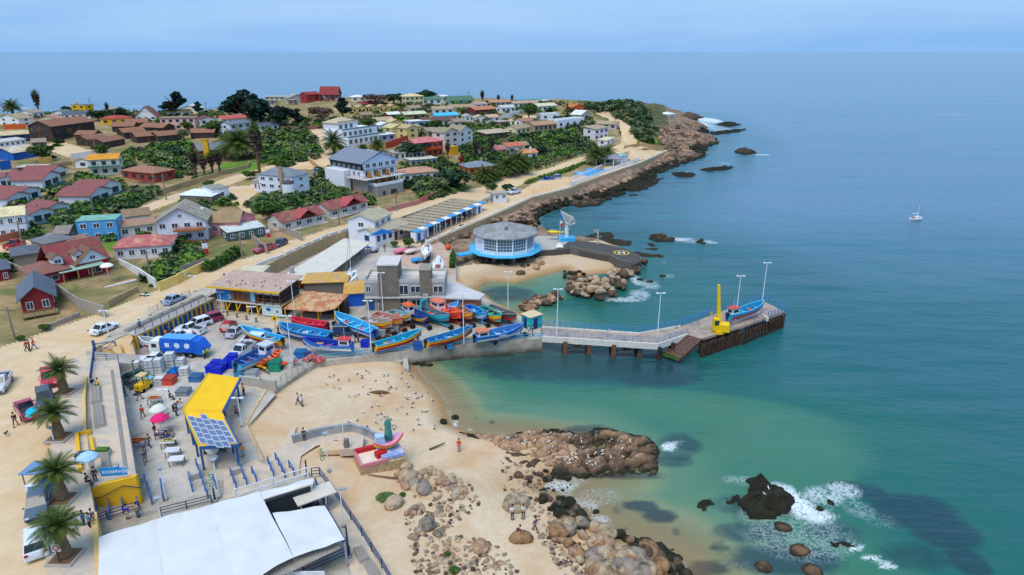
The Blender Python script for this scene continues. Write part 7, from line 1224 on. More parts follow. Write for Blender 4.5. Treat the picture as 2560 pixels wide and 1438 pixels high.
def proto(k):
    if k in VP: return VP[k]
    rg=random.Random(hash(k)%1 + sum(map(ord,k))); kind,ci=k.split(':'); m=FO[ci]
    if kind[:4]=='bush': o=leaves(rg,lobset(rg,6,1,1.15),620,.16).build('shrub',m)
    elif kind=='hedge': o=leaves(rg,[(x*.5,0,.1,.5,.42,.8) for x in range(-3,4)],1300,.11).build('hedge',m)
    elif kind[:4]=='tree':
        o=thing('tree','x','tree'); leaves(rg,lobset(rg,7,1,.75,.85),1500,.1).build('crown',m,o); b=MB(); b.tube((0,0,-.2),(0,0,1.0),.09,.06,6); [b.tube((0,0,.6),(.5*cos(a),.5*sin(a),1.1),.05,.02,5) for a in(0,2,4)]; b.build('trunk',BK,o)
    elif kind[:3]=='cyp':   # flat layered dark crown
        o=thing('tree','x','tree'); lb=[]
        for i in range(9): z=.55+.16*i*.55; r=(.75-.05*i)*rg.uniform(.7,1.1); a=rg.random()*6.3; lb.append((.45*cos(a)*(1-i*.07),.45*sin(a)*(1-i*.07),z,r*.7,r*.7,.13))
        leaves(rg,lb,2200,.085,flat=.5).build('crown',m,o); b=MB(); b.tube((0,0,-.2),(0,0,1.0),.08,.04,6); [b.tube((0,0,.3+.06*i),(.6*cos(i*2.3),.6*sin(i*2.3),.7+.08*i),.04,.015,5) for i in range(7)]; b.build('trunk',BK,o)
    elif kind=='bare':
        o=thing('tree','x','tree'); leaves(rg,lobset(rg,6,1,.6,.75),700,.075).build('crown',m,o); b=MB(); b.tube((0,0,-.2),(0,0,.5),.09,.07,6)
        for i in range(12): a=i*2.4; b.tube((0,0,.35),(.75*cos(a)*rg.uniform(.5,1),.75*sin(a)*rg.uniform(.5,1),rg.uniform(.8,1.3)),.045,.012,5)
        b.build('trunk',M((150,132,112),.9,.2),o)
    elif kind=='pine':
        o=thing('tree','x','tree'); lb=[(0,0,.35+.17*i,.34*(1-i*.085),.34*(1-i*.085),.06) for i in range(11)]; leaves(rg,lb,1500,.06,flat=.7).build('crown',m,o); MB().tube((0,0,-.1),(0,0,2.3),.05,.01,6).build('trunk',BK,o)
    elif kind in('canary','wash','near'):
        o=thing('palm_tree','x','palm tree'); nf={'canary':54,'wash':26,'near':36}[kind]; fl={'canary':1.0,'wash':.42,'near':.88}[kind]; H_={'canary':.75,'wash':2.6,'near':1.12}[kind]; b=MB()
        for i in range(nf):
            a=i*2.39996; el=R(80)-R(100 if kind!='near' else 76)*(i/nf)**.75; L_=fl*rg.uniform(.85,1.1); p=Vector((0,0,H_)); d=Vector((cos(a)*cos(el),sin(a)*cos(el),sin(el))); sd_=Vector((-sin(a),cos(a),0)); pts_=[p.copy()]; seg=8
            for s in range(seg): pts_.append(pts_[-1]+d*L_/seg); d=(d+Vector((0,0,-.17 if kind!='near' else -.16))).normalized()
            for s in range(seg):
                q0,q1=pts_[s],pts_[s+1]; b.beam(q0,q1,.012*(2.2 if kind!='near' else 1.6),.01)
                for kk in range(3):
                    q=q0.lerp(q1,kk/3); wl_=fl*.25*math.sin(PI*min(.97,(s+kk/3+.8)/(seg+.6)))
                    for sg in(-1,1): tip=q+sd_*sg*wl_+(q1-q0).normalized()*wl_*.75+Vector((0,0,wl_*.1 if kind=='near' else -wl_*.3)); e=(q1-q0).normalized()*fl*.018; b.add([q-e,q+e,tip],[(0,1,2)])
        b.build('crown',m,o)
        if kind=='wash': g=leaves(rg,[(0,0,1.55,.2,.2,.5),(0,0,1.9,.23,.23,.45),(0,0,2.2,.24,.24,.25)],900,.08); g.build('dead_skirt',FO['skirt'],o); MB().tube((0,0,-.2),(0,0,2.5),.075,.055,7).build('trunk',BK,o)
        elif kind=='canary': MB().tube((0,0,-.2),(0,0,.75),.11,.12,8).build('trunk',BK,o)
        else:
            b=MB(); rings=[]
            for j in range(14): z=-.1+j*.092; r=(.17+.03*math.sin(j*.45))*(1+.08*(j%2)); rings.append([(r*cos(2*PI*i/12+j*.26),r*sin(2*PI*i/12+j*.26),z) for i in range(12)])
            b.loft(rings).build('trunk',M((120,98,76),.95,.4,9,bump=.8),o); g=MB()
            for i in range(60): a=i*2.4; z=.84+.3*(i/60); g.box((.17*cos(a),.17*sin(a),z),(.05,.05,.09),a)
            g.build('frond_stubs',M((176,130,60),.9,.3,8),o)
    VP[k]=[tree_of(o),0]; return VP[k]
def plant(k,pos,s,label,cat,group=None,rz=None,name=None):
    pr=proto(k)
    if rz is None: rz=rnd.uniform(0,6.28)
    if pr[1]==0: pr[1]=1; t=pr[0][0]; t.location=pos; t.rotation_euler=(0,0,rz); t.scale=s if hasattr(s,'__len__') else (s,s,s);
    else: t=dup(pr[0],None,pos,rz,s)
    tag(t,label,cat);
    if group: t['group']=group
    elif 'group' in t: del t['group']
    if name: t.name=name
    return t
def tree(k,px,py,top,label,wd=1.0,cat='tree',group=None,unit=1.75,z=None,rz=None,name=None):
    b0=G(px,py) if z is None else P(px,py,z); h=hgt(b0,top)/unit; return plant(k,b0-Vector((0,0,.1)),(h*wd,h*wd,h),label,cat,group,rz,name)
# near palms
for px,py,top,l in((162,984,898,'palm with thick trunk beside the crimson SUV, farthest of the row'),(150,1096,978,'palm with thick trunk beside the maroon pickup, second of the row'),(158,1252,1108,'palm with thick trunk before the booth, third of the row'),(165,1396,1252,'palm with thick trunk beside the white SUV, nearest of the row')):
    p=P(px,py,ZR+.1); plant('near:palm',p,2.9,l,'palm tree',None,px*.7,'palm_tree'); MBx=MB(); MBx.box((0,0,.12),(2.3,2.3,.26)); o=MBx.build('tree_kerb',CO); o.location=p+Vector((0,0,.0)); tag(o,'square kerb round the foot of the '+' '.join(l.split()[-4:]),'tree kerb'); s_=MB().box((0,0,.26),(1.9,1.9,.06)).build('soil',M((130,96,70),.95,.3,3),o)
for a in (('cyp1:cyp',442,292,219,'big dark layered cypress alone on the left skyline',.9),('cyp2:cyp',578,302,232,'dark cypress at the left of the great grove',.95),('cyp3:cyp',612,304,212,'tallest wind swept cypress of the great grove',.95),('cyp1:cyp',644,308,222,'dark cypress at the right of the great grove',.75),('cyp2:cyp',498,290,248,'small dark cypress between the big one and the grove',.7),('tree1:cyp',655,318,246,'dark pine in front of the grove',1),('tree2:cyp',700,322,262,'dark pine by the brown fence, left',1),('cyp3:cyp',742,318,264,'dark pine by the brown fence, middle with leaning trunk',.8),('bare:brown',808,314,252,'half bare grey pine with forked trunks',.95),('cyp2:cyp',858,300,236,'dark pine right of the half bare one',.75),('bare:brown',946,270,224,'brown leafless crown of a wide tree on the skyline',1.3),('tree2:dark',985,262,234,'green tree behind the brown leafless one',1.6),('tree1:dark',1060,258,226,'dark hedge like tree on the skyline above the cream house',1.8),('pine:dark',1418,306,247,'slender dark star pine among the hill houses',.75),('tree1:green',1150,362,330,'tree behind the tall twin houses',1),('tree1:green',1092,330,298,'dark round tree in front of the turquoise roof house',1),('tree2:green',925,322,292,'round tree behind the yellow cottages',1),('tree1:dark',168,283,265,'bushy tree left of the yellow box house',1.2),('tree2:dark',246,302,274,'wide bushy tree right of the yellow box house',1.3),('tree1:dark',296,296,269,'dark round tree on the left skyline',1.5),('tree2:green',545,338,298,'dense tree right of the pink hotel',1.1),('tree1:green',470,328,303,'tree in front of the pink hotel arches',1),('tree1:green',672,556,500,'broad dense green tree beside the pink house',.9),('tree2:dark',1140,472,424,'large dark roadside bush tree below the orange house',1.4),('tree1:green',1232,482,456,'round clipped tree left of the pair by the gatehouse',1.1),('tree2:dark',1268,480,460,'round clipped tree right of the pair by the gatehouse',1.2),('tree1:green',1022,620,592,'small tree in the yard, middle of three',.8),('tree2:green',987,620,600,'small tree in the yard, left of three',.8),('tree1:green',1060,614,598,'small tree in the yard, right of three behind the yacht',.8),('tree1:dark',1030,392,352,'spreading tree left of the pink red lodge',1.8),('tree2:green',860,456,430,'tree at the left foot of the black and white hotel',1.2),('tree1:dark',1345,392,362,'tree on the bank above the reed fence',1.4),('tree1:green',1322,300,258,'tree between the long white house and the cream roofs',.9),('tree2:olive',1100,480,440,'grey green tree in front of the long wooden deck',1.2),('tree1:green',112,404,360,'dense tree behind the bright blue house',1.1),('tree1:green',262,392,360,'round green tree at the white garden wall',1),('tree1:olive',460,350,322,'small tree behind the brown chalets',1),('tree2:green',113,828,808,'small round street tree at the left, right one',1),('tree1:green',55,852,836,'small round street tree at the left, left one',1),('tree1:green',520,470,450,'clipped round tree beside the upper road, left',1.3),('tree2:green',626,448,424,'clipped round tree beside the upper road, right',1.3)):
    tree(a[0],a[1],a[2],a[3],a[4],a[5],unit=2.3 if a[0][:4]=='pine' else 1.6)
for a in (('canary:palm',602,395,328,'wide date palm in the garden of the rust red house',1.5,1.35),('wash:palm',650,440,304,'very tall shaggy palm in the middle of the garden',1.25,2.9),('wash:palm',490,442,370,'shaggy palm, first of the four in the row',1.9,2.9),('wash:palm',513,446,384,'shaggy palm, second of the four in the row',1.8,2.9),('wash:palm',533,440,378,'shaggy palm, third of the four in the row',1.9,2.9),('wash:palm',551,437,371,'shaggy palm, fourth of the four in the row',1.8,2.9),('wash:palm',99,290,224,'tall drooping palm on the left skyline',1.5,2.9),('wash:palm',271,290,255,'small shaggy palm on the left skyline',1.5,2.9),('canary:palm',32,284,251,'fan palm at the left edge of the skyline',1.3,1.35),('canary:palm',1490,410,368,'date palm behind the pool, left one',1.35,1.35),('canary:palm',1514,402,364,'date palm behind the pool, right one',1.35,1.35),('wash:palm',1190,402,346,'tall palm on the slope, first from the left',1.8,2.9),('wash:palm',1228,390,338,'tall palm on the slope, second from the left',1.8,2.9),('wash:palm',1206,394,364,'short palm between the two tall slope palms',2.0,2.9),('wash:palm',1120,398,354,'palm beside the yellow box building',1.7,2.9),('canary:palm',1270,440,394,'roadside date palm of the cluster, left',1.2,1.35),('canary:palm',1292,434,380,'roadside date palm of the cluster, tallest',1.1,1.35),('canary:palm',1308,432,392,'roadside date palm of the cluster, right',1.1,1.35),('canary:palm',1214,456,418,'palm in front of the orange wooden house, left',1.2,1.35),('canary:palm',1231,452,424,'palm in front of the orange wooden house, middle',1.1,1.35),('canary:palm',1244,450,428,'palm in front of the orange wooden house, right',1.1,1.35),('canary:palm',836,385,330,'palm at the white steps left of the stepped hotel',1.0,1.35),('canary:palm',944,380,346,'palm before the stepped hotel terrace',1.1,1.35),('canary:palm',908,384,360,'low palm before the stepped hotel',1.2,1.35),('wash:palm',1206,262,225,'tallest palm on the far skyline',1.6,2.9),('wash:palm',1246,262,236,'short palm on the far skyline, left',1.8,2.9),('wash:palm',1280,260,236,'short palm on the far skyline, right',1.8,2.9),('canary:palm',1112,420,398,'low palm in the garden below the lodge',1.2,1.35)):
    tree(a[0],a[1],a[2],a[3],a[4],a[5],cat='palm tree',unit=a[6],name='palm_tree')
# shrubs by garden
def scatter(poly,n,rg):
    a=np.array(poly,float); r=np.random.RandomState(rg.randint(0,10**6)); p=r.rand(n*12+20,2)*(a.max(0)-a.min(0))+a.min(0); return [tuple(q) for q in p[inside(p,poly)][:n]]
rg=random.Random(11)
for poly,n,s0,s1,ks,l in (([(385,395),(470,385),(500,400),(480,440),(430,440),(390,425)],16,2,4,('green','dark','olive'),'dense shrub in the thicket left of the shaggy palms'),([(380,425),(480,430),(560,440),(480,455),(390,450)],8,1.5,2.4,('green','dark'),'shrub along the stone garden wall'),([(370,370),(480,360),(480,384),(390,396)],8,1.6,2.6,('bright','green'),'bright green hedge shrub behind the garden thicket'),
([(640,330),(760,322),(800,380),(790,402),(740,400),(730,350),(640,352)],18,2,3.6,('olive','green','olive'),'shrub around the bare plot right of the tall palm'),([(650,376),(780,372),(790,405),(700,420),(640,410)],22,2,3.6,('green','bright','green'),'bright shrub of the thicket above the three storey house'),([(680,495),(800,480),(830,500),(800,530),(720,545),(640,530),(620,510)],20,1.6,3,('green','olive','bright'),'shrub on the slope below the three storey house'),
([(770,440),(840,440),(840,480),(900,500),(870,520),(800,500)],14,1.8,3.2,('green','olive','dark'),'shrub on the bank left of the stone hotel base'),([(1010,400),(1110,410),(1110,440),(1060,470),(1020,480),(1000,450)],9,1.2,2.2,('green','olive'),'shrub around the salmon roofed house'),([(1170,340),(1230,340),(1260,380),(1240,430),(1150,420),(1150,390)],20,2,3.6,('dark','green'),'dark shrub on the slope among the tall palms'),([(1270,345),(1400,332),(1450,360),(1440,385),(1340,405),(1330,370)],26,2,3.4,('green','dark','olive'),'shrub on the green hillside below the modern white house'),([(1340,395),(1450,375),(1460,388),(1330,420)],10,1.4,2.2,('green','olive'),'shrub along the reed fence above the sea road'),
([(1390,290),(1470,290),(1480,330),(1440,340),(1400,330)],10,1.6,2.8,('dark','green'),'shrub between the modern white house and the climbing road'),([(1450,262),(1560,258),(1580,268),(1470,278)],14,2.4,3.6,('dark','dark','green'),'dark scrub bush on top of the headland'),([(1560,262),(1620,270),(1640,330),(1600,350),(1560,300)],14,1.6,2.8,('olive','green','dark'),'low scrub bush on the headland slope'),([(220,430),(260,470),(250,500),(200,505),(200,470)],10,1.4,2.4,('green','olive'),'garden shrub between the upper duplexes'),([(290,505),(380,470),(400,490),(300,540),(260,545)],16,1.3,2.2,('olive','green','olive'),'garden shrub along the upper road below the duplex'),([(185,540),(235,530),(250,560),(170,590),(150,580)],10,1.4,2.4,('green','dark','bright'),'garden shrub beside the front duplex'),([(20,500),(70,510),(50,530),(20,525)],4,1.3,2,('green',),'garden shrub at the left between duplexes'),
([(430,640),(500,620),(500,650),(440,690),(400,690)],12,.9,1.8,('bright','green'),'leafy garden plant in the terraced garden'),([(350,700),(400,690),(380,740),(350,740)],4,.8,1.4,('bright','green'),'small plant beside the terrace stairs'),([(450,600),(500,605),(490,640),(440,625)],5,1.4,2.2,('bright','green'),'bright shrub below the white villa'),([(620,500),(700,510),(720,540),(640,540)],8,1.6,2.6,('green','bright'),'green shrub round the broad dense tree'),([(900,260),(1000,255),(1000,285),(900,290)],6,1.8,2.8,('dark','green'),'dark shrub behind the yellow row'),([(1020,300),(1110,322),(1090,330),(1020,345)],5,1.5,2.5,('green','dark'),'shrub below the turquoise roof'),([(1120,280),(1300,300),(1290,315),(1120,300)],9,1.5,2.6,('dark','green'),'shrub along the long white garden wall'),([(60,285),(300,280),(300,300),(60,300)],8,1.6,2.8,('dark','green'),'shrub among the skyline houses at the left'),([(420,285),(560,275),(560,300),(420,300)],7,1.6,2.6,('green','dark'),'shrub around the low ochre roofed house'),([(560,330),(640,320),(640,345),(560,350)],6,1.6,2.6,('olive','green'),'shrub behind the wide date palm'),([(100,380),(160,350),(170,370),(120,400)],4,1.6,2.6,('green','dark'),'shrub by the dry field'),([(850,360),(930,372),(920,385),(850,380)],5,1.2,2,('green','palm'),'plant before the stepped white hotel')):
    for x,y in scatter(poly,n,rg): s=rg.uniform(s0,s1); plant('bush%d:%s'%(rg.randint(1,2),rg.choice(ks)),G(x,y)-Vector((0,0,.15)),(s,s,s*rg.uniform(.6,.85)),l,'shrub',l+'s',name='shrub')
def hedge(pts,z,s,label,ci='green',h=1.0):
    w=[P(a,b_,z) if z is not None else G(a,b_) for a,b_ in pts]; t=thing('hedge',label,'hedge',w[0]); rr_=random.Random(len(label)); lb=[]; n=0
    for a,b_ in zip(w,w[1:]):
        k=max(1,int((b_-a).length/(s*.8)))
        for i in range(k): p=a.lerp(b_,i/k)-w[0]; lb.append((p.x,p.y,p.z,s*.62,s*.62,s*h*rr_.uniform(.8,1.1)))
    leaves(rr_,lb,len(lb)*190,s*.11+.08).build('leaves',FO[ci],t); b=MB(); [b.tube((l[0],l[1],l[2]-.4),(l[0],l[1],l[2]+.5),.06,.04,5) for l in lb[::2]]; b.build('stems',BK,t); return t
hedge([(522,672),(560,655),(602,628)],5.2,1.9,'long dense clipped hedge beside the faded red pickup'); hedge([(1318,460),(1350,450),(1400,434),(1462,412)],4.5,1.6,'long bright hedge between the sea road and the pool','bright'); hedge([(1452,274),(1500,270),(1570,262)],None,3.0,'dark continuous thicket along the top of the headland','dark',.7); hedge([(1133,658),(1132,640),(1130,672)],ZQ,1.0,'narrow clipped shrub column beside the yard fence','green',1.6)
p=P(945,1262,2.2); b=MB();
lv=leaves(random.Random(4),[(0,0,.05,1.15,.9,.35)],1500,.07); o=lv.build('ground_cover',M((96,124,70),.9,.3,5)); o.location=P(966,1245,2.15); tag(o,'low round mat of succulent ground cover behind the pale boulder','plant')
for x,y,s in((1133,1428,.6),(1120,1388,.4),(1008,1238,.4)): plant('bush1:green',G(x,y),s,'small green tuft growing among the beach stones','plant','small beach tufts',name='plant')
plant('bush2:purple',G(480,392+2),1.6,'purple flowering bush left of the rust red house','shrub',None,name='shrub'); plant('bush1:purple',G(350,383),1.6,'magenta bougainvillea at the white garden wall','shrub',None,name='shrub'); plant('bush2:brown',G(413,708),.9,'dull purple bush on the pavement beside the yellow wall','shrub',None,name='shrub')
U=MB(); ru=random.Random(21); UV=[([(385,392),(470,380),(500,400),(470,440),(400,432)],60),([(640,330),(760,320),(805,385),(790,405),(650,405),(635,350)],110),([(640,500),(700,478),(800,480),(850,500),(800,545),(700,540),(625,515)],120),([(1150,400),(1170,340),(1240,335),(1270,380),(1230,430)],120),([(1270,342),(1400,330),(1465,345),(1490,372),(1440,390),(1330,425),(1310,390)],190),([(1455,262),(1600,256),(1618,268),(1560,275),(1500,280)],50),([(1530,290),(1560,268),(1622,272),(1640,330),(1640,362),(1596,350),(1575,320)],45),([(370,370),(480,358),(480,390),(380,400)],50),([(200,430),(262,470),(240,505),(190,500)],40),([(270,530),(300,505),(380,470),(400,488),(300,535)],50),([(150,560),(235,530),(250,556),(160,588)],40),([(790,430),(850,440),(880,500),(840,520),(780,480)],60),([(1000,410),(1110,400),(1160,440),(1060,480),(1000,470)],70),([(1380,295),(1470,290),(1500,330),(1450,345)],50),([(560,250+65),(640,322),(650,350),(550,352)],36),([(60,285),(420,276),(560,286),(560,296),(60,300)],70),([(860,262),(1440,262),(1440,285),(860,285)],110),([(880,290),(1300,290),(1300,330),(1000,345),(880,320)],110),([(20,560),(60,600),(110,590),(60,560)],14),([(430,620),(500,610),(470,690),(390,715),(350,700)],50),([(1040,480),(1130,455),(1160,475),(1060,505)],36),([(500,300),(860,300),(860,322),(500,325)],60),([(0,490),(180,440),(380,470),(200,560),(0,560)],50),([(300,380),(400,360),(400,440),(300,430)],30),([(380,640),(260,600),(300,590),(420,600)],8),([(1180,440),(1330,400),(1330,415),(1180,455)],24),([(240,440),(300,520),(200,540),(100,520)],26),([(0,640),(60,650),(20,690),(0,690)],6),([(400,520),(560,470),(600,520),(520,540)],14),([(760,520),(900,490),(960,500),(900,520)],16),([(300,300),(420,300),(410,320),(300,316)],14)]
TQ=[leaves(ru,[(0,0,.25,1,1,.75)],60,.3) for _ in range(8)]
for poly,n in UV:
    for x,y in scatter(poly,int(n*1.8),ru):
        p=G(x,y); s=ru.uniform(.7,1.7)*(1+p.y/800); q=ru.choice(TQ); a=ru.random()*6.28; ca,sa=cos(a)*s,sin(a)*s; U.add([(p.x+ca*v[0]-sa*v[1],p.y+sa*v[0]+ca*v[1],p.z+s*v[2]) for v in q.v],q.f,ru.randint(1,2) if x>1450 else ru.randint(0,3))
U=U.build('undergrowth',[FO['green'],FO['olive'],FO['dark'],FO['bright']]); U['kind']='stuff'
# garden walls
def gwall(px,h,t_,mat,label,name='garden_wall',z=None):
    w=[P(a,b_,z) if z is not None else G(a,b_) for a,b_ in px]; c=w[0].copy(); q=[(v.x-c.x,v.y-c.y) for v in w]; o=wall(q,t_,[v.z-c.z-1.2 for v in w],[v.z-c.z+h for v in w]).build(name,mat); o.location=c; tag(o,label,'wall' if 'fence' not in name else 'fence')
WW=M((218,218,214),.85,.1,1); GB=M((160,150,136),.95,.15,1.5); YB=M((226,196,110),.9,.12,1,alt=(214,210,190),altf=.62)
gwall([(20,672),(60,690),(130,722),(200,770),(265,790)],1.8,.25,GB,'long grey brown board fence between the two red houses','board_fence',5); gwall([(300,665),(350,690),(392,718)],1.6,.25,WW,'white stepped wall right of the large red house',z=5)
gwall([(398,728),(445,708),(450,704),(515,672)],1.7,.3,YB,'yellow roadside wall of the terraced garden with worn painting',z=4.8); gwall([(455,690),(515,668)],2.0,.15,GB,'grey mesh fence above the yellow roadside wall','mesh_fence',5); gwall([(270,765),(345,728)],1.0,.3,STW,'low stone front wall of the large red house',z=4.8); gwall([(120,822),(200,790)],.7,.25,GB,'low roadside kerb wall of the slate roofed red house',z=4.8)
gwall([(540,440),(620,420),(625,412)],1.3,.4,STW,'pale stone garden wall along the upper road'); gwall([(385,492),(450,470),(545,442)],1.5,.4,STW,'long stone wall under the brown tiled bungalow'); gwall([(178,400),(275,385)],2.2,.25,WW,'long white garden wall at the end of the dry field'); gwall([(30,430),(100,424),(180,412)],1.3,.3,M((170,140,112),.9,.12,1.5),'brown wall with white pillars behind the duplexes')
gwall([(98,412),(125,408),(132,406)],2.4,.2,M((214,170,90),.8,.1,1,alt=(30,90,170),altf=.6),'wooden boards, tan and blue, on the brown wall','board_fence'); gwall([(2,426),(30,422)],3,.2,M((30,96,180),.8,.1),'blue board fence panel at the left edge','board_fence')
gwall([(700,326),(760,328),(860,316),(990,286),(1024,282)],2.0,.2,M((150,104,84),.9,.12,1.5),'long rust brown fence of the pine grove','board_fence'); gwall([(1215,316),(1250,302),(1300,285),(1312,280)],2.2,.3,WW,'long white wall beside the pale dirt lot'); gwall([(965,372),(1020,352)],2.4,.2,M((190,70,50),.85,.1),'red orange board fence below the yellow cottages','board_fence'); gwall([(10,324),(66,322)],2.4,.2,M((206,96,46),.85,.1),'orange board fence below the white house at the left','board_fence')
gwall([(965,532),(1010,520),(1050,510)],1.3,.3,M((190,130,120),.9,.12,1.5),'pink front wall by the sea road gate'); gwall([(1050,508),(1090,492)],1.5,.3,M((180,100,90),.9,.12,1.5),'red brick front wall right of the pale gate'); gwall([(620,590),(668,632)],1.5,.25,GB,'grey board fence at the corner of the pink house','board_fence',5); gwall([(700,582),(735,592),(755,600)],1.6,.25,GB,'weathered board wall beside the left bungalow','board_fence',5)
gwall([(1330,424),(1400,404),(1455,384)],1.5,.15,M((140,116,90),.9,.2,4),'reed fence along the sea road','reed_fence'); gwall([(1560,372),(1600,364),(1660,372)],1.2,.3,STW,'low dark wall above the empty lot beside the pool'); gwall([(640,672),(650,668),(690,652)],1.0,.2,WW,'white wall stub beside the stone hut',z=4.8)
gwall([(770,400),(800,425),(815,430)],1.2,.4,STW,'stone wall at the bend of the dirt lane'); gwall([(1150,410),(1165,396)],2,.2,M((150,40,36),.85,.1),'dark red gate board by the roadside palms','board_fence'); gwall([(0,684),(20,672)],1.4,.25,M((150,70,50),.9,.1),'brick wall at the left edge by the upper road'); gwall([(0,605),(60,590)],1.5,.25,M((190,110,80),.9,.12),'orange brick wall before the white house at the left')
# rocks
RKM={'tan':((204,166,132),(160,126,98)),'grey':((170,156,138),(140,126,112)),'brown':((124,102,82),(80,66,54)),'dark':((66,58,46),(40,46,30)),'pale':((196,178,152),(180,150,116)),'orange':((178,138,98),(146,110,80)),'pink':((180,148,124),(112,92,78))}
def rmat(k,lo=.1,hi=.7):
    key=('rock',k,lo)
    if key in MC: return MC[key]
    a,b_=RKM[k]; m=ground_mat('rock_'+k,b_,a,tuple(int(v*.6) for v in b_),s1=1.4,s2=.8,bump=1.0,thr=.56,wet=(lo,hi,(44,42,32)),rough=.85); MC[key]=m; return m
def rproto(seed,ang):
    r_=random.Random(seed); b=MB(); nu,nv=11,7; rg_=[]; o=Vector((r_.uniform(0,50),)*3); pl=[(Vector((r_.gauss(0,1),r_.gauss(0,1),r_.gauss(0,1))).normalized(),r_.uniform(.6,.9)) for _ in range(8)]
    for j in range(nv+1):
        t=PI*(j+.02)/(nv+.04); ring=[]
        for i in range(nu):
            d=Vector((sin(t)*cos(2*PI*i/nu),sin(t)*sin(2*PI*i/nu),-cos(t))); r=1+.22*noise.noise(d*1.3+o)
            if ang:
                for n_,q in pl:
                    e=d.dot(n_)
                    if e*r>q: r=q/e
            ring.append(d*r*.5)
        rg_.append(ring)
    return b.loft(rg_)
RP={}
def rock(p,s,k,label,group,ang=True,cat='rock',name='rock',hs=.6,lo=.05,seed=None):
    sd=(seed if seed is not None else rnd.randint(0,5)); key=(sd,ang,k)
    if key not in RP: RP[key]=rproto(sd+50*ang,ang).build(name,rmat(k,lo)); o=RP[key];
    else: o=RP[key].copy(); C.objects.link(o); o.name=name
    if not ang:
        for q in o.data.polygons: q.use_smooth=True
    o.location=p; o.rotation_euler=(rnd.uniform(-.3,.3),rnd.uniform(-.3,.3),rnd.uniform(0,6.28)); o.scale=(s*rnd.uniform(.85,1.25),s*rnd.uniform(.7,1),s*rnd.uniform(hs*.85,hs*1.2)); tag(o,label,cat,group); return o
def field(poly,n,s0,s1,ks,label,ang=True,zoff=.1,cat='rock',name='rock',z=None,hs=.62,seed=1):
    r_=random.Random(seed)
    for x,y in sorted(scatter(poly,n,r_),key=lambda q:q[1]): p=G(x,y) if z is None else P(x,y,z); s=r_.uniform(s0,s1)*(1 if r_.random()<.8 else 1.25); rock(p+Vector((0,0,s*zoff)),s,r_.choice(ks),label,label+'s',ang,cat,name,hs)
field([(1290,772),(1320,750),(1380,733),(1412,738),(1400,752),(1350,768),(1330,785)],44,1.1,2.1,('brown','brown','orange','tan'),'brown boulder of the curved breakwater beside the kiosk',z=.3,seed=1,zoff=.12,name='boulder',cat='boulder')
field([(1420,705),(1445,690),(1500,700),(1560,665),(1612,655),(1612,668),(1570,690),(1552,745),(1500,745),(1440,738),(1418,722)],88,1.2,2.3,('brown','tan','brown','pale'),'boulder heaped in the outer breakwater by the helipad',z=.6,seed=2,zoff=.15,name='boulder',cat='boulder')
field([(1450,700),(1500,690),(1530,705),(1500,735),(1455,725)],22,1.2,2.0,('pale','tan','pale'),'pale boulder on the crest of the outer breakwater',z=1.6,seed=3,name='boulder',cat='boulder')
field([(1400,680),(1440,676),(1470,690),(1440,700),(1410,695)],24,.6,1.2,('brown','dark'),'small dark stone at the edge of the sand pocket',z=.3,seed=4)
field([(1160,640),(1330,655),(1330,668),(1200,668),(1160,655)],22,.7,1.5,('brown','dark','tan'),'stone under the round pavilion',seed=5);
for x,y,s,k,l in((1302,686,2.4,'brown','big dark boulder alone on the lagoon sand'),(1350,660,2.6,'tan','large orange boulder beside the mole steps'),(1340,672,2.4,'tan','boulder leaning on the large orange one'),(1656,690,2.4,'brown','dark rock standing in the sea off the breakwater, top'),(1625,705,2.2,'brown','brown rock standing in the sea, middle'),(1656,720,2.6,'brown','brown rock standing in the sea, lower right'),(1600,700,2.0,'dark','dark rock in the foam beside the breakwater'),(1620,768,1.0,'brown','small rock awash off the breakwater'),(1040,910,1.3,'dark','mossy stone below the quay wall, left of three'),(1058,912,1.3,'dark','mossy stone below the quay wall, middle of three'),(1074,913,1.3,'dark','mossy stone below the quay wall, right of three'),(1108,1058,1.4,'dark','weedy rock at the water edge in the foam, left'),(1138,1045,1.3,'dark','weedy rock at the water edge in the foam, right')): rock(G(x,y)+Vector((0,0,s*.12)),s,k,l,None,True,'rock','rock')
# lower beach
NB=('pale','grey','tan','grey');
field([(1350,1330),(1440,1300),(1500,1330),(1560,1345),(1640,1385),(1670,1440),(1480,1440),(1440,1400),(1380,1370)],62,.8,1.9,('pale','grey','tan','orange'),'rounded pale boulder on the stony point at the bottom',ang=False,seed=6,zoff=.2,name='boulder',cat='boulder',hs=.7)
field([(1480,1380),(1600,1390),(1640,1440),(1500,1440)],26,1.2,2.0,('pale','grey'),'large smooth boulder at the bottom edge of the stony point',ang=False,seed=7,zoff=.15,name='boulder',cat='boulder',hs=.7)
field([(1500,1330),(1560,1340),(1640,1365),(1700,1400),(1720,1440),(1680,1440),(1600,1385)],45,.9,1.9,('dark','dark','brown'),'black weed covered rock along the edge of the stony point',seed=8)
field([(1350,1230),(1420,1250),(1470,1310),(1440,1330),(1360,1270)],30,.7,1.7,('dark','dark','brown'),'black weedy rock on the sand near the wash',seed=9)
field([(1250,1150),(1370,1180),(1400,1240),(1320,1260),(1260,1200)],22,.35,.9,('brown','tan','dark'),'small brown stone on the lower sand',seed=10)
field([(985,1165),(1060,1165),(1160,1210),(1180,1250),(1090,1240),(1000,1215)],46,.6,1.6,('pale','tan','grey','pale'),'pale broken boulder of the heap behind the shrine',seed=11,hs=.75,name='boulder',cat='boulder')
field([(1010,1250),(1110,1240),(1130,1300),(1110,1340),(1020,1350),(1020,1290)],46,.3,.9,('pale','tan','grey'),'small pale stone scattered below the boulder heap',seed=12)
field([(1090,1340),(1240,1360),(1300,1430),(1060,1430)],50,.25,.7,('pale','tan','grey'),'pebble sized stone near the bottom edge of the sand',seed=13)
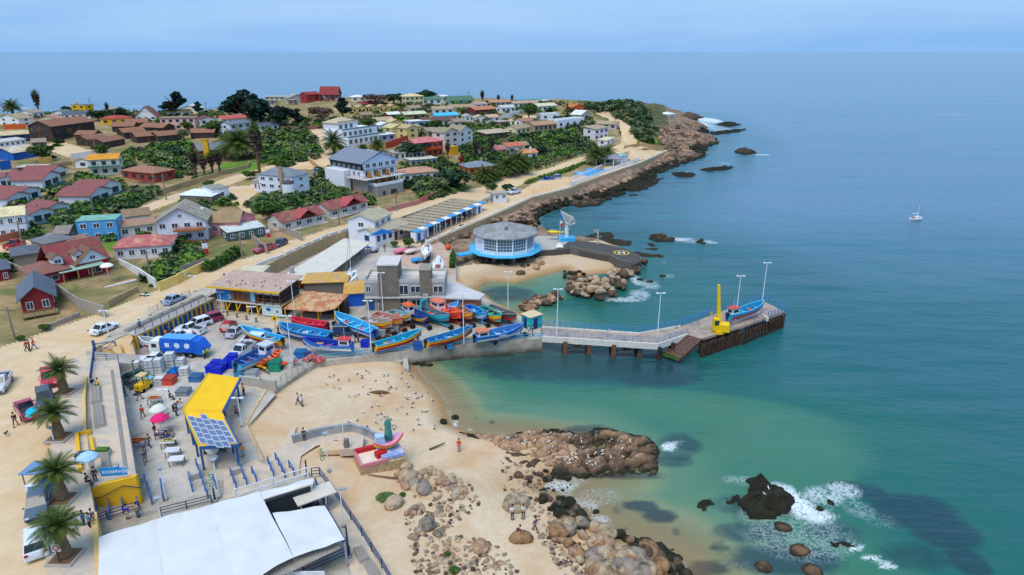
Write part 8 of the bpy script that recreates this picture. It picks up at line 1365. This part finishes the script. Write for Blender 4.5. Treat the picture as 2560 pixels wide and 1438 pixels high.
for x,y,s,k,l in((984,1262,2.2,'pale','tall smooth pale boulder in front of the green ground cover'),(1020,1200,2.6,'pale','large cream boulder at the foot of the shrine'),(1060,1225,2.4,'grey','largest grey boulder in the middle of the heap'),(1290,1265,2.8,'pale','big pale boulder by the couple on the sand'),(1302,1350,2.1,'orange','orange brown boulder beside the person in jeans'),(1202,1372,2.0,'tan','half buried pink tan boulder near the bottom'),(1068,1318,2.2,'grey','half buried grey blue boulder with orange side'),(1490,1280,.9,'dark','flat black rock in the wash'),(1295,1190,1.2,'brown','dark round stone above the couple')): rock(G(x,y)+Vector((0,0,s*.1)),s,k,l,None,False,'boulder','boulder',.7)
# outcrops as continuous rock masses
def mass(poly,label,hmax,k,step=.35,z=0,seed=0,name='rock_outcrop',dirn=.4,lo=.25,hi=1.0,steps=True,edge=1.6):
    W_=wl(poly,z); xs=[p[0] for p in W_]; ys=[p[1] for p in W_]; nx=int((max(xs)-min(xs))/step)+3; ny=int((max(ys)-min(ys))/step)+3
    X_,Y_=np.meshgrid(min(xs)-step+np.arange(nx)*step,min(ys)-step+np.arange(ny)*step); p=np.stack([X_.ravel(),Y_.ravel()],1)
    p2=p+np.stack([vnoise(p,2.2,seed)-.5,vnoise(p,2.2,seed+7)-.5],1)*1.8
    ins=inside(p2,W_); e=edist(p2,W_); e=np.where(ins,e,-e); u=p@np.array([cos(dirn),sin(dirn)]); v=p@np.array([-sin(dirn),cos(dirn)]); q=np.stack([u*.35,v],1)
    rn=np.random.RandomState(seed); S=rn.rand(max(8,int((max(xs)-min(xs))*(max(ys)-min(ys))/(2.4 if hmax<3 else 7))),2)*[max(xs)-min(xs),max(ys)-min(ys)]+[min(xs),min(ys)]; cd,sd_=cos(dirn),sin(dirn)
    T=lambda a: np.stack([(a[:,0]*cd+a[:,1]*sd_)*.3,-a[:,0]*sd_+a[:,1]*cd],1); A_,B_=T(p2),T(S); i1=np.zeros(len(p),int); d1=np.full(len(p),1e9); d2=d1.copy()
    for k_,q in enumerate(B_): dd=((A_-q)**2).sum(1)**.5; m_=dd<d1; d2=np.where(m_,d1,np.minimum(d2,dd)); i1=np.where(m_,k_,i1); d1=np.where(m_,dd,d1)
    ch=rn.rand(len(S)); tx=(rn.rand(len(S),2)-.5)*.9; dl=p2-S[i1]; ef=np.clip(e/edge,0,1)**.5
    h=np.where(e>0,ef*hmax*(.25+.75*ch[i1])+(dl*tx[i1]).sum(1)*.6*ef-.7*np.exp(-((d2-d1)/.2)**2)*ef,-1.2+e*.3)
    st=(-p2[:,0]*sd_+p2[:,1]*cd)/1.5+vnoise(p,5,seed+2,2)*2.5; h+=np.where(e>0,(st-np.floor(st)-.5)*.5*ef,0)
    h+=(vnoise(p,.7,seed+4,3)-.5)*.3*np.clip(e,0,1)
    base=np.maximum(H(p),-.3) if z==0 else 0
    co=np.column_stack([p,h+np.where(e>0,np.clip(base,0,1.5),0)]); fa=grid_faces(ny,nx,(np.maximum(e.reshape(ny,nx)[:-1,:-1],e.reshape(ny,nx)[1:,1:])>-1.0).ravel())
    if not len(fa): return
    o=mesh_np(name,co,fa,rmat(k,lo,hi),smooth=False); tag(o,label,'rock'); return o
mass([(1180,1084),(1240,1094),(1300,1080),(1385,1074),(1440,1084),(1470,1092),(1420,1120),(1440,1160),(1480,1185),(1460,1196),(1400,1185),(1330,1152),(1260,1138),(1200,1112)],'long pinkish tan rock slab with gulls, landward half of the big outcrop',1.3,'tan',.22,seed=1,edge=2.2)
mass([(1440,1086),(1500,1072),(1560,1076),(1620,1094),(1652,1125),(1655,1160),(1632,1186),(1560,1196),(1485,1192),(1445,1150),(1430,1112)],'dark weedy rock mass at the seaward end of the big outcrop',1.5,'tan',.22,seed=2,lo=.1,hi=1.5,edge=3)
mass([(1118,1072),(1150,1080),(1190,1090),(1210,1112),(1160,1096),(1130,1084)],'black weedy ledge trailing off the big outcrop',.9,'dark',.22,seed=3)
mass([(1838,1262),(1862,1230),(1880,1200),(1905,1186),(1930,1205),(1950,1225),(1982,1245),(1972,1276),(1920,1298),(1870,1290)],'large dark green weedy rock in the white surf',1.7,'dark',.28,seed=4,lo=.3,hi=1.4)
mass([(1736,1262),(1748,1245),(1775,1248),(1792,1262),(1780,1282),(1752,1280)],'small mossy green rock left of the surf',.9,'dark',.2,seed=5); mass([(1816,1250),(1840,1236),(1850,1250),(1825,1268)],'small brown rock left of the large weedy one',.9,'brown',.2,seed=6); mass([(2085,1365),(2110,1352),(2130,1358),(2125,1376),(2098,1378)],'small green brown rock at the head of the right surf',.8,'dark',.2,seed=7)
for x,y,s,l in((1955,1322,2.3,'smooth orange rock awash, upper of the three'),(1998,1378,2.3,'smooth orange rock awash, middle of the three'),(1908,1424,2.3,'smooth orange rock awash, lower left of the three'),(2030,1434,2.6,'smooth orange rock at the bottom edge'),(2045,1276,1.6,'brown rock in the middle of the surf'),(2075,1262,1.6,'brown rock breaking the surf at the right')): rock(P(x,y,-.25),s,'orange',l,None,False,'rock','rock',.45)
mass([(1246,1152),(1290,1143),(1360,1160),(1350,1178),(1300,1175),(1262,1168)],'flat brown rock ledge on the sand below the big outcrop',.55,'brown',.22,seed=8); mass([(1370,1180),(1405,1175),(1440,1190),(1425,1208),(1380,1202)],'dark block of rock beside the foamy inlet',1.2,'brown',.22,seed=9); mass([(1590,1372),(1632,1362),(1660,1380),(1640,1400),(1600,1396)],'dark weedy hummock with an orange flank',1.0,'dark',.22,seed=10); mass([(1655,1372),(1680,1362),(1685,1380),(1664,1388)],'small mossy hummock in the shallows',.6,'dark',.2,seed=11)
mass([(1612,598),(1630,588),(1660,590),(1690,598),(1680,606),(1640,606)],'low brown reef in the sea beyond the helipad, left',1.3,'brown',.5,seed=12); mass([(1735,606),(1745,599),(1762,602),(1760,612)],'small brown rock in the sea beyond the helipad, right',1.2,'brown',.5,seed=13)
for q,l,h_ in (([(1832,380),(1850,372),(1880,374),(1892,384),(1860,388)],'long brown reef off the rocky point',2.0),([(1788,312),(1820,306),(1854,312),(1820,318)],'black reef in the white surf off the headland',2.0),([(1700,290),(1740,288),(1760,295),(1720,303),(1690,300)],'rocky tip below the beach houses',2.6),([(1680,435),(1705,431),(1738,436),(1730,445),(1690,443)],'black reef near the pool wall rocks',1.6),([(1745,425),(1770,420),(1800,419),(1840,417),(1820,426),(1770,430)],'long thin black reef off the rocky shore',1.6),([(1420,512),(1440,497),(1480,492),(1520,500),(1500,515),(1450,520)],'sloping pink grey slab at the foot of the sea wall',1.6),([(1765,332),(1800,328),(1870,322),(1850,330),(1790,338)],'narrow black reef right of the headland surf',1.5),([(1660,345),(1720,335),(1790,350),(1800,358),(1740,372),(1680,380),(1655,370)],'broad brown rock shelf of the point, middle',2.6),([(1640,400),(1700,380),(1760,388),(1740,402),(1690,415),(1630,430),(1600,440)],'broad dark rock shelf of the point, south side',2.0),([(1660,310),(1700,300),(1760,322),(1740,336),(1690,340),(1660,330)],'pinkish rock shelf of the point, north side',3.0),([(1570,470),(1610,448),(1660,445),(1640,462),(1600,482)],'black weedy reef in the bay below the pool',1.2)): mass(q,l,h_*.8,'pink' if 'pink' in l or 'broad' in l else 'dark' if 'black' in l else 'brown',.6,seed=len(l),lo=.4,hi=1.5,edge=3)
# the small stones of the far shore: one mass nobody could count
b=MB(); r_=random.Random(5); pts=[]
for poly,n in(([(1185,588),(1330,520),(1380,500),(1420,492),(1430,510),(1370,530),(1340,545),(1352,560),(1330,585),(1240,600)],260),([(1430,495),(1520,470),(1600,430),(1665,385),(1760,392),(1690,415),(1640,440),(1600,470),(1520,500)],520),([(1640,330),(1740,300),(1790,350),(1760,385),(1670,385)],420),([(1060,610),(1180,565),(1190,585),(1100,618)],40)):
    for x,y in scatter(poly,n,r_): pts.append((x,y))
PRs=[rproto(200+i,True) for i in range(5)]
W_=np.array([list(G(x,y)) for x,y in pts])
for p in W_:
    s=r_.uniform(.9,2.6)*(1+ (p[1]-150)/400); q=r_.choice(PRs); a=r_.uniform(0,6.28); ca,sa=cos(a)*s,sin(a)*s; b.add([(p[0]+ca*v[0]-sa*v[1],p[1]+sa*v[0]+ca*v[1],p[2]+s*.62*v[2]+s*.1) for v in q.v],q.f,3 if p[2]<1.0+r_.random()*.5 else r_.choice((0,1,1,2)))
o=b.build('shore_stones',[rmat('brown',.3,2.2),rmat('pink',.3,2.2),rmat('tan',.3,2.2),rmat('dark',.3,2.2)]); o['kind']='stuff'
tag(MB().loft([[(-1.5+.3*k,.35*math.sin(PI*(k+.5)/11)*cos(a),.2+.25*math.sin(PI*(k+.5)/11)*sin(a)) for a in [2*PI*j/8 for j in range(8)]] for k in range(11)]).build('driftwood',M((110,74,44),.9,.25,3)),'thick brown log lying in the middle of the beach','driftwood').location=G(948,984)
tag(MB().tube((-.9,-.5,.1),(.9,.6,.35),.14,.08,7).build('driftwood',M((96,80,66),.9,.25,3)),'slim pale branch stuck in the sand near the person in red','driftwood').location=G(1093,1120); tag(MB().tube((-2,.4,.1),(2.2,-.4,.2),.12,.1,7).build('driftwood',M((120,86,60),.9,.25,3)),'long brown pole lying at the foot of the boulder heap','driftwood').location=G(965,1196)
b=MB()
for poly,n in(([(985,1170),(1170,1200),(1200,1260),(1120,1330),(1240,1360),(1300,1438),(1040,1438),(1010,1300),(1040,1250)],420),([(1250,1150),(1420,1200),(1480,1300),(1380,1330),(1260,1230)],150),([(1340,1330),(1680,1400),(1690,1440),(1400,1440)],380)):
    for x,y in scatter(poly,n,r_):
        p=G(x,y); s=r_.uniform(.2,.62); q=r_.choice(PRs); a=r_.uniform(0,6.28); ca,sa=cos(a)*s,sin(a)*s; b.add([(p[0]+ca*v[0]-sa*v[1],p[1]+sa*v[0]+ca*v[1],p[2]+s*.6*v[2]+s*.12) for v in q.v],q.f,r_.choice((0,0,1,2)))
o=b.build('beach_pebbles',[rmat('pale'),rmat('grey'),rmat('brown')]); o['kind']='stuff'

SK=M((190,140,108),.7,.05);
def skin(name,ch,mat,par,sub=1):
    vs=[];es=[];rs=[]
    for c_ in ch:
        prev=None
        for it in c_:
            if isinstance(it,int): prev=it; continue
            vs.append(it[:3]); rs.append(it[3]); i=len(vs)-1
            if prev is not None: es.append((prev,i))
            prev=i
    me=bpy.data.meshes.new(name); me.from_pydata(vs,es,[]); o=bpy.data.objects.new(name,me); C.objects.link(o); m=o.modifiers.new('s','SKIN');
    for i,r in enumerate(rs): me.skin_vertices[0].data[i].radius=(r,r*.85)
    me.skin_vertices[0].data[0].use_root=True; s=o.modifiers.new('u','SUBSURF'); s.levels=sub; s.render_levels=sub
    dg=bpy.context.evaluated_depsgraph_get(); me2=bpy.data.meshes.new_from_object(o.evaluated_get(dg)); bpy.data.objects.remove(o); o=bpy.data.objects.new(name,me2); me2.materials.clear(); me2.materials.append(mat); me2.polygons.foreach_set('use_smooth',[True]*len(me2.polygons)); C.objects.link(o); o.parent=par; o.material_slots[0].link='OBJECT'; o.material_slots[0].material=mat; return o
POSE={}
def hand(w,d):   # palm and five fingers as small chains from the wrist
    x,y,z=w; f=[]; return [(x,y,z,.03),(x+d[0]*.09,y+d[1]*.09,z+d[2]*.09,.034)],[[(x+d[0]*.17+.015*(i-1.5)*d[2],y+d[1]*.17+.017*(i-1.5),z+d[2]*.17,.009)] for i in range(4)]+[[(x+d[0]*.08+.04,y+d[1]*.08,z+d[2]*.1,.01)]]
def pproto(k):
    t=thing('person','x','person'); st=k=='stand'; wk=k=='walk'; bd=k=='bend'; si=k=='sit'
    hip=(0,0,.92 if not si else .5); chest=(0,0,1.32) if not(bd or si) else ((.38,0,1.12) if bd else (.05,0,.92)); neck=(chest[0]+(.22 if bd else .0),0,chest[2]+(.08 if bd else .16)); head=(neck[0]+(.12 if bd else .03),0,neck[2]+(.06 if bd else .17))
    ky=.11; k0={'stand':(.01,-.01),'walk':(.2,-.12),'bend':(.02,-.02),'sit':(.42,.42)}[k]; f0={'stand':(.0,.0),'walk':(.32,-.36),'bend':(0,0),'sit':(.46,.46)}[k]; kz=.5 if not si else .5
    sh={'stand':(.02,.0),'walk':(-.2,.22),'bend':(.5,.55),'sit':(.3,.3)}[k]
    ch=[[hip+(.13,),((hip[0]+chest[0])/2,0,(hip[2]+chest[2])/2,.13),chest+(.15,),neck+(.06,),head+(.1,),(head[0]+.02,0,head[2]+.12,.085)]]
    ftr=[]; idx=6
    for s,kx,fx,ax in((-1,k0[0],f0[0],sh[0]),(1,k0[1],f0[1],sh[1])):
        ch.append([0,(hip[0]+.01,s*ky,hip[2]-.06,.09),(hip[0]+kx,s*ky,kz,.06),(hip[0]+fx,s*ky,.1,.045),(hip[0]+fx+.14,s*ky,.05,.045)]); idx+=4
    for s,ax in((-1,sh[0]),(1,sh[1])):
        el=(chest[0]+ax*.4,s*.25,chest[2]-.2); wr=(chest[0]+ax+.05,s*.25,chest[2]-.42 if not bd else chest[2]-.45); d=(ax*.3,0,-1 if abs(ax)<.4 else -.7)
        hp_,fg=hand(wr,d); ch.append([2,(chest[0],s*.17,chest[2]+.05,.07),el+(.045,),wr+(.032,)]+hp_[1:]); idx+=4
        for q in fg: ch.append([idx-1]+q);
        idx+=5
    body=skin('body',ch,SK,t)
    nose=MB().ball((head[0]+.1,0,head[2]+.03),(.025,.018,.03),6,4)
    for s in(-1,1): nose.ball((head[0]+.085,s*.035,head[2]+.06),.012,6,4); nose.ball((head[0],s*.1,head[2]+.03),(.02,.015,.03),6,4)
    nose.build('face',SK,t)
    MB().ball((head[0]-.02,0,head[2]+.1),(.115,.11,.12),9,6).build('hair',M((40,30,26),.9,.1),t,smooth=True)
    sc_=1.14; ch=[[(hip[0],0,hip[2]+.03,.15),((hip[0]+chest[0])/2,0,(hip[2]+chest[2])/2,.155),chest+(.175,)]]
    for s,ax in((-1,sh[0]),(1,sh[1])): ch.append([2,(chest[0],s*.18,chest[2]+.06,.09),(chest[0]+ax*.4,s*.255,chest[2]-.2,.065),(chest[0]+ax,s*.25,chest[2]-.38,.05)])
    jk=skin('jacket',ch,M((60,60,70),.9,.1),t); ch=[[hip+(.145,)]]
    for s,kx,fx in((-1,k0[0],f0[0]),(1,k0[1],f0[1])): ch.append([0,(hip[0]+.01,s*ky,hip[2]-.08,.108),(hip[0]+kx,s*ky,kz,.08),(hip[0]+fx,s*ky,.16,.065)])
    skin('trousers',ch,M((40,46,60),.9,.1),t); b=MB()
    for s,fx in((-1,f0[0]),(1,f0[1])): b.box((hip[0]+fx+.06,s*ky,.05),(.27,.1,.1))
    b.build('shoes',M((34,32,32),.8,.1),t)
    return t
PN=[0]
def person(px,py,z,pose,jc,tc2,label,face=None,hc=(40,30,26)):
    if pose not in POSE: POSE[pose]=[tree_of(pproto(pose)),0]
    pr=POSE[pose]; p=P(px,py,z) if z is not None else G(px,py); rz=face if face is not None else rnd.uniform(0,6.28)
    if pr[1]==0: pr[1]=1; t=pr[0][0]; t.location=p; t.rotation_euler=(0,0,rz)
    else: t=dup(pr[0],None,p,rz)
    t['label']=label
    for k in kids(t):
        n=k.name.split('.')[0]
        if n=='jacket': k.material_slots[0].material=M(jc,.9,.1)
        if n=='trousers': k.material_slots[0].material=M(tc2,.9,.1)
    return t
BKK=(36,38,44); NVY=(40,60,110); JN=(60,86,130); RDJ=(200,40,46); WTJ=(214,214,220); ORJ=(226,110,40); GRJ=(110,112,116)
for a in ((40,1064,ZR,'walk',BKK,BKK,'person in black walking beside the maroon pickup',-1.2),(232,966,ZR+.14,'sit',BKK,(150,170,200),'person in black sitting at the end of the plaza bench',-.5),(248,968,ZR+.14,'sit',(236,190,20),BKK,'person in a yellow jacket on the plaza bench',-2.4),(68,878,ZR,'walk',RDJ,BKK,'person in a red top, left of the three by the dirt road',0.2),(75,876,ZR,'stand',(150,80,60),BKK,'person in brown, middle of the three by the dirt road',.3),(86,872,ZR,'walk',(214,60,70),JN,'person in a pinkish red top, right of the three by the dirt road',.5),
(358,1044,ZQ,'walk',(206,50,44),BKK,'man in a red shirt carrying dark bags through the market',-1.4),(375,1118,ZQ,'walk',(120,90,74),JN,'woman with brown jacket and jeans in the market',2.8),(364,1158,ZQ,'walk',NVY,GRJ,'hooded person in navy by the plaza corner',-1),(362,1130,ZQ,'stand',(130,150,180),(90,90,110),'person in a pale blue top beside the orange goods table',2),(314,990,ZQ,'stand',NVY,BKK,'person in dark blue by the wall beside the red buggy',.5),(350,1000,ZQ,'walk',BKK,GRJ,'person in dark clothes beside the forklift',1),(425,1000,ZQ,'sit',(30,50,90),BKK,'person sitting by the planter wall in dark blue',.2),(402,1033,ZQ,'bend',(180,240,30),BKK,'person bending in a lime green jacket',2),(434,1028,ZQ,'bend',(40,140,190),BKK,'person bending in bright blue by the market planter',0),(442,1026,ZQ,'bend',(230,100,30),BKK,'person bending in orange beside the one in bright blue',1),
(389,1090,ZQ,'stand',BKK,(214,70,30),'person in black jacket and orange trousers beside the pink parasol',0),(420,1110,ZQ,'stand',(50,90,170),(70,70,80),'person in blue with a red cap behind the stall',3),(436,1108,ZQ,'walk',(140,160,180),BKK,'person in a light blue top near the shelter posts',3),(408,1108,ZQ,'bend',BKK,BKK,'vendor in black bending under the pink parasol',1),(442,1040,ZQ,'stand',(60,60,70),JN,'person in grey standing between the parasols and the shelter',1),(610,988,ZQ,'stand',(236,170,20),BKK,'person in a yellow coat right of the shelter roof',1),(590,1040,ZQ,'sit',(150,40,60),BKK,'person in dark red under the shelter edge',0),(608,1142,ZQ,'stand',(230,160,30),(90,150,180),'person in orange yellow at the near corner of the shelter',2),(560,1128,ZQ,'stand',(30,70,160),BKK,'person in blue under the yellow roof',1),
(212,1316,ZR,'stand',(90,130,170),JN,'person in a light blue coat beside the plaza kerb, left of the group',0),(226,1322,ZR,'stand',(30,130,170),BKK,'person in teal coat, front of the plaza group',1),(234,1312,ZR,'stand',(90,90,110),(120,110,80),'person in grey, right of the plaza group',2),(194,1322,ZR,'walk',(226,220,220),(20,130,110),'woman in white top and green skirt on the plaza',2.4),(320,1298,ZQ,'stand',(30,60,200),(180,176,160),'person in a bright blue jacket leaning on the railing by the tent',1.5),(346,1294,ZQ,'stand',(150,140,120),JN,'woman with long hair leaning on the railing by the tent',1.5),(218,1212,ZR+.14,'sit',(110,60,60),BKK,'vendor in dark red under the light blue parasol',0),(240,1204,ZR+.14,'stand',BKK,BKK,'vendor in black under the light blue parasol',2),
(746,1012,None,'walk',(190,206,220),BKK,'person in a pale blue top walking on the beach',.1),(756,1016,None,'stand',WTJ,(80,70,90),'person in white holding out an arm on the beach',0),(761,1102,ZQ,'stand',(40,44,60),BKK,'person in black leaning on the curved beach wall',1.5),(1148,1128,None,'stand',(220,30,36),(150,110,110),'person in a red coat and white hat near the wet sand',-1.6),(1281,1298,None,'stand',WTJ,NVY,'person in white shirt and blue shorts on the lower beach',-1),(1308,1296,None,'stand',(200,196,190),(80,40,40),'woman in grey top beside the big pale boulder',-2),(1338,1328,None,'walk',NVY,(110,60,80),'person in blue jacket striding among the mossy stones',-.5),(1291,1352,None,'bend',(110,40,60),JN,'person in dark red vest and jeans climbing the boulder',1),
(513,897,ZQ,'stand',(200,240,30),BKK,'worker in high visibility jacket behind the garbage truck, front one',3),(520,894,ZQ,'stand',(190,230,40),(80,120,60),'worker in high visibility jacket behind the garbage truck, back one',2),(508,880,ZQ,'stand',(120,90,70),BKK,'person in brown standing by the truck hopper',1),(500,874,ZQ,'stand',(60,60,70),BKK,'person in dark clothes beyond the truck hopper',1),(424,838,ZQ,'walk',(40,90,160),BKK,'person in blue by the storage doors, nearest the truck',1),(428,830,ZQ,'stand',(190,40,50),NVY,'person in red by the storage doors',2),(398,838,ZQ,'bend',BKK,BKK,'person in black bending before the storage doors',1),(416,846,ZQ,'bend',(220,100,50),NVY,'person with orange jacket bending by the white sedan',2),(350,818,ZR+.1,'sit',(50,110,180),BKK,'person in blue sitting on the bench row above the doors',-1),
(940,612,2.7,'stand',(60,80,110),BKK,'person in dark jacket beside the grey motorboat',1),(962,628,2.6,'stand',(50,60,60),JN,'person standing in the boatyard by the small trees',-1),(835,702,2.6,'stand',(190,40,50),BKK,'person in red among the tarpaulins',0) ,(1283,440,None,'walk',BKK,BKK,'person in black walking on the far sea road, left',0),(1296,440,None,'walk',BKK,BKK,'person in black walking on the far sea road, right',0),(1318,434,None,'walk',(80,60,60),BKK,'person walking on the far sea road behind the other two',0),
(888,858,ZQ,'bend',(150,160,166),(120,126,130),'fisherman in grey bending at the stern of the wheelhouse boat',3),(896,856,ZQ,'stand',(40,36,60),BKK,'person in dark violet by the royal blue bin',1),(932,836,ZQ,'bend',(220,220,226),GRJ,'man in a white shirt bending at the tilted blue boat',2),(810,832,ZQ,'stand',(170,160,160),GRJ,'man in grey behind the blue and white boat',1),(1045,856,ZQ,'stand',(170,150,180),BKK,'person in mauve beside the red hulled boat',1),(1037,866,ZQ,'stand',(214,180,180),BKK,'person behind the quay railing near the blue boxes',1),(1322,838,ZQ,'stand',(206,190,200),(190,170,180),'person in pale clothes by the kiosk, left of the two',0),(1331,838,ZQ,'stand',(150,60,80),(120,60,80),'person in dark red by the kiosk, right of the two',0),(1302,834,ZQ,'stand',(190,60,50),BKK,'person in red near the blue shutters of the kiosk',0),(697,838,ZQ,'stand',(60,40,60),BKK,'person beside the outboard motor of the red hulled boat',0),(1012,795,ZQ,'stand',(170,60,60),BKK,'person in red among the bows of the boats',0),(948,776,ZQ,'stand',(220,220,226),(180,160,160),'person in a white helmet by the timber tower',0),(1845,800,ZP,'stand',(60,60,70),BKK,'person in dark clothes beside the pier boat',0)):
    person(*a[:7],a[7])
o=tag(thing('dog','small dark dog trotting on the dirt square','dog',P(17,1088,ZR),-1.3),None); t=o; FUR=M((60,46,40),.95,.2,6)
ch=[[(-.25,0,.34,.09),(0,0,.35,.1),(.22,0,.36,.11),(.36,0,.48,.06),(.42,0,.55,.07),(.53,0,.52,.035)],[0,(-.38,0,.45,.02),(-.45,0,.55,.015)]]
for x,i in((-.22,0),(.2,2)):
    for s in(-1,1): ch.append([i,(x,s*.08,.27,.045),(x-.03,s*.08,.14,.025),(x,s*.08,.02,.022)])
skin('body',ch,FUR,t); b=MB(); [b.box((.4,s*.05,.63),(.04,.03,.08)) for s in(-1,1)]; b.build('ears',FUR,t)
# gulls
g=thing('gull','x','gull'); WB=M((226,226,224),.8,.05); DB_=M((60,60,64),.8,.1); rr=[[(x,r_*.5*cos(2*PI*i/8)*1.0,z+r_*.5*sin(2*PI*i/8)) for i in range(8)] for x,z,r_ in((-.2,.2,.04),(-.1,.21,.16),(.04,.22,.2),(.14,.26,.14),(.19,.33,.1),(.22,.38,.11),(.27,.39,.05))]
MB().loft(rr).build('body',WB,g,smooth=True); b=MB(); [b.box((-.08,s*.085,.25),(.34,.03,.12),0,tx=.7) for s in(-1,1)]; b.build('wings',DB_,g); b=MB(); b.box((.31,0,.38),(.08,.025,.03)); [b.box((0,s*.04,.08),(.02,.02,.17)) for s in(-1,1)]; b.build('beak_and_legs',M((220,160,50),.6,.05),g)
gt=tree_of(g); first=[True]
def gull(p,label,group,s=.95):
    if first[0]: first[0]=False; g.location=p; g.rotation_euler=(0,0,1); g.scale=(s,)*3; g['label']=label; g['group']=group; return
    dup(gt,None,p,rnd.uniform(0,6.28),s,label,group)
for x,y in scatter([(800,930),(1010,925),(1090,1000),(1110,1070),(1090,1085),(960,1080),(870,1060),(830,1000)],78,rg): gull(G(x,y),'gull standing on the open sand of the beach','gulls on the beach sand')
dg=bpy.context.evaluated_depsgraph_get()
for x,y in scatter([(1200,1096),(1300,1084),(1420,1090),(1500,1090),(1600,1110),(1600,1160),(1480,1170),(1400,1160),(1300,1120)],46,rg):
    d=Vector(ray(x,y)); hit,loc,*_=sc.ray_cast(dg,Vector((0,0,CZ)),d.normalized())
    if hit and loc.z<5: gull(loc,'gull resting on the big rock outcrop','gulls on the outcrop')
for x,y in((566,704),(571,707),(575,712),(590,716),(600,712),(612,712),(604,704),(633,717),(652,707),(660,706),(655,718),(688,716),(700,722)):
    d=Vector(ray(x,y)); hit,loc,*_=sc.ray_cast(dg,Vector((0,0,CZ)),d.normalized())
    if hit: gull(loc,'gull perched on the restaurant roof','gulls on the restaurant roof')
for x,y in((1921,1225),(1912,1240),(1405,842),(1520,828),(1596,826),(1690,822)):
    d=Vector(ray(x,y)); hit,loc,*_=sc.ray_cast(dg,Vector((0,0,CZ)),d.normalized())
    if hit: gull(loc,'gull perched on '+('the weedy rock in the surf' if x>1900 else 'the pier deck'),'gulls on '+('the surf rock' if x>1900 else 'the pier'))
UP=[o for o in bpy.data.objects if o.name.startswith('utility_pole')]; UP.sort(key=lambda o:(o.location.y)); used=set()
for i,a in enumerate(UP):
    c=[b_ for b_ in UP if b_ is not a and (a.name,b_.name) not in used and 12<(b_.location-a.location).length<75]
    if not c: continue
    b_=min(c,key=lambda o:(o.location-a.location).length); used|={(a.name,b_.name),(b_.name,a.name)}; h=[max(v.co.z for v in kids(o)[0].data.vertices)-.4 for o in(a,b_)]; m=MB()
    for k in(-.7,0,.7):
        p=[Vector((k,0,h[0])).lerp(b_.location-a.location+Vector((k,0,h[1])),t_/6)-Vector((0,0,1.2*(1-(t_/3-1)**2))) for t_ in range(7)]; [m.beam(p[q],p[q+1],.035) for q in range(6)]
    o=m.build('power_line',M((40,42,46),.6,.05)); o.location=a.location; tag(o,'overhead cables from the '+' '.join(a['label'].replace('utility ','').split()[:11]),'power line')
